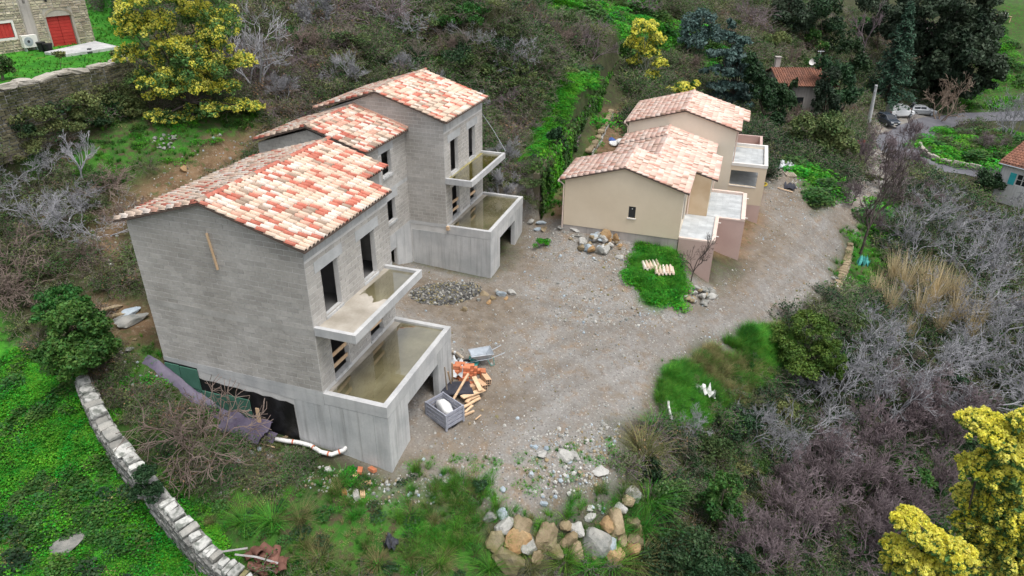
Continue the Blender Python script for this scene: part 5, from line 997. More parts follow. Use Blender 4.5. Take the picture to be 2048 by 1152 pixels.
s = np.clip(RNG.lognormal(-3.75, .55, len(q)), .012, .11); pts = np.column_stack([q, H(q[:, 0], q[:, 1])+s*.1]); scatter('gravel', pts, RNG.uniform(0, 6.3, (len(q), 3)), s, PEB)
q = np.concatenate([rnd_in(poly([(1060,870),(1240,850),(1250,960),(1130,1010),(1060,990)]), 900), rnd_in(poly([(640,930),(780,950),(960,950),(1000,1000),(700,1010),(560,960)]), 500), rnd_in(poly([(1040,440),(1130,455),(1260,500),(1270,560),(1200,540),(1060,520)]), 450), rnd_in(poly([(1140,560),(1300,620),(1390,640),(1280,660),(1100,640)]), 450), rnd_in(TRACK, 260), rnd_in(poly([(1540,320),(1620,330),(1700,400),(1600,440),(1530,420)]), 500), rnd_in(GABLEGRASS, 250)])
q = free(q); s = np.clip(RNG.lognormal(-3.4, .55, len(q)), .015, .13); scatter('rubble', np.column_stack([q, H(q[:, 0], q[:, 1])+s*.15]), RNG.uniform(0, 6.3, (len(q), 3)), s, PEB)
# dark gravel heap beside the middle block
c = G(893, 588); a = RNG.uniform(0, 6.28, 1500); r = np.sqrt(RNG.uniform(0, 1, 1500)); q = c[:2]+np.column_stack([2.3*r*np.cos(a), 1.15*r*np.sin(a)])@np.array([[.86, -.5], [.5, .86]])
zz = H(q[:, 0], q[:, 1])+.42*(1-r**1.6)+RNG.uniform(-.05, .04, 1500); GRV = [vcol(SMALL[k], m) for k, m in enumerate(['gravel_dark', 'gravel_dark', 'stone_mossy', 'gravel_dark', 'stone'])]; scatter('gravel_heap', np.column_stack([q, zz]), RNG.uniform(0, 6.3, (1500, 3)), RNG.uniform(.03, .1, 1500), GRV)
mb = MB(); rings = [[tuple((c[:2]+np.array([2.3*k*math.cos(t), 1.15*k*math.sin(t)])@np.array([[.86, -.5], [.5, .86]])).tolist())+(0,) for t in np.linspace(0, 2*PI, 20, endpoint=False)] for k in (1.05, .8, .5, .2)]
rings = [[(x, y, float(H(x, y))+h) for x, y, _ in r_] for r_, h in zip(rings, (-.1, .14, .3, .37))]; mb.loft(rings); tag(mb.build('heap_core', M['gravel_dark'], smooth=True), kind='stuff')
# ================================================================== field walls
def stone_wall(name, label, path, hgt, thick, face_mat, cop_mat, cop_l=(.35, .7), skip=None, cop=True, seed=1, hs=(.1, .22), grp=None):
    """free standing rubble wall with individually laid coping; path = points of the top centre line"""
    rg = np.random.default_rng(seed); P = [np.asarray(p, float) for p in path]; t = empty(name, tuple(P[0]), label, 'wall', grp); o0 = P[0]; n = 0
    for a, b in zip(P[:-1], P[1:]):
        L = np.linalg.norm((b-a)[:2]); u = (b-a)/L; u2 = np.array([u[0], u[1], 0]); nn = np.array([-u[1], u[0], 0.]); q = MB()
        top = lambda s_: a+u*s_
        ht = .55 if cop else 0
        for sgn in (1, -1):
            pl = Plane((0, 0, 0), u2, nn*sgn); polys = stone_rows(Plane((0, 0, 0), u2, nn), 0, L, -hgt, -.1, [], .2, .55, *hs, .05, seed)
            V = MB()
            for Q in polys:
                cc = np.mean(Q, 0); k = len(Q); d = .05*rg.uniform(.2, 1.5); f = lambda x, z, dd: top(x)+np.array([0, 0, z])+nn*sgn*(thick/2+dd)-o0
                V.add([f(x, z, -.05) for x, z in Q]+[f(cc[0]+(x-cc[0])*.86, cc[1]+(z-cc[1])*.8, d) for x, z in Q], [tuple(range(k, 2*k))]+[(i, (i+1) % k, k+(i+1) % k, k+i) for i in range(k)])
            tag(outward_obj(V.build('face_stone', M[face_mat], t)), kind='stuff')
        q.prism([top(0)-nn*(thick/2-.02)-o0+np.array([0, 0, -hgt]), top(L)-nn*(thick/2-.02)-o0+np.array([0, 0, -hgt]), top(L)-nn*(thick/2-.02)-o0+np.array([0, 0, -.12]), top(0)-nn*(thick/2-.02)-o0+np.array([0, 0, -.12])], nn*(thick-.04)); outward_obj(q.build('wall_core', M['stone_dark'], t))
        s_ = 0
        while cop and s_ < L-.1:
            l = rg.uniform(*cop_l); m = top(s_+l/2)-o0
            if not (skip and skip(n, (s_+l/2)/L)):
                o = link('coping_stone', COPE[rg.integers(len(COPE))], t, (m[0], m[1], m[2]+rg.uniform(-.06, .04)), (rg.uniform(-.16, .16), rg.uniform(-.16, .16)-math.asin(u[2]/np.linalg.norm(u)), math.atan2(u[1], u[0])+rg.uniform(-.12, .12)), (l*.455, thick*.5*rg.uniform(.75, 1.3), .12*rg.uniform(.6, 1.3)))
                o.material_slots[0].link = 'OBJECT'; o.material_slots[0].material = M[cop_mat if cop_mat != 'stone_lichen' or rg.random() < .68 else ('stone_mossy' if rg.random() < .4 else 'stone')]
            s_ += l
        n += 1
    return t
def block_rock(seed):
    bm = bmesh.new(); bmesh.ops.create_cube(bm, size=2); bmesh.ops.subdivide_edges(bm, edges=bm.edges[:], cuts=2, use_grid_fill=True); rg = np.random.default_rng(seed)
    for v in bm.verts:
        c = np.array(v.co); k = np.sum(np.abs(c) > .99); c = c*(1-.07*(k-1))+rg.normal(0, .06, 3); v.co = Vector(c)
    me = bpy.data.meshes.new('coping_stone'); bm.to_mesh(me); bm.free(); me.materials.append(M['stone_lichen']); return me
COPE = [block_rock(k) for k in range(7)]
stone_wall('dry_stone_wall', 'dry stone wall with pale lichened coping between the green field and the block house', [at(*p) for p in [(163,752,2.75),(185,803,2.42),(208,848,2.12),(240,893,1.8),(283,945,1.38)]], 1.5, .5, 'stone_dark', 'stone_lichen', (.22, .62), seed=4)
stone_wall('dry_stone_wall', 'lower stretch of dry stone wall running out at the bottom edge', [at(*p) for p in [(290,952,1.3),(330,1003,.9),(362,1040,.58),(398,1082,.25),(440,1122,-.05),(500,1165,-.4)]], 1.4, .48, 'stone_dark', 'stone_lichen', (.16, .42), skip=lambda n, f: n == 0, seed=5)
stone_wall('retaining_wall', 'mossy retaining wall with pale top under the lawn of the stone house', [p+np.array([0, 0, .22]) for p in LWALL], 3.4, .5, 'mossrock', 'mortar_wall', (.8, 1.5), seed=6)
stone_wall('stone_edging', 'low pale stone edging in the yard behind the beige house', [G(*p)+np.array([0, 0, .3]) for p in [(1222,228),(1215,245),(1203,268),(1192,290),(1178,308)]], .6, .45, 'stone_pale', 'stone_ochre', (.4, .8), seed=7)
stone_wall('garden_wall', 'low curved wall round the garden inside the road bend', [G(*p)+np.array([0, 0, .55]) for p in [(1838,292),(1842,304),(1860,318),(1885,328),(1920,334),(1962,342)]], .9, .35, 'mortar_wall', 'mortar_wall', (.8, 1.4), seed=8)
stone_wall('yard_edge_wall', 'tumbled stone wall along the right edge of the gravel track', [G(*p)+np.array([0, 0, .1]) for p in [(1700,490),(1692,530),(1678,565),(1665,600)]], 1.0, .5, 'rubble', 'stone_ochre', (.3, .6), seed=9)
# ================================================================== site clutter
def prop(name, mb, mt, p, label, cat, rz=0, group=None, rot=None): return tag(outward_obj(mb.build(name, mt, None, tuple(p), rot or (0, 0, rz))), label, cat, group)
def wheelbarrow(px, py, rz):
    p = G(px, py); t = empty('wheelbarrow', tuple(p), 'steel wheelbarrow with a pale tray standing on the gravel', 'wheelbarrow', rz=rz, s=1.1)
    def ring(x0, x1, w0, w1, z): return [(x0, -w0, z), (x1, -w1, z), (x1, w1, z), (x0, w0, z)]
    q = MB(); q.loft([ring(-.28, .25, .2, .17, .36), ring(-.46, .5, .33, .30, .62)], cap=False); q.add(ring(-.28, .25, .2, .17, .36), [(0, 1, 2, 3)]); q.loft([ring(-.25, .23, .18, .15, .375), ring(-.44, .48, .31, .28, .62)], cap=False); tr = q.build('tray', M['zinc'], t)
    q = MB(); q.tube([(x, y, .625) for x, y in [(-.46, -.33), (.5, -.3), (.5, .3), (-.46, .33), (-.46, -.33)]], .016, 5); q.build('tray_rim', M['zinc'], tr)
    for s in (-1, 1):
        q = MB(); q.tube([(.62, s*.05, .2), (.25, s*.2, .33), (-.3, s*.24, .36), (-.95, s*.3, .6)], .018, 5); q.build('handle', M['zinc'], t); q = MB(); q.tube([(-.2, s*.22, .35), (-.35, s*.24, .02), (-.5, s*.24, .03), (-.45, s*.26, .42)], .015, 5); q.build('leg', M['teal'], t)
    q = MB(); n = 14; q.loft([[(.66+r*math.cos(2*PI*i/n), y, .19+r*math.sin(2*PI*i/n)) for i in range(n)] for r, y in ((.1, -.05), (.17, -.05), (.19, 0), (.17, .05), (.1, .05))]); w = q.build('wheel', M['black'], t); q = MB(); q.tube([(.66, -.06, .19), (.66, .06, .19)], .09, 10); q.build('rim', M['zinc'], w)
wheelbarrow(963, 728, math.radians(125))
def crate(px, py, rz):
    p = G(px, py); t = empty('slatted_crate', tuple(p), 'blue grey slatted crate holding a white sack beside the garage', 'crate', rz=rz); L, W_, h = .62, .46, .78
    for sx in (-1, 1):
        for sy in (-1, 1): q = MB(); q.box((sx*L-.04, sy*W_-.04, 0), (sx*L+.04, sy*W_+.04, h+.02)); q.build('corner_post', M['crate_grey'], t)
    for k in range(4):
        z = .1+k*.19
        for sy in (-1, 1): q = MB(); q.box((-L+.045, sy*W_-.02, z), (L-.045, sy*W_+.02, z+.13)); q.build('slat', M['crate_grey'], t)
        for sx in (-1, 1): q = MB(); q.box((sx*L-.02, -W_+.045, z), (sx*L+.02, W_-.045, z+.13)); q.build('slat', M['crate_grey'], t)
    q = MB(); q.box((-L+.03, -W_+.03, .05), (L-.03, W_-.03, .09)); q.build('base', M['crate_grey'], t); q = MB(); q.box((-L, -.12, -.02), (L, .12, .045)); q.build('skid', M['black'], t)
    bagm = rock_mesh('white_sack', 5, (.5, .36, .36), planes=6, mt=M['white_bag']); [setattr(f, 'use_smooth', True) for f in bagm.polygons]
    o = link('white_sack', bagm, None, (p[0], p[1], p[2]+.46), (0, 0, rz)); tag(o, 'white bulging sack inside the slatted crate', 'sack')
crate(890, 838, math.radians(64))
def brick(p, rz, mt, sz, label, group, tl=(0, 0), holes=True):
    a, b_, c = sz; t = MB(); w = .012
    t.box((-a, -b_, -c), (a, b_, c)); o = t.build('clay_block', M[mt], None, tuple(p), (tl[0], tl[1], rz)); tag(o, label, 'block', group)
    if holes:
        for sx in (-1, 1):
            h_ = MB()
            for i in range(3):
                for j in range(2): h_.box((sx*(a+.001)-.001, -b_+.02+i*(2*b_-.02)/3, -c+.02+j*(2*c-.02)/2), (sx*(a+.001)+.001, -b_+(i+1)*(2*b_-.02)/3, -c+(j+1)*(2*c-.02)/2))
            h_.build('cell_shade_patches', M['black'], o)  # flat black patches paint the shade inside the hollow cells
    return o
b0 = G(934, 762)
k = 0
for i in range(3):
    for j in range(4-i):
        for r in range(2):
            brick(b0+np.array([-.1+j*.24+i*.1-r*.0+.1, .15-j*.10+r*.46, .1+i*.2]), 1.9+random.uniform(-.12, .12), 'brick', (.22, .10, .09), 'orange hollow brick stacked beside the garage pillar', 'orange bricks in the stack', holes=True)
for px, py, rz, lb in ((966,750,.4,'orange brick fallen at the right of the stack'),(948,775,1.5,'tipped orange brick at the near end of the stack')): brick(G(px, py)+np.array([0, 0, .14]), rz, 'brick', (.24, .12, .12), lb, 'fallen orange bricks', (.1, .2))
for px, py, rz, lb in ((946,782,2.2,'pale clay block nearest the brick stack'),(962,776,.9,'pale long block leaning right of the stack'),(972,764,.7,'outermost pale clay block')): brick(G(px, py)+np.array([0, 0, .18]), rz, 'pale_brick', (.33, .13, .13), lb, 'pale clay blocks', (.15, .1))
def plank(a, b_, w, h, mt, label, group='planks by the garage', za=.08, zb=.08, name='plank'):
    A, B = G(*a)+np.array([0, 0, za]), G(*b_)+np.array([0, 0, zb]); c = (A+B)/2; q = MB(); q.bar(A-c, B-c, w, h); return tag(q.build(name, M[mt], None, tuple(c)), label, 'plank', group)
plank((924,806),(968,790),.24,.05,'wood','wide pale board in the timber pile',za=.3,zb=.3); plank((948,770),(962,797),.2,.05,'wood','short wide board lying across the timber pile',za=.45,zb=.42); plank((925,820),(960,800),.12,.06,'wood','narrow board under the wide one',za=.12,zb=.12); plank((930,828),(945,814),.1,.06,'wood','short offcut at the near end of the timber pile'); plank((922,832),(926,818),.09,.08,'wood','squared offcut beside the crate')
plank((926,835),(948,825),.09,.06,'wood','pale lath on the gravel in front of the timber pile'); plank((905,812),(937,768),.09,.07,'wood','long lath across the dark sheet',za=.25,zb=.55); plank((951,842),(962,833),.05,.03,'wood','thin stick lying alone on the gravel'); plank((933,812),(952,790),.16,.04,'wood','splintered board in the timber pile',za=.2,zb=.2); plank((940,806),(958,798),.14,.04,'wood','board end sticking out of the timber pile',za=.2,zb=.2)
def lean(a, top, w, mt, lb): A = G(*a); B = np.array(top); c = (A+B)/2; q = MB(); q.bar(A-c, B-c, w, .04); tag(q.build('plank', M[mt], None, tuple(c)), lb, 'plank', 'laths leaning on the garage pillar')
lean((903,772),(5.0,-2.75,1.2),.06,'wood','pale lath leaning on the garage pillar'); lean((895,790),(4.75,-2.72,1.6),.05,'old_wood','thin dark lath leaning by the garage opening'); lean((905,765),(5.4,-2.78,1.4),.07,'wood','lath leaning nearest the pillar corner')
A = G(912, 785); q = MB(); q.box((-.55, -.7, 0), (.55, .7, .035)); q.box((-.5, -.65, .035), (.5, .65, .05)); prop('dark_panel', q, M['dark_sheet'], A+np.array([0, 0, .22]), 'dark slate coloured panel lying beside the bricks', 'panel', rot=(.12, .1, .55))
def sheet(name, p, pts, mt, label, cat, thick=.02, crumple=.12, seed=1, n=9):
    """crumpled sheet: grid over a quadrilateral (local xy)"""
    rg = np.random.default_rng(seed); q = MB(); a, b_, c, d = (np.array((*k, 0.)[:3], float) for k in pts); V = []
    for i in range(n):
        for j in range(n):
            u, v = i/(n-1), j/(n-1); xy = a*(1-u)*(1-v)+b_*u*(1-v)+c*u*v+d*(1-u)*v; V.append((xy[0]+rg.normal(0, .02), xy[1]+rg.normal(0, .02), abs(rg.normal(0, crumple))+xy[2]))
    q.add(V+[(x, y, z-thick) for x, y, z in V], [(i*n+j, (i+1)*n+j, (i+1)*n+j+1, i*n+j+1) for i in range(n-1) for j in range(n-1)]+[(n*n+i*n+j, n*n+i*n+j+1, n*n+(i+1)*n+j+1, n*n+(i+1)*n+j) for i in range(n-1) for j in range(n-1)])
    return tag(q.build(name, mt, None, tuple(p), smooth=True), label, cat)
sheet('plastic_sheet', G(912, 745)+np.array([0, 0, .05]), [(-.5, -.5), (.5, -.4), (.5, .5), (-.5, .6)], M['grey_sheet'], 'crumpled grey plastic sheet behind the garage pillar', 'sheet', crumple=.25, seed=2); sheet('plastic_sheet', G(940, 738)+np.array([0, 0, .05]), [(-.8, -.25), (.6, -.3), (.7, .3), (-.7, .3)], M['teal'], 'teal plastic sheet under the orange bricks', 'sheet', crumple=.12, seed=3)
for k in range(5):
    a = G(905+k*4, 706+k*5); b_ = G(921+k*3, 722+k*3); c = (a+b_)/2; q = MB(); q.tube([a-c+np.array([0, 0, .1+.1*(k % 3)]), b_-c+np.array([0, 0, .1+.1*(k % 3)])], .07, 7); tag(q.build('pole_offcut', M['grey_sheet' if k % 2 else 'old_wood'], None, tuple(c)), ('grey tube' if k % 2 else 'brown pole')+' in the bundle behind the far garage pillar', 'pole', 'tubes and poles behind the pillar')
# roll of roof tiles on the mound
for st, (px, py, n, rz) in enumerate(((1282, 532, 5, .35), (1308, 541, 5, .2))):
    p = G(px, py)
    for i in range(n):
        for z in range(2):
            o = link('spare_tile', tile_mesh(), None, (p[0]+.0*i, p[1]+.1, p[2]+.1+z*.06), (0, 0, 0)); e = np.array([math.cos(rz-1.35), math.sin(rz-1.35)]); o.location = (p[0]+e[0]*i*.21, p[1]+e[1]*i*.21, p[2]+.14+z*.06); o.rotation_euler = (.05, .12, rz+PI); o.scale = (1.9, 1.25, 1.6)
            o.material_slots[0].link = 'OBJECT'; o.material_slots[0].material = M['t_cream' if (i+st) % 3 else 't_white']; tag(o, 'cream roof tile stacked on the grass mound, '+('left' if st == 0 else 'right')+' stack', 'roof tile', 'spare roof tiles on the mound')
# white drain pipe below the bitumen
pp = [G(*p)+np.array([0, 0, .2]) for p in [(553,886),(575,890),(600,893),(622,899),(643,912),(665,917),(690,911),(698,907)]]; pp[-1][2] += .25; pp[-2][2] += .08
t = empty('drain_pipe', tuple(pp[0]), 'white drain pipe with red bands snaking along the foot of the basement', 'pipe'); q = MB(); q.tube([p-pp[0] for p in pp], .085, 8); q.build('pipe', M['pipe'], t, smooth=True)
for k, f in ((1, .5), (3, .3), (4, .7), (5, .6), (7, 0)):
    a = pp[k]; b_ = pp[k+1] if k+1 < len(pp) else pp[k]+(pp[k]-pp[k-1])*.1; d = (b_-a)/np.linalg.norm(b_-a); c = a+(b_-a)*f-pp[0]; q = MB(); q.tube([c-d*.03, c+d*.03], .092, 8); q.build('band', M['red_band'], t)
# purple membrane along the wall foot
rg = np.random.default_rng(3); n = 36; rows_ = []
for i in range(n):
    f = i/(n-1); y = 7.9-f*5.6; zt_ = max(2.55-f*2.1 if f < .1 else 2.3-(f-.1)*2.25, .2); x0 = -.09; gz0 = float(H(-.5, y)); wob = .035*math.sin(i*.9)+.02*math.sin(i*2.3)
    gz0 = float(H(-.25, y)); gz1 = float(H(-.6, y)); gz0 = float(H(-.2, y)); gz1 = float(H(-.46, y)); rows_.append([(x0, y, gz0+.16+wob), (-.12, y, gz0+.15+wob*.6), (-.22+wob*.4, y, gz0+.12+wob*.4), (-.34+wob*.6, y, gz1+.08+wob*.3), (-.43+wob, y, gz1+.03), (-.47+wob, y, gz1-.03)])
mb = MB(); o_ = np.array([-.3, 5., 1.]); mb.loft([[tuple(np.array(p)-o_) for p in r_] for r_ in rows_], close=False, cap=False); me = mb.mesh('drainage_membrane', M['membrane'], True); tag(link('drainage_membrane', me, None, tuple(o_)), 'purple grey drainage membrane folded along the foot of the gable', 'membrane')
sheet('membrane_fold', G(500, 868)+np.array([0, 0, .1]), [(-.45, 1.1, .05), (.3, 1.0, .4), (.35, -.9, .3), (-.5, -.7, 0)], M['membrane'], 'crumpled end of the purple membrane near the bitumen', 'membrane', crumple=.13, seed=4)
plank((528,874),(515,815),.2,.04,'wood','light plank leaning upright against the bitumen wall','plank at the bitumen wall',za=.05,zb=.7) if False else None
q = MB(); q.bar((-.14, 3.02, 1.58), (-.3, 2.9, .38), .16, .035, up=(1, 0, 0)); tag(q.build('plank', M['wood']), 'light plank standing against the black bitumen wall', 'plank'); plank((505,884),(550,897),.04,.03,'wood','thin lath lying below the membrane','lath',za=.05,zb=.05)
p = G(567, 879); stone('slab_stone', 567, 879, 24, 'stone_ochre', 'flat tan slab at the foot of the bitumen wall', None, 'slab', kinds=SLABS, h=.7)
for px, py, mt, rz, lb in ((720,943,'brick',.4,'broken orange brick at the near terrace corner'),(745,941,'brick',1.2,'second broken orange brick beside the terrace corner'),(712,952,'pale_brick',.2,'pale brick piece below the orange ones'),(688,985,'brick',.7,'orange shard in the grass'),(733,968,'pale_brick',1.9,'small pale brick in the grass'),(725,990,'pale_brick',.6,'pale broken brick next to the hollow block')): brick(G(px, py)+np.array([0, 0, .05]), rz, mt, (.16, .09, .06), lb, 'broken bricks by the terrace corner', (.2, .1), holes=False)
p = G(708, 990); q = MB()
for a, b_, c, d in ((-.25, .25, -.1, -.07), (-.25, .25, .07, .1), (-.25, -.22, -.07, .07), (.22, .25, -.07, .07), (-.015, .015, -.07, .07)): q.box((a, c, 0), (b_, d, .2))
prop('hollow_block', q, M['block'], p, 'grey hollow concrete block lying in the grass', 'block', .6, rot=(1.3, 0, .6))
sheet('white_sheet', G(1408, 800)+np.array([0, 0, .25]), [(-.25, -.5), (.2, -.4), (.35, .6), (0, .5)], M['white_bag'], 'white plastic sheet caught in the bushes below the track', 'sheet', crumple=.25, seed=6)
A = G(1335, 815)+np.array([0, 0, .35]); B = G(1342, 850)+np.array([0, 0, .3]); q = MB(); q.tube([A-A, (A+B)/2-A+np.array([.1, .1, .15]), B-A], .06, 6); tag(q.build('white_pipe', M['pipe'], None, tuple(A)), 'short white pipe lying in the grass at the yard edge', 'pipe')
sheet('blue_bag', G(783, 1096)+np.array([0, 0, .1]), [(-.2, -.2), (.2, -.2), (.25, .25), (-.2, .2)], M['dark_sheet'], 'dark bag in the tall grass at the bottom', 'bag', crumple=.25, seed=7)
sheet('teal_bag', G(1718, 560)+np.array([0, 0, 1.2]), [(-.3, -.3), (.3, -.3), (.3, .4), (-.3, .4)], M['teal'], 'teal bag hanging in the reeds by the track', 'bag', crumple=.4, seed=8)
# rusty channel tiles at the bottom edge
for k in range(14):
    p = G(505+(k*37) % 62, 1112+(k*23) % 42); q = MB(); nn = 7; q.loft([[(x, .14*math.cos(PI*i/nn), .1*math.sin(PI*i/nn)) for i in range(nn+1)] for x in (-.3, .3)], close=False, cap=False); q.loft([[(x, .125*math.cos(PI*i/nn), .085*math.sin(PI*i/nn)) for i in range(nn+1)] for x in (-.3, .3)], close=False, cap=False)
    tag(q.build('channel_tile', M['rust'] if 'rust' in M else M.setdefault('rust', mat('old_brown_tile', (.13,.06,.045), (.2,.10,.075), 4, .9, obj=.25)), None, (p[0], p[1], p[2]+.12+.1*(k % 3)), (random.uniform(-.6, .6), random.uniform(-.4, .4), random.uniform(0, 6))), 'old brown channel tile heaped at the bottom edge below the wall', 'roof tile', 'old brown tiles at the wall end')
for a, b_, lb in (((400,1140),(500,1115),'pale bare pole lying over the lower wall end'),((475,1130),(560,1145),'second bare pole lying across the brown tiles')): A, B = G(*a)+np.array([0, 0, .5]), G(*b_)+np.array([0, 0, .45]); q = MB(); q.tube([A-A, (A+B)/2-A+np.array([0, 0, .1]), B-A], .035, 5); tag(q.build('bare_pole', M['bark_grey'], None, tuple(A)), lb, 'pole')
# sacks and cover behind the beige house, clutter by its far end
p = G(1226, 290)
for k, (dx, dy, m, lb) in enumerate(((0, 0, 'white_bag', 'white sack in the yard behind the beige house'), (.6, .3, 'blue_s', 'blue sack beside the white ones'), (.4, -.5, 'white_bag', 'second white sack, nearer the beige roof'))):
    M.setdefault('blue_s', mat('blue_sack', (.06,.12,.35), rough=.6)); me = rock_mesh('sack', 60+k, (.45, .32, .25), planes=6, mt=M[m]); tag(link('sack', me, None, (p[0]+dx, p[1]+dy, p[2]+.2), (0, 0, k)), lb, 'sack', 'sacks behind the beige house')
sheet('tarpaulin', G(1292, 198)+np.array([0, 0, .5]), [(-1.2, -.8), (1.2, -.9, .2), (1.3, .9, .3), (-1.1, .8)], M['grey_sheet'], 'grey tarpaulin over a low heap behind the far beige gable', 'tarpaulin', crumple=.25, seed=9)
p = G(1580, 350); t = empty('pallet', tuple(p), 'wooden pallet among rubbish at the far end of the beige house', 'pallet', rz=.3)
for k in range(5): q = MB(); q.box((-.6, -.4+k*.19, .12), (.6, -.27+k*.19, .145)); q.build('board', M['old_wood'], t)
for x in (-.55, 0, .55): q = MB(); q.box((x-.05, -.4, 0), (x+.05, .49, .119)); q.build('bearer', M['old_wood'], t)
sheet('plastic_sheet', G(1573, 338)+np.array([0, 0, .15]), [(-.9, -.6), (.9, -.5), (.8, .6), (-.8, .7)], M['grey_sheet'], 'grey plastic sheeting behind the pallet', 'sheet', crumple=.3, seed=11); sheet('plastic_sheet', G(1580, 377)+np.array([0, 0, .08]), [(-.6, -.5), (.6, -.4), (.6, .5), (-.5, .5)], M['dark_sheet'], 'small dark sheet on the earth below the pallet', 'sheet', crumple=.15, seed=12)
plank((1533,302),(1558,322),.28,.08,'white_trim','long pale board by the far beige terrace','boards by the far terrace',za=.9,zb=.2); plank((1540,362),(1562,357),.14,.06,'old_wood','grey board on the earth before the pallet','boards by the far terrace'); plank((1555,377),(1585,386),.1,.05,'wood','thin board lying by the dark sheet','boards by the far terrace')
p = G(1525, 371); q = MB(); q.tube([(.35*math.cos(a), .35*math.sin(a), .04+.012*a) for a in np.linspace(0, 4*PI, 26)], .035, 5); M['yellow'] = mat('yellow_hose', (.6,.45,.03), rough=.5); prop('hose', q, M['yellow'], p, 'coiled yellow hose on the earth by the beige house corner', 'hose')
p = G(1670, 385); q = MB(); q.box((-1.1, -.26, 0), (1.1, .26, .3)); q.box((-1., -.2, .3), (1., .2, .34)); prop('stone_trough', q, M['stone_pale'], p, 'long pale stone trough lying beside the track', 'trough', -.75)
for px, py, rz, lb in ((1664,352,-.35,'grey slab wall left of the track under the round bushes'),): p = G(px, py); q = MB(); q.box((-2.4, -.22, -.4), (2.4, .22, .5)); q.box((-2.45, -.26, .5), (2.45, .26, .58)); prop('low_wall', q, M['concrete'], p, lb, 'wall', rz)
p = G(1707, 300); q = MB(); q.bar((-1.6, 0, .1), (1.6, 0, 1.3), .5, .12); prop('fallen_slab', q, M['concrete'], p, 'pale slab tilted in the bushes near the utility pole', 'slab', .9)
# utility pole, lamp post
p = G(1733, 266); t = empty('utility_pole', tuple(p), 'leaning grey concrete utility pole beside the road junction', 'pole'); top = CAM+ray(1752, 174)*( (np.linalg.norm((p-CAM)[:2])/np.linalg.norm(ray(1752, 174)[:2]))*.995 )-p
q = MB(); d = top/np.linalg.norm(top); 
q.tube([-d*.3, top*.5, top], [.30, .24, .17], 10); q.build('shaft', M['concrete_pale'], t); q = MB(); q.tube([top, top+d*.25], .19, 8); q.build('cap', M['concrete'], t); q = MB(); q.bar(top-d*.5+np.array([-.5, .2, 0]), top-d*.5+np.array([.5, -.2, 0]), .08, .08); q.build('crossarm', M['zinc'], t)
p = G(1812, 262); t = empty('street_lamp', tuple(p), 'slim dark street lamp on the grass beside the road', 'lamp'); q = MB(); q.tube([(0, 0, -.2), (0, 0, 3.6)], [.06, .04], 6); q.build('post', M['frame'], t); q = MB(); q.loft([[(r*math.cos(2*PI*i/8), r*math.sin(2*PI*i/8), z) for i in range(8)] for r, z in ((.09, 3.6), (.2, 3.95), (.24, 4.0), (.05, 4.15))]); q.build('lantern', M['frame'], t)
# wooden table at the top right
p = G(2003, 42); t = empty('garden_table', tuple(p), 'wooden table with a white box on the green terrace at the top right', 'table', rz=.4)
for k in range(5): q = MB(); q.box((-1.6, -.7+k*.29, .95), (1.6, -.45+k*.29, 1.03)); q.build('board', M['wood'], t)
for x in (-1.4, 1.4):
    for y in (-.6, .6): q = MB(); q.box((x-.08, y-.08, -.1), (x+.08, y+.08, .949)); q.build('leg', M['wood'], t)
q = MB(); q.box((-.5, -.4, 1.04), (.5, .4, 1.55)); prop('white_box', q, M['white_bag'], p+np.array([-.5, 0, 0]), 'white box standing on the wooden table', 'box', .4)
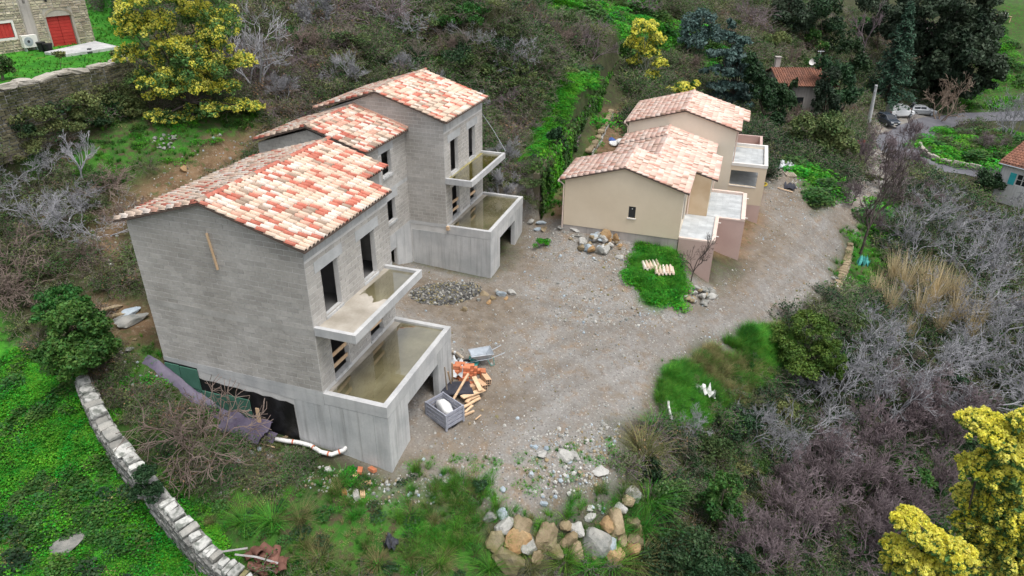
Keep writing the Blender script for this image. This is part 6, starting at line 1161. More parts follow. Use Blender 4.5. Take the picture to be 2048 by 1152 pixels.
# ================================================================== cars
M['paint_dark'] = mat('dark_blue_grey_paint', (.035,.045,.06), rough=.25, spec=.6); M['paint_white'] = mat('white_van_paint', (.78,.79,.80), rough=.3, spec=.5); M['paint_silver'] = mat('silver_paint', (.42,.44,.46), rough=.3, spec=.5, metal=.4); M['lamp'] = mat('headlamp_glass', (.7,.72,.74), rough=.15); M['tail'] = mat('red_tail_lamp', (.35,.02,.02), rough=.25)
def car(p, rz, paint, label, prof, L, Wd, wheelx, van=False):
    """prof: list of (x, z_bottom, z_waist, z_roof, half width at waist, half width at roof)"""
    t = empty('parked_car' if not van else 'delivery_van', tuple(p), label, 'car' if not van else 'van', None, rz); q = MB(); rings = []
    for x, zb, zw, zr, w, wr in prof: rings.append([(x, -w*.92, zb), (x, -w, zb+.18), (x, -w, zw-.06), (x, -w*.95, zw), (x, -wr, zr-.05), (x, -wr*.82, zr), (x, wr*.82, zr), (x, wr, zr-.05), (x, w*.95, zw), (x, w, zw-.06), (x, w, zb+.18), (x, w*.92, zb)])
    q.loft(rings); body = outward_obj(q.build('body', M[paint], t, smooth=False))
    # glass: side windows, windscreen, rear window as slightly proud panels
    cab = [r for r in prof if r[3]-r[2] > .3]
    for s in (-1, 1):
        for a, b_ in zip(cab[:-1], cab[1:]):
            if van and a is not cab[-2]: continue
            f = lambda r, k, e: (r[0], s*((r[4]*.95)*(1-k)+r[5]*k+.012), r[2]+(r[3]-.05-r[2])*k); g = MB(); A, B = list(a), list(b_)
            c0, c1, c2, c3 = np.array(f(a, .1, 0)), np.array(f(b_, .1, 0)), np.array(f(b_, .9, 0)), np.array(f(a, .9, 0)); m = (c0+c1+c2+c3)/4
            g.prism([m+(c-m)*.9 for c in (c0, c1, c2, c3)], (0, s*.012, 0)); outward_obj(g.build('side_window', M['glass'], t))
    i0 = prof.index(cab[0]); i1 = prof.index(cab[-1])
    for (r0, r1), nm in (((prof[i0-1], cab[0]), 'rear_window'), ((prof[i1+1], cab[-1]), 'windscreen')):
        if van and nm == 'rear_window': continue
        sg = np.sign(r0[0]-r1[0]); a0, a1 = np.array([r0[0], 0, r0[3]]), np.array([r1[0], 0, r1[3]]); nrm = np.array([sg*(a1[2]-a0[2]), 0, abs(a0[0]-a1[0])]); nrm /= np.linalg.norm(nrm); l0, l1 = a0+(a1-a0)*.1, a0+(a1-a0)*.92
        g = MB(); g.prism([l0+np.array([0, -r0[5]*.78, 0])+nrm*.012, l0+np.array([0, r0[5]*.78, 0])+nrm*.012, l1+np.array([0, r1[5]*.78, 0])+nrm*.012, l1+np.array([0, -r1[5]*.78, 0])+nrm*.012], nrm*.012); outward_obj(g.build(nm, M['glass'], t))
    x1 = prof[-1][0]; x0 = prof[0][0]
    for s in (-1, 1):
        g = MB(); g.box((x1-.12, s*prof[-1][4]*.7-.17, .62), (x1+.02, s*prof[-1][4]*.7+.17, .76)); g.build('headlight', M['lamp'], t); g = MB(); g.box((x0-.02, s*prof[0][4]*.8-.1, .75), (x0+.1, s*prof[0][4]*.8+.1, 1.0)); g.build('tail_light', M['tail'], t)
        g = MB(); g.box((prof[i1+1][0]-.25, s*(Wd+.02)-.0, 1.0), (prof[i1+1][0]-.1, s*(Wd+.18), 1.13)) if s > 0 else g.box((prof[i1+1][0]-.25, -(Wd+.18), 1.0), (prof[i1+1][0]-.1, -(Wd+.02), 1.13)); g.build('wing_mirror', M[paint], t)
        for wx in wheelx:
            g = MB(); n = 14; y = s*(Wd-.1); g.loft([[(wx+r*math.cos(2*PI*i/n), y+d, .31+r*math.sin(2*PI*i/n)) for i in range(n)] for r, d in ((.2, -.11), (.3, -.11), (.32, 0), (.3, .11), (.2, .11))]); w = g.build('wheel', M['black'], t); g = MB(); g.tube([(wx, y+s*.10, .31), (wx, y+s*.125, .31)], .19, 10); g.build('rim', M['zinc'], w)
    g = MB(); g.box((x1-.02, -.26, .42), (x1+.03, .26, .53)); g.build('number_plate', M['white_trim'], t); g = MB(); g.box((x1-.06, -.55, .55), (x1+.015, .55, .66)); g.build('grille', M['black'], t)
    return t
hatch = [(-2.0, .35, .85, .86, .70, .62), (-1.95, .3, 1.0, 1.02, .82, .7), (-1.6, .25, 1.0, 1.42, .86, .62), (-.6, .22, .98, 1.50, .88, .64), (.3, .22, .96, 1.46, .88, .64), (1.05, .22, .93, .98, .87, .7), (1.75, .25, .84, .88, .84, .68), (2.0, .32, .70, .74, .74, .6)]
van = [(-2.15, .35, 1.1, 1.75, .86, .76), (-2.1, .3, 1.1, 1.84, .9, .8), (-.2, .25, 1.1, 1.88, .92, .82), (.55, .25, 1.08, 1.86, .92, .80), (.95, .25, 1.05, 1.6, .92, .72), (1.35, .25, 1.02, 1.06, .9, .74), (1.95, .28, .92, .96, .86, .72), (2.15, .35, .7, .74, .76, .66)]
car(G(1773, 248), math.radians(205), 'paint_dark', 'dark blue grey hatchback parked nearest the utility pole', hatch, 4, .88, (-1.25, 1.25)); car(G(1797, 233), math.radians(120)+PI, 'paint_white', 'white delivery van parked between the two hatchbacks', van, 4.3, .92, (-1.35, 1.35), True); car(G(1842, 229), math.radians(100)+PI, 'paint_silver', 'silver hatchback parked on the road edge under the dark trees', hatch, 4, .88, (-1.25, 1.25))
# ================================================================== vegetation meshes
def leaves(C, Nr, size, rg, asp=.55, jit=.8):
    """diamond shaped leaves: centres, preferred normals -> V, F"""
    n = len(C); Nr = Nr+rg.normal(0, jit, (n, 3)); Nr /= np.linalg.norm(Nr, axis=1)[:, None]+1e-9; T = rg.normal(0, 1, (n, 3)); T -= Nr*np.sum(T*Nr, 1)[:, None]; T /= np.linalg.norm(T, axis=1)[:, None]+1e-9; B = np.cross(Nr, T)
    s = (size*rg.uniform(.6, 1.35, n))[:, None]; V = np.stack([C-T*s*.5, C+B*s*asp*.5, C+T*s*.5, C-B*s*asp*.5], 1).reshape(-1, 3); return V, np.arange(4*n).reshape(n, 4)
def tubes(S, sides=3):
    """segments (n,8): p0 p1 r0 r1 -> V,F quads"""
    S = np.asarray(S, float); p0, p1, r0, r1 = S[:, :3], S[:, 3:6], S[:, 6], S[:, 7]; d = p1-p0; d /= np.linalg.norm(d, axis=1)[:, None]+1e-9
    a = np.where(np.abs(d[:, 2:]) < .9, np.array([[0, 0, 1.]]), np.array([[1., 0, 0]])); u = np.cross(d, a); u /= np.linalg.norm(u, axis=1)[:, None]+1e-9; w = np.cross(d, u); V = []
    for p, r in ((p0, r0), (p1, r1)):
        for k in range(sides): t = 2*PI*k/sides; V.append(p+r[:, None]*(math.cos(t)*u+math.sin(t)*w))
    V = np.stack(V, 1).reshape(-1, 3); b = np.arange(len(S))[:, None]*2*sides; F = np.concatenate([b+np.array([[k, (k+1) % sides, sides+(k+1) % sides, sides+k]]) for k in range(sides)]); return V, F
def grow(seed, H_=1., levels=4, kids=(3, 5), spread=.7, up=.35, wig=.25, r=.03, ratio=.68, rr=.6, stems=1, stem_spread=.5, rmin=.004, first=.4):
    rg = np.random.default_rng(seed); S = []
    def rec(p, d, L, rad, lev):
        n = 3 if lev > 0 else 2; pts = [p]; dirs = []
        for i in range(n):
            d = d+rg.normal(0, wig, 3)*.6; d[2] += up*.25; d /= np.linalg.norm(d); q = pts[-1]+d*L/n; r0 = rad*(1-.4*i/n); r1 = rad*(1-.4*(i+1)/n); S.append([*pts[-1], *q, max(r0, rmin), max(r1, rmin)]); pts.append(q); dirs.append(d)
        if lev == 0: return
        k = rg.integers(*kids)
        for i in range(k):
            f = rg.uniform(.35, 1) if i else 1.; j = min(int(f*n), n-1); b = pts[j]+(pts[j+1]-pts[j])*(f*n-j); a = rg.normal(0, 1, 3); a -= dirs[j]*(a@dirs[j]); a /= np.linalg.norm(a)+1e-9
            nd = dirs[j]+a*spread*rg.uniform(.5, 1.2); nd /= np.linalg.norm(nd); rec(b, nd, L*ratio*rg.uniform(.7, 1.15), rad*rr, lev-1)
    for s in range(stems):
        a = 2*PI*s/stems+rg.uniform(-.4, .4); t = stem_spread*rg.uniform(.4, 1.2) if stems > 1 else .05; rec(np.array([.03*math.cos(a), .03*math.sin(a), -.03]), np.array([math.cos(a)*t, math.sin(a)*t, 1.]), first*H_*rg.uniform(.8, 1.2), r, levels)
    S = np.array(S); k = H_/max(S[:, 5].max(), .01); S[:, :6] *= k; return S
def twig_mesh(name, m, seed, **k): V, F = tubes(grow(seed, **k)); return mesh_np(name, V, F, M[m])
# bare shrubs, one unit tall, shared by their copies
FIG = [twig_mesh('branches', 'twig_grey', 100+i, levels=6, kids=(2, 4), spread=.8, up=.35, wig=.34, r=.019, ratio=.76, rr=.6, stems=4, stem_spread=1.05, rmin=.0026, first=.26) for i in range(3)]
MAUVE = [twig_mesh('branches', 'twig_mauve', 200+i, levels=5, kids=(3, 5), spread=.7, up=.35, wig=.26, r=.016, ratio=.7, rr=.55, stems=4, stem_spread=.8, rmin=.0026, first=.34) for i in range(3)]
BROWN = [twig_mesh('branches', 'twig_brown', 300+i, levels=3, kids=(3, 5), spread=.9, up=-.25, wig=.35, r=.014, ratio=.75, rr=.7, stems=9, stem_spread=1.1, rmin=.005, first=.5) for i in range(3)]
TREEB = [twig_mesh('branches', 'twig_grey', 400+i, levels=5, kids=(3, 5), spread=.65, up=.3, wig=.25, r=.03, ratio=.68, rr=.56, stems=1, rmin=.003, first=.36) for i in range(3)]
DARKT = [twig_mesh('branches', 'bark_dark', 500+i, levels=5, kids=(3, 5), spread=.7, up=.3, wig=.33, r=.026, ratio=.68, rr=.56, stems=1, rmin=.0024, first=.36) for i in range(2)]
REG = []      # things with their survey pixels, to word their labels by row and order
def shrub(kind, px, py, hpx, label, group, wide=1., m=None, name='bare_shrub', cat='shrub', lean=0.):
    p = G(px, py); h = hpx*dist_px(p)*1.08; t = empty(name, (p[0], p[1], p[2]-.1), label, cat, group, random.uniform(0, 6.28)); o = link('branches', random.choice(kind), t, (0, 0, 0), (lean, 0, 0), (h*wide, h*wide, h))
    if m: o.material_slots[0].link = 'OBJECT'; o.material_slots[0].material = M[m]
    REG.append((t, px, py)); return t
def crown_np(cent, rad, n, size, rg, jit=.8, shell=.55, asp=.55, flat=1.):
    """leaves over clumps: cent (k,3), rad (k,3)"""
    k = rg.choice(len(cent), n, p=(rad[:, 0]*rad[:, 2])/np.sum(rad[:, 0]*rad[:, 2])); D = rg.normal(0, 1, (n, 3)); D /= np.linalg.norm(D, axis=1)[:, None]; r = rg.uniform(shell, 1.05, n)[:, None]; return leaves(cent[k]+D*rad[k]*r, D*np.array([1, 1, flat])+np.array([0, 0, .35]), size, rg, asp, jit)
def sub_clumps(C, R, per, f, rg):
    """break big lobes into small leaf clumps near their surface"""
    cc, rr = [], []
    for c, r in zip(C, R):
        D = rg.normal(0, 1, (per, 3)); D /= np.linalg.norm(D, axis=1)[:, None]; D[:, 2] = np.abs(D[:, 2])*.9-.25; q = c+D*r*rg.uniform(.45, 1.0, per)[:, None]; cc.append(q); rr.append(np.outer(rg.uniform(.6, 1.25, per), r)*f)
    return np.concatenate(cc), np.concatenate(rr)
def pt(px, py, dep): return CAM+ray(px, py)*dep
def tree(name, label, base, lobes, leaf, n, size, per=14, f=.34, trunk=True, tm='bark', group=None, depth=None, fl=None, fn=0, fsize=.1, seed=1, dz=.9, cat='tree', twigs=0, jit=.8, tr=.16, zf=1.):
    """lobes in survey pixels (cx,cy,rx,ry[,blossom]) standing over base pixel at the base's own distance"""
    rg = np.random.default_rng(seed); b = G(*base) if depth is None else None
    if depth is not None: q = pt(base[0], base[1], depth); b = np.array([q[0], q[1], float(H(q[0], q[1]))])
    dep = (CM@(b-CAM))[2]; k = dep/FPX; C = []; R = []; BL_ = []
    for i, l in enumerate(lobes):
        # the lobe hangs on the vertical through the base: slide along its sight line to the base's horizontal distance
        d = ray(l[0], l[1]); hd = np.linalg.norm((b-CAM)[:2])/np.linalg.norm(d[:2])*1.0; c = CAM+d*hd; k2 = hd/FPX; back = (c-CAM)[:2]/np.linalg.norm((c-CAM)[:2]); c[:2] += back*rg.uniform(-.5, .5)*l[2]*k2*1.0
        C.append(c-b); R.append(np.array([l[2]*k2, l[2]*k2*dz, l[3]*k2*1.08])); BL_.append(l[4] if len(l) > 4 else 0)
    C, R, BL_ = np.array(C), np.array(R), np.array(BL_); t = empty(name, tuple(b), label, cat, group); cc, rr = sub_clumps(C, R, per, f, rg); rr = rr*np.array([1, 1, zf]); V, F = crown_np(cc, rr*(.82 if fn else 1), n, size, rg, jit); link('crown', mesh_np('crown', V, F, M[leaf]), t)
    if fn:
        w = np.repeat(BL_, per); keep = rg.uniform(0, 1, len(cc)) < w; 
        if keep.any(): c2 = cc[keep]+(cc[keep]-C.mean(0))*.02; V, F = crown_np(c2+np.array([0, 0, .04]), rr[keep]*.95, fn, fsize, rg, 1., .6, .8); link('blossom', mesh_np('blossom', V, F, M[fl or 'f_yellow']), t)
    S = []
    if trunk:
        top = C.mean(0); rad = tr*max(.6, top[2]/5)
        S.append([0, 0, -.4, *(top*.35+rg.normal(0, .1, 3)*top[2]*.2), rad, rad*.75]); m = np.array(S[0][3:6]); 
        for c, r in zip(C, R):
            mid = (m+c)/2+rg.normal(0, .12, 3)*r[0]; S.append([*m, *mid, rad*.55, rad*.4]); S.append([*mid, *c, rad*.4, rad*.15])
            for q in range(4): e = c+rg.normal(0, .55, 3)*r; S.append([*c, *e, rad*.16, rad*.05])
        for q in range(twigs): j = rg.integers(len(cc)); kx = rg.integers(len(C)); S.append([*(C[kx]*.8+m*.2), *cc[j], .02*k*60/10, .008*k*60/10])
        V, F = tubes(S, 6); link('trunk', mesh_np('trunk', V, F, M[tm], smooth=True), t)
    REG.append((t, base[0], base[1])); return t
# ---------------------------------------------------------- named trees
tree('mimosa_tree','big mimosa in yellow blossom hanging over the upper terrace beside the lawn',(385,238),[(300,55,62,45,.9),(262,115,34,34,.6),(345,95,52,34,.9),(415,35,70,48,.45),(430,92,38,46,.7),(484,122,28,26,1.),(335,190,46,26,.85),(395,170,56,32,.7),(468,214,50,22,.95),(318,228,34,16,.5),(425,140,50,36,.5),(350,-25,110,40,.8),(505,212,26,15,.9),(285,262,26,9,.6),(380,130,75,65,.3),(250,40,34,30,.6),(355,160,60,40,.5),(440,60,60,40,.5),(310,0,70,40,.7),(450,175,40,30,.6),(300,160,50,34,.5),(410,215,50,24,.4),(355,235,50,16,.25)],'l_mimosa',26000,.17,per=60,f=.19,fl='f_yellow2',fn=34000,fsize=.11,seed=1,twigs=160,tm='bark_dark')
tree('mimosa_tree','slender mimosa in bright yellow bloom behind the far beige roof',(1292,176),[(1290,58,34,24,1),(1270,88,24,22,1),(1312,82,24,22,1),(1320,126,18,16,1),(1268,124,17,13,1),(1296,105,26,22,.9),(1302,148,20,14,.8)],'l_mimosa',4500,.3,per=50,f=.22,fl='f_yellow2',fn=9000,fsize=.2,seed=2,tm='bark_grey',tr=.1)
tree('mimosa_shrub','low mimosa with a few yellow flowers against the far beige roof',(1345,205),[(1318,186,26,16,.5),(1362,178,34,18,.6),(1340,192,30,14,.4),(1290,178,18,14,.5),(1385,172,20,12,.4)],'l_green',3600,.3,per=16,fl='f_yellow2',fn=1600,fsize=.28,seed=3,trunk=True,cat='shrub')
tree('cedar_tree','blue green cedar with drooping boughs behind the far beige roof',(1472,228),[(1462,50,12,16),(1450,75,26,14),(1478,85,26,14),(1445,108,36,14),(1488,120,32,14),(1440,140,40,15),(1490,152,44,15),(1462,170,48,16),(1500,188,40,16),(1450,195,36,18),(1470,125,28,50),(1475,205,38,18)],'l_blue',11000,.42,per=16,f=.3,seed=4,jit=.6,tm='bark_dark')
tree('olive_tree','grey green olive at the meadow edge left of the cedar',(1395,118),[(1380,52,30,30),(1405,35,34,24),(1425,68,26,30),(1395,85,34,24),(1372,80,18,22)],'l_blue',4200,.36,seed=5,tm='bark')
tree('evergreen_tree','dark evergreen wedged between the cedar and the cottage',(1530,262),[(1510,150,22,34),(1532,205,24,36),(1522,180,26,40),(1545,240,22,24),(1500,120,16,20)],'l_dark',5200,.34,seed=6)
tree('bay_tree','dark green bay tree on the right of the cottage',(1668,276),[(1652,135,30,24),(1684,158,34,30),(1650,168,26,26),(1672,195,40,28),(1640,116,16,12),(1652,215,30,24),(1700,185,26,26)],'l_dark',5400,.36,seed=7,tm='bark')
tree('bay_shrub','broad yellowish green bushes below the cottage',(1636,322),[(1610,248,34,26),(1655,250,40,30),(1590,280,28,24),(1632,285,48,28),(1680,280,32,30),(1660,308,36,20),(1612,305,34,18),(1700,295,22,22)],'l_dull',8500,.32,seed=8,per=18,cat='shrub')
tree('cypress_tree','thin dark tree in front of the cottage wall',(1585,245),[(1588,172,9,18),(1582,195,12,20),(1590,218,13,18)],'l_dark',1100,.34,seed=9)
tree('holm_oak','huge dark holm oak closing the upper right above the road',(1905,214),[(1870,62,80,58),(1935,110,78,62),(1955,55,58,52),(1885,145,66,50),(1985,150,34,36),(1838,15,60,46),(1920,0,88,46),(1830,95,40,40),(1940,168,50,30),(1850,165,40,26),(1900,185,60,26),(1800,60,40,50),(1895,95,80,60)],'l_oak',46000,.6,per=34,f=.22,seed=10,tm='bark_dark',tr=.3)
tree('evergreen_tree','dark evergreen at the top edge between meadow and oak',(1655,100),[(1640,20,52,40),(1610,50,34,30),(1670,60,36,32),(1650,85,28,18)],'l_dark',6500,.42,seed=11); tree('evergreen_tree','dark evergreen beside the spruce at the top edge',(1760,120),[(1745,15,40,36),(1765,60,34,36),(1735,60,22,22)],'l_oak',5200,.45,seed=12)
tree('evergreen_tree','small mid green tree at the top centre right',(1630,115),[(1625,75,18,20),(1640,95,20,16)],'l_green',1600,.36,seed=13); tree('evergreen_shrub','round dark shrub on the slope left of the cottage',(1545,110),[(1530,85,24,20),(1560,80,22,22)],'l_dull',2000,.36,seed=14,cat='shrub')
tree('pine_shrub','rounded green pine beside the track edge above the gully',(1606,768),[(1574,682,44,26),(1618,660,56,24),(1655,700,40,28),(1610,705,58,24),(1662,735,30,26),(1568,708,30,20),(1635,745,34,18)],'l_pine',18000,.15,per=34,f=.24,seed=15,tm='bark_dark',cat='shrub',tr=.12)
tree('laurel_shrub','large round leafy bush at the end of the dry stone wall',(165,752),[(150,655,66,46),(190,685,42,48),(120,690,50,40),(165,715,60,36),(140,632,46,30),(160,690,60,50)],'l_green',24000,.14,per=40,f=.24,seed=16,cat='shrub'); tree('laurel_shrub','smaller round leafy bush behind the large one at the wall end',(120,652),[(122,600,50,24),(95,615,40,24),(150,612,36,22)],'l_green',5500,.15,per=24,f=.26,seed=17,cat='shrub')
tree('laurel_shrub','dark round bush on the ivy wall near the beige house',(1116,330),[(1112,272,17,22),(1118,300,17,20)],'l_dark',1600,.2,seed=18,cat='shrub'); tree('laurel_shrub','dark green bush beside the white house',(1968,402),[(1965,358,24,26),(1985,372,24,26),(1958,380,20,18)],'l_dark',3000,.26,seed=19,cat='shrub')
tree('evergreen_shrub','leafy green bush among the mauve twigs low in the gully',(1822,1005),[(1810,945,30,36),(1842,960,28,32),(1825,985,30,22)],'l_green',3400,.15,seed=20,cat='shrub'); tree('evergreen_shrub','tall green bush at the near end of the gully',(1440,1075),[(1450,975,34,30),(1425,1005,34,34),(1455,1030,36,34)],'l_green',4200,.15,seed=21,cat='shrub')
tree('olive_sapling','small olive sapling on the lawn before the patio',(121,143),[(118,108,13,10),(124,112,10,9)],'l_dull',500,.12,seed=22,per=10,tr=.04,cat='tree'); tree('evergreen_shrub','small round shrub on the lawn beside the retaining wall',(232,120),[(232,108,14,10)],'l_dull',500,.12,seed=23,cat='shrub',trunk=False); tree('evergreen_shrub','leafy bush at the left edge of the lawn',(4,160),[(0,125,26,20),(10,140,20,16)],'l_dull',1500,.14,seed=24,cat='shrub')
tree('red_shrub','reddish shrub below the utility pole',(1722,318),[(1722,295,12,22),(1728,310,12,12)],'l_red' if 'l_red' in M else M.setdefault('l_red', mat('red_leaf', (.20,.03,.03), (.26,.06,.04), 2, .8, isl=.4)) and 'l_red',700,.26,seed=25,cat='shrub')
tree('mimosa_tree','near mimosa with dense yellow plumes at the lower right edge',(1990,1000),[(1985,862,66,34,1),(2030,900,50,40,1),(1962,930,44,34,1),(2015,975,56,40,1),(1935,1005,40,28,1),(1985,1050,60,36,1),(2035,1060,40,50,1),(1955,1085,44,34,.9),(2020,1130,70,40,1),(1925,1045,30,26,.8),(2060,850,40,30,1),(2000,940,60,60,.8),(1990,1010,70,60,.8),(2030,1030,60,60,.8),(1960,1120,60,40,.9),(2045,1110,50,60,.9)],'l_mimosa',42000,.15,per=150,f=.14,fl='f_yellow2',fn=120000,fsize=.068,seed=26,depth=17.5,tm='bark_dark',tr=.05,zf=1.5)
tree('mimosa_tree','front mimosa plume at the bottom right corner',(1840,1120),[(1820,1050,40,24,1),(1862,1075,40,26,.9),(1795,1088,30,20,1),(1840,1105,54,28,1),(1880,1120,40,24,.8),(1800,1135,44,26,1),(1860,1150,60,26,1),(1905,1152,34,24,1),(1912,1105,44,34,.9),(1885,1140,40,30,.9)],'l_mimosa',14000,.15,per=150,f=.14,fl='f_yellow2',fn=66000,fsize=.068,seed=27,depth=15.5,tm='bark_dark',tr=.05,zf=1.5)
for i, (px, py, lb, rx, ry) in enumerate(((958,975,'dark bush in the grass before the yard',18,13),(700,965,'grassy weed clump at the terrace corner',24,12),(1085,490,'green weed clump beside the yard at the far garage',18,12))): tree('weed_clump', lb, (px, py), [(px, py-6, rx, ry)], 'l_dark' if i == 0 else 'l_bright', 900, .1, seed=30+i, trunk=False, cat='plant')
# spruce: whorls of drooping boughs
def spruce(label, base, tip):
    b = G(*base); d = ray(*tip); hd = np.linalg.norm((b-CAM)[:2])/np.linalg.norm(d[:2]); h = (CAM+d*hd)[2]-b[2]; rg = np.random.default_rng(4); t = empty('spruce_tree', tuple(b), label, 'tree'); C = []; Nn = []; S = [[0, 0, -.3, 0, 0, h, .28, .03]]
    for z in np.arange(2.2, h, .55):
        R = (h-z)/h*4.6*rg.uniform(.75, 1.15)+.3
        for a in rg.uniform(0, 6.28, 9):
            e = np.array([math.cos(a)*R, math.sin(a)*R, z-R*.28]); S.append([0, 0, z, *e, .05, .015]); m = int(14+R*13); f = rg.uniform(.15, 1.05, m); C.append(np.outer(f, e-np.array([0, 0, z]))+np.array([0, 0, z])+rg.normal(0, .16, (m, 3))-np.array([0, 0, .12])); Nn.append(np.tile(np.array([math.cos(a)*.3, math.sin(a)*.3, 1]), (m, 1)))
    V, F = leaves(np.concatenate(C), np.concatenate(Nn), .5, rg, .35, .5); link('crown', mesh_np('crown', V, F, M['l_spruce']), t); V, F = tubes(S, 5); link('trunk', mesh_np('trunk', V, F, M['bark_dark']), t)
spruce('tall dark spruce with drooping boughs behind the parked van', (1768, 214), (1798, 2))
# ---------------------------------------------------------- bare trees and shrubs
shrub(FIG,1880,242,92,'leafless pale brown tree standing by the silver car',None,.8,'twig_tan','bare_tree','tree'); shrub(FIG,2012,278,100,'leafless pale tree on the grass at the right edge',None,.7,None,'bare_tree','tree'); shrub(DARKT,1722,512,225,'dark leafless tree at the right edge of the track',None,.5,'bark_dark','bare_tree','tree'); shrub(MAUVE,1712,345,80,'mauve leafless tree below the utility pole',None,.7,None,'bare_tree','tree')
shrub(DARKT,1384,566,108,'black leafless sapling against the pink terrace',None,.5,'bark_dark','bare_tree','tree'); shrub(TREEB,170,372,112,'pale leafless fig standing on the upper earth track',None,.75,None,'bare_tree','tree'); shrub(FIG,515,176,165,'grey leafless tree right of the big mimosa',None,.75,None,'bare_tree','tree'); shrub(FIG,1040,158,88,'wide vase shaped bare shrub on the hillside above the roofs',None,1.0,None)
shrub(TREEB,1715,130,120,'mauve grey leafless tree left of the spruce',None,.7,'twig_mauve','bare_tree','tree'); shrub(TREEB,1580,160,70,'leafless tree on the slope above the cottage',None,.7,'twig_brown','bare_tree','tree'); shrub(MAUVE,1820,300,70,'leafless tree at the corner of the garden wall',None,.7,'twig_mauve','bare_tree','tree'); shrub(BROWN,410,905,150,'arching bare shrub in front of the purple membrane',None,.8,'straw' and 'twig_brown')
for px, py, h in [(1590,870,130),(1750,850,160),(1480,890,105),(1385,885,80),(1545,915,110),(1690,790,130),(1800,775,140),(1905,805,150),(1950,715,150),(2030,740,150),(1715,680,100),(1850,720,130),(2000,630,140),(1960,560,130),(1890,540,120),(1810,520,110),(2040,520,130),(1905,460,100),(1825,455,90),(2000,485,60),(2040,820,150),(1640,830,110),(1860,640,110),(1950,490,60),(1750,730,100),(1850,480,90),(1930,620,120),(1990,760,140),(1590,790,70)]: shrub(FIG,px,py,h,'silver grey leafless shrub in the gully right of the track','grey shrubs in the gully',random.uniform(.75,1.05))
for px, py, h in [(1650,1010,150),(1745,930,150),(1600,1090,170),(1700,1110,180),(1800,1060,150),(1860,910,130),(1500,1100,130),(1790,850,120),(1900,880,130),(1560,1010,120),(1720,1000,140),(1930,850,120),(1640,940,120),(1830,860,110),(1770,1130,150),(1540,1140,120),(1880,1000,120),(1820,800,90)]: shrub(MAUVE,px,py,h,'mauve leafless brush in the lower gully','mauve brush in the gully',random.uniform(.85,1.15))
for px, py, h in [(60,440,90),(120,480,100),(205,470,80),(35,530,90),(160,430,70),(20,360,70),(100,340,60),(250,440,60),(80,400,80),(190,520,60),(10,600,90),(45,590,70),(225,385,60),(130,300,40)]: shrub(random.choice([FIG, FIG, BROWN]),px,py,h,'leafless shrub on the left bank beside the block house','leafless shrubs on the left bank',random.uniform(.8,1.2))
for px, py, h in [(690,165,70),(620,120,70),(760,60,90),(860,190,50),(830,70,70),(950,235,60),(1000,235,60),(1180,120,80),(570,200,60),(640,60,80),(720,20,70),(900,120,50),(1000,330,60),(560,130,80),(1130,110,60),(960,90,50),(1380,160,50),(1500,60,60),(1290,25,40),(800,150,50),(1005,395,60)]: shrub(random.choice([MAUVE, MAUVE, FIG, BROWN]),px,py,h,'leafless shrub in the brambles on the hillside behind the houses','leafless shrubs on the hillside',random.uniform(.9,1.3),random.choice(['twig_mauve','twig_grey','twig_brown','twig_grey']))
for px, py, h in [(1600,268,62),(1628,262,58),(1580,272,50),(1612,280,40)]: shrub(MAUVE,px,py,h,'dark leafless shrub in front of the cottage wall','shrubs before the cottage',.9,'twig_brown')
for px, py, h in [(1700,410,60),(1790,430,90),(1765,380,70),(1740,460,60),(1800,340,60),(1845,400,50),(1880,425,50),(1930,440,45),(1780,330,55),(1760,300,50),(1970,300,40)]: shrub(random.choice([MAUVE, FIG]),px,py,h,'leafless shrub between the track and the road bend','leafless shrubs by the road bend',random.uniform(.9,1.2),random.choice(['twig_mauve','twig_grey']))
# ---------------------------------------------------------- reeds and tussocks
def blades(seed, n, h, spread, w, droop, m, name='blades'):
    rg = np.random.default_rng(seed); V = []; F = []
    for i in range(n):
        a = rg.uniform(0, 6.28); L = h*rg.uniform(.55, 1.1); r0 = spread*.25*rg.uniform(0, 1); d = np.array([math.cos(a), math.sin(a), 0]); s = np.array([-d[1], d[0], 0])*w*rg.uniform(.6, 1.3); out = spread*rg.uniform(.2, 1); b = len(V)
        for f in (0, .4, .75, 1): p = d*(r0+out*f**1.6)+np.array([0, 0, L*(f-droop*f*f*.55)]); k = (1-f*.92); V += [p-s*k, p+s*k]
        F += [(b+2*j, b+2*j+1, b+2*j+3, b+2*j+2) for j in range(3)]
    return mesh_np(name, np.array(V), np.array(F), M[m])
REED = [blades(600+i, 150, 1, .34, .006, .25, 'straw') for i in range(3)]; TUSS = [blades(620+i, 170, 1, .95, .009, .85, m) for i, m in enumerate(['grass','grass','grass_dry'])]
for px, py, h in [(1770,640,95),(1800,600,110),(1830,650,100),(1860,620,110),(1900,660,100),(1930,690,90),(1870,680,80),(1810,690,70),(1780,570,80),(1840,590,90),(1890,610,90),(1745,600,70),(1950,660,80),(1910,620,80)]: p = G(px, py); hh = h*dist_px(p)*1.1; t = empty('reed_clump', (p[0], p[1], p[2]-.05), 'straw coloured reed clump in the gully beside the track', 'reeds', 'straw reeds in the gully', random.uniform(0, 6)); link('blades', random.choice(REED), t, s=(hh, hh, hh)); REG.append((t, px, py))
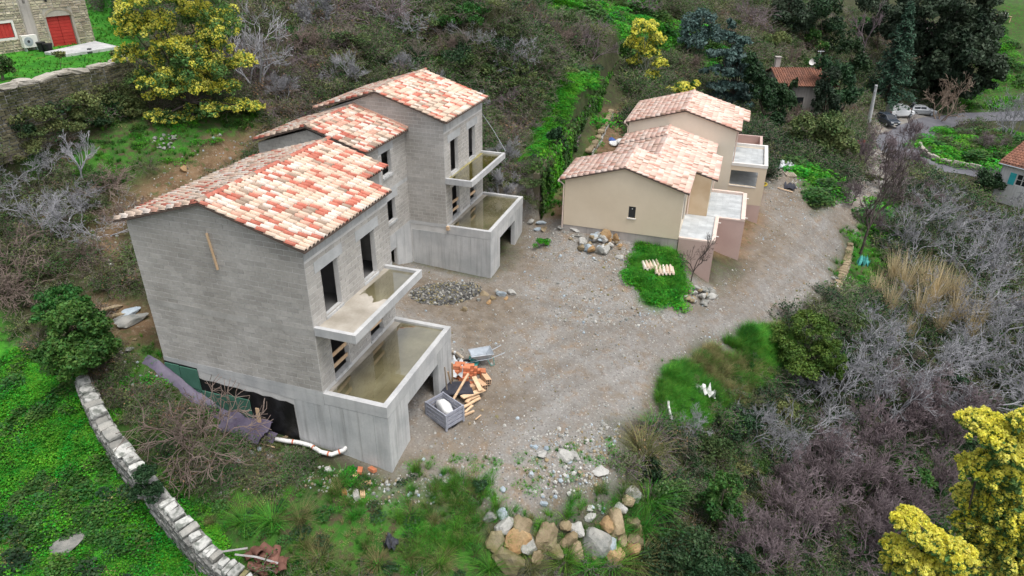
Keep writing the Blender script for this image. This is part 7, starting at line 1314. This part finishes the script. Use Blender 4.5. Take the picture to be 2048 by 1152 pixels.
for px, py, h in [(1285,920,110),(1272,890,70),(1295,1010,110),(1285,1060,90),(545,1045,90),(490,1050,80),(600,1040,70),(1225,1135,100),(1130,1130,90),(1060,1140,80),(640,1120,80),(980,1140,80),(880,1130,70),(1330,1080,80),(1440,755,60),(1500,745,55),(1400,780,60),(1365,765,50),(755,1130,70),(1175,1142,80),(1270,1130,90),(930,1030,50),(1310,860,70)]: p = G(px, py); hh = h*dist_px(p)*.85; t = empty('grass_tussock', (p[0], p[1], p[2]-.04), 'tall arching grass tussock on the slope around the yard', 'grass tussock', 'tall grass tussocks', random.uniform(0, 6)); link('blades', random.choice(TUSS), t, s=(hh, hh, hh)); REG.append((t, px, py))
# ---------------------------------------------------------- scrub bushes, one unit wide, shared by their copies
def scrub_mesh(seed, leaf, tw, n=2600, ls=.085):
    rg = np.random.default_rng(seed); C = np.array([[rg.normal(0, .45), rg.normal(0, .45), rg.uniform(.15, .6)] for _ in range(7)]); R = np.array([np.array([.5, .5, .38])*rg.uniform(.7, 1.1) for _ in C]); cc, rr = sub_clumps(C, R, 22, .3, rg); V, F = crown_np(cc, rr, n, ls, rg); S = grow(seed, levels=3, kids=(3, 5), spread=.8, up=.2, wig=.3, r=.016, ratio=.75, rr=.65, stems=6, stem_spread=.9, rmin=.005, first=.4); S[:, :6] *= 1.12; V2, F2 = tubes(S)
    return mesh_np('foliage', np.concatenate([V, V2]), np.concatenate([F, F2+len(V)]), [M[leaf], M[tw]], np.concatenate([np.zeros(len(F), int), np.ones(len(F2), int)]))
SCRUB = {k: scrub_mesh(900+i, l, t, n) for i, (k, l, t, n) in enumerate((('dull', 'l_dull', 'twig_under', 2600), ('green', 'l_green', 'twig_under', 3000), ('dark', 'l_dark', 'twig_under', 3200), ('thin', 'l_dull', 'twig_mauve', 1100), ('brown', 'l_dull', 'twig_under', 1500)))}
def scrubs(spots, kinds, label, group, k=1.):
    for px, py, w in spots:
        p = G(px, py); s = w*dist_px(p)*.5*k; kd = random.choice(kinds); t = empty('scrub_bush', (p[0], p[1], p[2]-.1*s), label[kd], 'bush', group, random.uniform(0, 6.28)); link('foliage', SCRUB[kd], t, s=(s, s, s*random.uniform(.75, 1.15))); REG.append((t, px, py))
rs = random.Random(3); HB = [(x+rs.uniform(-28, 28), y+rs.uniform(-18, 18), rs.uniform(60, 110)) for y in (15, 55, 95, 135, 175, 215) for x in range(560, 1200, 62) if not (y > 120 and x < 640) and not (y > 130 and 600 < x < 1000 and y > 260-.2*(x-400)) and not (x > 1080 and y < 60)]; STRIPX = [(1025,345),(1090,250),(1130,130),(1215,120),(1225,200),(1110,335)]; HB = [h for h in HB if not inpoly(h[0], h[1], STRIPX)]
scrubs(HB, ['dull', 'dull', 'brown', 'green', 'thin', 'dark', 'brown'], {'dull': 'dull olive scrub bush on the hillside', 'brown': 'sparse brownish scrub bush on the hillside', 'green': 'greener leafy scrub bush on the hillside', 'thin': 'thin mauve scrub bush on the hillside', 'dark': 'dark leafy scrub bush on the hillside'}, 'scrub bushes on the hillside')
scrubs([(1380,930,70),(1330,1040,80),(1400,1010,90),(1480,940,80),(1560,860,70),(1300,1120,90),(1360,1140,90),(1480,1130,90),(1440,860,60),(1640,900,80),(1700,850,80),(1900,930,80),(1720,760,80),(1850,840,80),(1960,800,80),(1780,690,80),(1930,560,80),(2010,560,90),(1850,440,70),(1780,480,70),(1960,520,70),(2030,650,90),(1700,640,70),(1600,960,80),(1530,1060,80),(1640,1130,80)], ['dull', 'dull', 'green', 'dark'], {'dull': 'dull olive bush between the bare shrubs in the gully', 'dark': 'dark leafy bush between the bare shrubs in the gully', 'green': 'green leafy bush between the bare shrubs in the gully'}, 'leafy bushes in the gully')
scrubs([(1600,870,80),(1420,960,70),(1660,960,80),(1760,1010,80),(1860,960,80),(1700,1070,90),(1820,900,70),(1560,1130,90),(1900,700,80),(1990,700,80),(1830,740,80),(1640,780,70),(1530,880,60),(1790,600,60),(2000,500,80),(1900,480,70)], ['dull', 'dark', 'green', 'dull'], {'dull': 'dull olive undergrowth bush among the mauve brush', 'dark': 'dark leafy undergrowth bush among the mauve brush', 'green': 'green undergrowth bush among the mauve brush'}, 'undergrowth bushes in the gully')
scrubs([(1380,765,44),(1450,732,40),(1500,722,44),(1420,795,48),(1360,805,44),(1530,745,44),(1470,765,40),(1335,775,30)], ['green', 'dull', 'green'], {'dull': 'small olive bush on the grassy bank below the track', 'green': 'small green bush on the grassy bank below the track'}, 'small bushes on the track bank')
scrubs([(1580,930,80),(1680,890,70),(1750,960,70),(1610,1040,80),(1760,1090,70),(1850,1000,60),(1930,900,70),(1870,790,70),(1950,640,70),(1810,660,70),(1700,800,70),(1880,560,60),(1940,470,60),(1850,520,70),(2040,590,70),(1980,840,70),(1500,930,60),(1450,1100,70)], ['green', 'dull', 'green', 'dark'], {'dull': 'olive green bush poking through the bare gully shrubs', 'dark': 'dark green bush poking through the bare gully shrubs', 'green': 'mid green bush poking through the bare gully shrubs'}, 'green bushes amid the bare shrubs', 1.15)
scrubs([(1045,395,60),(1022,365,60),(1062,372,60),(1068,405,46),(1080,418,36),(1040,345,60),(1085,385,44),(1070,340,56)], ['thin', 'green', 'dull', 'brown'], {'dull': 'olive bush between the far block and the ivy wall', 'green': 'green bush between the far block and the ivy wall', 'thin': 'thin mauve bush between the far block and the ivy wall', 'brown': 'brownish bush between the far block and the ivy wall'}, 'bushes by the ivy wall end')
scrubs([(1420,90,60),(1480,130,70),(1560,40,80),(1600,130,70),(1690,110,80),(1720,60,80),(1780,140,60),(1540,20,70),(1460,60,60),(1700,200,60),(1720,240,50),(1560,180,60),(1610,60,70),(1340,150,60),(1370,110,50),(1690,330,60),(1740,360,50)], ['dull', 'dark', 'green', 'green'], {'dull': 'olive bush on the wooded slope around the cottage', 'dark': 'dark bush on the wooded slope around the cottage', 'green': 'green bush on the wooded slope around the cottage'}, 'bushes around the cottage')
scrubs([(1885,288,50),(1915,300,50),(1950,292,60),(1985,300,60),(2015,296,60),(1930,275,50),(1980,278,50),(1870,312,36)], ['brown', 'thin', 'dull', 'brown'], {'dull': 'olive scrub bush in the garden inside the road bend', 'brown': 'brownish scrub bush in the garden inside the road bend', 'thin': 'thin mauve scrub bush in the garden inside the road bend'}, 'scrub in the road bend garden')
scrubs([(30,420,80),(90,370,70),(150,450,70),(20,500,90),(70,540,80),(200,440,50),(10,330,80),(60,300,80)], ['dull', 'brown', 'thin'], {'dull': 'olive scrub bush on the left bank', 'brown': 'brownish scrub bush on the left bank', 'thin': 'thin mauve scrub bush on the left bank'}, 'scrub bushes on the left bank')
tree('bay_tree','dark bushy tree hiding the left end of the cottage',(1560,262),[(1548,175,24,26),(1562,205,26,30),(1552,232,24,22)],'l_dark',3600,.34,seed=44); tree('evergreen_tree','dark tree hiding the right end of the cottage',(1648,288),[(1660,150,22,20),(1648,178,22,22),(1655,205,28,28),(1640,228,22,20)],'l_oak',3400,.36,seed=45)
tree('evergreen_tree','tall dark evergreen between the olive and the top edge',(1590,90),[(1575,10,40,34),(1600,35,40,30),(1560,40,26,26),(1590,60,34,20)],'l_oak',4200,.42,seed=41); tree('evergreen_tree','dark evergreen behind the cottage roof on its right',(1708,190),[(1700,95,30,34),(1722,130,26,30),(1695,140,26,26)],'l_dark',3600,.4,seed=42); tree('evergreen_tree','blackish evergreen in the gap left of the oak',(1820,190),[(1815,90,34,50),(1805,140,30,34),(1830,165,30,26)],'l_oak',4600,.46,seed=43)
# ---------------------------------------------------------- ivy wall
def ivy(seed=3):
    rg = np.random.default_rng(seed); base = IVYB[0]; t = empty('ivy_wall', (IVYB[2][0], IVYB[2][1], 1.5), 'high retaining wall overgrown with ivy behind the beige house', 'wall'); o0 = np.array([IVYB[2][0], IVYB[2][1], 1.5]); CC = []; NN = []; K = []
    for a, b in zip(IVYB[:-1], IVYB[1:]):
        L = np.linalg.norm(b-a); u = (b-a)/L; n = np.array([u[1], -u[0]]); 
        if n@(np.array([30, -8])-a) < 0: n = -n
        q = MB(); zb = min(float(H(*(a+n*.6))), float(H(*(b+n*.6))))-.3; zt = 4.1; q.prism([(*(a), zb), (*(b), zb), (*(b), zt), (*(a), zt)], (*(-n*.45), 0)); q.v = [tuple(np.array(p)-o0) for p in q.v]; outward_obj(q.build('wall_core', M['mossrock'], t)); m = int(L*620)
        s = rg.uniform(0, L, m); z = zb+rg.uniform(0, zt-zb+.35, m); pr = .1+.35*(vnoise(a[0]+u[0]*s+50, z*1.3+s, .9, 7)+.5)*rg.uniform(.3, 1, m); top = z > zt; pos = np.column_stack([a[0]+u[0]*s+n[0]*np.where(top, rg.uniform(-.9, .25, m), pr), a[1]+u[1]*s+n[1]*np.where(top, rg.uniform(-.9, .25, m), pr), z]); CC.append(pos-o0); NN.append(np.tile(np.array([n[0], n[1], .4]), (m, 1))); K.append(vnoise(pos[:, 0]+pos[:, 1], pos[:, 2], 2.6, 8)+rg.normal(0, .12, m))
    C, Nn, K = np.concatenate(CC), np.concatenate(NN), np.concatenate(K); V, F = leaves(C, Nn, .24, rg, .7, .45); mi = np.where(K > .42, 2, np.where(K > -.1, 0, 1)); link('ivy', mesh_np('ivy', V, F, [M['l_green'], M['l_bright'], M['twig_mauve']], mi), t)
ivy()
# ---------------------------------------------------------- ground cover nobody could count
def zs(k, x, y):
    i = np.clip(np.searchsorted(GX, x)-1, 0, len(GX)-2); j = np.clip(np.searchsorted(GY, y)-1, 0, len(GY)-2); return zone[k][i, j]
def inview(x, y, z, m=90):
    d = (np.column_stack([x, y, z])-CAM)@CM.T; u, v = 1024+FPX*d[:, 0]/d[:, 2], 576-FPX*d[:, 1]/d[:, 2]; return (d[:, 2] > 3) & (u > -m) & (u < 2048+m) & (v > -m) & (v < 1152+m*2), d[:, 2]
def bramble(seed, tw, lf, nl, ls=.085, stems=10):
    S = grow(seed, levels=2, kids=(3, 5), spread=.9, up=-.3, wig=.35, r=.014, ratio=.75, rr=.7, stems=stems, stem_spread=1.3, rmin=.0075, first=.5); S[:, [0, 1, 3, 4]] *= 1.25; V, F = tubes(S); rg = np.random.default_rng(seed); nf = len(F)
    if nl: p = S[rg.integers(0, len(S), nl), 3:6]+rg.normal(0, .07, (nl, 3)); V2, F2 = leaves(p, np.tile([0, 0, 1.], (nl, 1)), ls, rg, .7, .7); F = np.concatenate([F, F2+len(V)]); V = np.concatenate([V, V2])
    return mesh_np('bramble', V, F, [M[tw], M[lf]], np.concatenate([np.zeros(nf, int), np.ones(nl, int)]))
BR_ = [bramble(700, 'twig_under', 'l_dull', 900), bramble(701, 'twig_under', 'l_dull', 420), bramble(702, 'twig_under', 'l_green', 800), bramble(703, 'twig_under', 'dead_leaf', 140), bramble(704, 'twig_mauve', 'l_dull', 80, stems=14), bramble(705, 'twig_under', 'l_dark', 900, .1), bramble(706, 'twig_under', 'l_green', 500), bramble(707, 'twig_mauve', 'l_dull', 120, stems=12)]
q = RNG.uniform((-22, -48), (150, 100), (60000, 2)); z = H(q[:, 0], q[:, 1]); vis, dep = inview(q[:, 0], q[:, 1], z); soft_ = zs(0, q[:, 0], q[:, 1])+zs(1, q[:, 0], q[:, 1])+zs(2, q[:, 0], q[:, 1])+zs(3, q[:, 0], q[:, 1])*.9
road = dline(q[:, 0], q[:, 1], [G(*p)[:2] for p in [(2100,230),(1950,236),(1870,246),(1800,280),(1800,312),(1850,330),(1960,346),(2060,353)]]) < 4.2
road |= inpoly(q[:, 0], q[:, 1], PARK)
STRIP = poly([(1040,330),(1095,245),(1140,150),(1200,138),(1195,175),(1130,240),(1085,300),(1060,340)])
road |= (dline(q[:, 0], q[:, 1], STRIP+STRIP[:1]) < .9) | inpoly(q[:, 0], q[:, 1], STRIP) | (dline(q[:, 0], q[:, 1], IVYB) < 1.6)
road |= inpoly(q[:, 0], q[:, 1], poly([(1940,375),(2080,375),(2080,455),(1960,440)])) | inpoly(q[:, 0], q[:, 1], poly([(1870,330),(1970,342),(1970,382),(1870,372)]))
BD = poly([(975,1015),(1100,1030),(1250,970),(1300,990),(1290,1120),(980,1130)])
road |= inpoly(q[:, 0], q[:, 1], BD)
keep = vis & (soft_ < .35) & ~road & (RNG.uniform(0, 1, len(q)) < np.clip(1.3*(32/dep)**1.35, .03, .8)); q = q[keep]; dep = dep[keep]; q_ = free(q, .4); k_ = np.array([tuple(a) in set(map(tuple, q_)) for a in q]) if False else None
ok = np.ones(len(q), bool)
for a, b, c, d in HOUSES: ok &= ~((q[:, 0] > a-.7) & (q[:, 0] < b+.7) & (q[:, 1] > c-.7) & (q[:, 1] < d+.7))
q, dep = q[ok], dep[ok]; nzv = vnoise(q[:, 0], q[:, 1], 9, 41)+.7*vnoise(q[:, 0], q[:, 1], 3.5, 42)+RNG.normal(0, .13, len(q)); gul = (q[:, 1] < -12) & (q[:, 0] < 60)
order = np.array([5, 2, 0, 6, 2, 0, 1, 3, 7]); idx = order[np.clip(((nzv+.55)/1.1*9).astype(int), 0, 8)]; idx = np.where(gul & (RNG.uniform(0, 1, len(q)) < .7), RNG.choice([5, 5, 5, 2, 2, 0], len(q)), idx)
s = RNG.uniform(.55, 1.05, len(q))*np.clip(dep/34, .95, 2.1); scatter('undergrowth', np.column_stack([q, H(q[:, 0], q[:, 1])-.06]), np.column_stack([RNG.normal(0, .15, len(q)), RNG.normal(0, .15, len(q)), RNG.uniform(0, 6.3, len(q))]), s, BR_, idx)
print('undergrowth', len(q))
def clover(seed, n, m, h=.22, ls=.07, r=.5):
    rg = np.random.default_rng(seed); a = rg.uniform(0, 6.28, n); rr = r*np.sqrt(rg.uniform(0, 1, n)); z = h*(1-(rr/r)**2)*rg.uniform(.4, 1, n)+.015; V, F = leaves(np.column_stack([rr*np.cos(a), rr*np.sin(a), z]), np.tile([0, 0, 1.2], (n, 1)), ls, rg, .8, .4); return mesh_np('ground_leaves', V, F, M[m])
CLV = [clover(800, 240, 'l_bright'), clover(801, 200, 'l_bright', .3), clover(802, 220, 'l_green', .32, .1), clover(803, 160, 'l_bright', .14, .05), clover(804, 150, 'l_dark', .35, .12), clover(805, 120, 'grass_dry', .1, .06)]
GRS = [blades(820, 46, .30, .16, .006, .5, 'grass'), blades(821, 40, .42, .24, .006, .7, 'grass'), blades(822, 34, .22, .14, .005, .4, 'grass'), blades(823, 30, .36, .22, .005, .7, 'grass_dry'), blades(824, 46, .34, .2, .006, .6, 'grass_b')]
TUSS_S = [blades(640+i, 60, .85, .5, .007, .75, m) for i, m in enumerate(['grass_b','grass','grass_dry'])]
def cover(name, zk, n, variants, wts, smin, smax, area=((-22, -48), (150, 100)), thr=.4, dens=1., ref=26, base=None, bias=None):
    q = RNG.uniform(*area, (n, 2)) if base is None else base; z = H(q[:, 0], q[:, 1]); vis, dep = inview(q[:, 0], q[:, 1], z); v = zs(zk, q[:, 0], q[:, 1])+vnoise(q[:, 0], q[:, 1], 1.1, 51)*.4; keep = vis & (v > thr) & (RNG.uniform(0, 1, len(q)) < np.clip(dens*(ref/dep)**1.5, 0, 1)) & (zs(0, q[:, 0], q[:, 1]) < .6)
    for a, b, c, d in HOUSES: keep &= ~((q[:, 0] > a-.05) & (q[:, 0] < b+.05) & (q[:, 1] > c-.05) & (q[:, 1] < d+.05))
    q, dep = q[keep], dep[keep]; w = np.array(wts)/sum(wts); nz_ = vnoise(q[:, 0], q[:, 1], 2.6, 52)+.5*vnoise(q[:, 0], q[:, 1], 1., 53)+RNG.normal(0, .08, len(q)); rank = np.argsort(np.argsort(nz_))/max(len(q), 1); idx = np.searchsorted(np.cumsum(w), rank).clip(0, len(w)-1)
    s = RNG.uniform(smin, smax, len(q))*np.clip(dep/30, 1, 2.2); variants = variants[:len(wts)]; scatter(name, np.column_stack([q, H(q[:, 0], q[:, 1])-.01]), np.column_stack([RNG.normal(0, .1, len(q)), RNG.normal(0, .1, len(q)), RNG.uniform(0, 6.3, len(q))]), s, variants, idx); print(name, len(q))
near = ((-18, -26), (12, 14)); SQ = rnd_in(STRIP, 900); scatter('terrace_grass', np.column_stack([SQ, H(SQ[:, 0], SQ[:, 1])-.02]), np.column_stack([SQ*0, RNG.uniform(0, 6.3, 900)]), RNG.uniform(.7, 1.3, 900), [CLV[0], CLV[1], CLV[3], GRS[0]])
BK = rnd_in(poly([(1325,750),(1425,698),(1520,662),(1580,645),(1600,730),(1500,785),(1430,830),(1390,870),(1340,860),(1315,800)]), 3400); BK = BK[vnoise(BK[:, 0], BK[:, 1], .9, 81)+.5*vnoise(BK[:, 0], BK[:, 1], .35, 82)+.6*zs(3, BK[:, 0], BK[:, 1]) > .12]; cover('bank_grass', 3, 0, TUSS_S, [.4, .38, .22], .35, 1.0, base=BK, thr=-.4, dens=2.)
cover('clover', 2, 30000, CLV, [.22, .27, .16, .26, .03, .06], .45, 1.1, near, .35, .9); cover('weeds', 3, 30000, CLV, [.18, .2, .22, .2, .12, .08], .3, .8, ((-16, -30), (60, 30)), .35, .55)
cover('grass', 3, 60000, GRS, [.35, .25, .25, .15], .6, 1.25, ((-16, -36), (60, 30)), .3, .8); cover('field_grass', 2, 22000, GRS, [.4, .2, .35, .05], .5, 1.0, near, .4, .5); cover('meadow_grass', 3, 20000, [CLV[0], CLV[3], GRS[2], CLV[2]], [.35, .35, .1, .2], 1., 1.8, ((40, -60), (150, 60)), .4, 3.)
LG = rnd_in(LAWN, 5000); cover('lawn_grass', 2, 0, GRS, [.5, .1, .4, 0], .35, .6, base=LG, dens=2.); MG = rnd_in(poly([(1275,482),(1350,485),(1372,520),(1378,590),(1350,632),(1318,645),(1282,615),(1255,565)]), 1500); MG = MG[vnoise(MG[:, 0], MG[:, 1], .9, 71)+.45*zs(2, MG[:, 0], MG[:, 1]) > .02]; NM = len(MG); zz = H(MG[:, 0], MG[:, 1]); scatter('mound_grass', np.column_stack([MG, zz-.02]), np.column_stack([RNG.normal(0, .2, NM), RNG.normal(0, .2, NM), RNG.uniform(0, 6.3, NM)]), RNG.uniform(.6, 1.5, NM), [GRS[4], GRS[4], TUSS_S[0], GRS[0], GRS[4], CLV[3], CLV[0]])
q = free(rnd_in(poly([(770,930),(980,950),(1010,1000),(1240,960),(1250,880),(1010,920),(860,900)]), 700)); q = q[.5*vnoise(q[:, 0], q[:, 1], 1.8, 61)+vnoise(q[:, 0], q[:, 1], .5, 62)+RNG.normal(0, .2, len(q)) > .22]; scatter('yard_weeds', np.column_stack([q, H(q[:, 0], q[:, 1])-.01]), np.column_stack([q*0, RNG.uniform(0, 6.3, len(q))])[:, [0, 1, 2]], RNG.uniform(.25, .8, len(q)), [CLV[3], GRS[4], GRS[0], GRS[2], GRS[3], GRS[1]])
q = rnd_in(BD, 230); q = q[vnoise(q[:, 0], q[:, 1], 1.1, 91) > -.12]; scatter('bank_tufts', np.column_stack([q, H(q[:, 0], q[:, 1])]), np.column_stack([RNG.normal(0, .25, len(q)), RNG.normal(0, .25, len(q)), RNG.uniform(0, 6.3, len(q))]), RNG.uniform(.5, 1.1, len(q)), [TUSS_S[0], TUSS_S[1], TUSS_S[2], GRS[0], GRS[1], GRS[3]])
q = rnd_in(MIDGRASS, 900); q = q[vnoise(q[:, 0], q[:, 1], 1.4, 95)+.4*vnoise(q[:, 0], q[:, 1], .5, 96) > -.02]; scatter('tall_grass', np.column_stack([q, H(q[:, 0], q[:, 1])]), np.column_stack([RNG.normal(0, .2, len(q)), RNG.normal(0, .2, len(q)), RNG.uniform(0, 6.3, len(q))]), RNG.uniform(.5, 1.1, len(q)), [TUSS_S[0], TUSS_S[1], TUSS_S[2], GRS[1]])
q = rnd_in(GABLEGRASS, 150); q = free(q, .8); scatter('weedy_brambles', np.column_stack([q, H(q[:, 0], q[:, 1])-.05]), np.column_stack([q*0, RNG.uniform(0, 6.3, len(q))]), RNG.uniform(.35, .75, len(q)), [BR_[0], BR_[3], BR_[2], BR_[1]])
# dark leaf litter ivy along the shaded gully floor and twigs on the lower dry wall
for i, (px, py, rx, ry) in enumerate([(1340,980,50,40),(1370,1080,60,40),(1320,1120,50,30),(1420,900,50,30),(1300,950,30,30),(1480,830,50,26),(1560,820,40,22),(1400,1130,60,30),(1460,1130,50,24),(1700,640,40,26),(1680,720,40,24),(1900,760,40,30)]): tree('bramble_mound', 'dark leafy bramble mound on the gully slope below the yard', (px, py+ry*.8), [(px, py, rx, ry), (px+rx*.5, py+ry*.3, rx*.6, ry*.6)], 'l_dark' if i % 3 else 'l_dull', 2200, .13, per=22, f=.3, seed=60+i, trunk=False, group='bramble mounds in the gully', cat='shrub')
tree('ivy_patch', 'dark ivy smothering the gap in the dry stone wall', (300,985), [(290,952,26,20),(308,975,26,22),(322,998,18,16),(280,985,22,20)], 'l_dark', 3600, .1, per=26, f=.3, seed=80, trunk=False, cat='plant', depth=float((CM@(at(310,975,1.1)-CAM))[2])-.15)

for i, (px, py, rx, ry, m) in enumerate([(60,225,50,26,'l_dull'),(150,200,46,26,'l_dull'),(215,185,44,28,'l_dull'),(20,250,40,30,'l_dark'),(110,250,50,20,'l_dull'),(190,240,44,18,'l_dark'),(250,170,30,30,'l_dull'),(255,215,40,26,'l_dull'),(90,215,40,20,'l_dark'),(170,225,40,22,'l_dull'),(45,262,40,18,'l_dull'),(135,225,30,20,'l_dull'),(230,205,30,24,'l_dark')]): tree('bramble_mound', 'brown green bramble mound hanging on the retaining wall under the lawn', (px, py+ry*.7), [(px, py, rx, ry), (px+rx*.5, py+ry*.3, rx*.7, ry*.6)], m, 2200, .13, per=26, f=.28, seed=90+i, trunk=False, group='brambles on the retaining wall', cat='shrub')

# ---------------------------------------------------------- labels: row and place in the row for the look-alikes
ORD = ['first','second','third','fourth','fifth','sixth','seventh','eighth','ninth','tenth','eleventh','twelfth','thirteenth','fourteenth','fifteenth']
by = {}
for t, px, py in REG:
    if t.get('group'): by.setdefault(t['group'], []).append((t, px, py))
for g, L_ in by.items():
    nr = max(1, min(6, round(len(L_)/6))); L_.sort(key=lambda a: a[2]); names = {1: ['row'], 2: ['far row', 'near row'], 3: ['far row', 'middle row', 'near row'], 4: ['farthest row', 'second row', 'third row', 'nearest row'], 5: ['farthest row', 'second row', 'third row', 'fourth row', 'nearest row'], 6: ['farthest row', 'second row', 'third row', 'fourth row', 'fifth row', 'nearest row']}[nr]
    for r in range(nr):
        row = sorted(L_[r*len(L_)//nr:(r+1)*len(L_)//nr], key=lambda a: a[1])
        for i, (t, px, py) in enumerate(row):
            w = ' '.join(t['label'].split()[:9]); t['label'] = w+', '+(ORD[i]+' from left' if i < len(row)-1 or len(row) == 1 else 'rightmost')+' in the '+names[r]
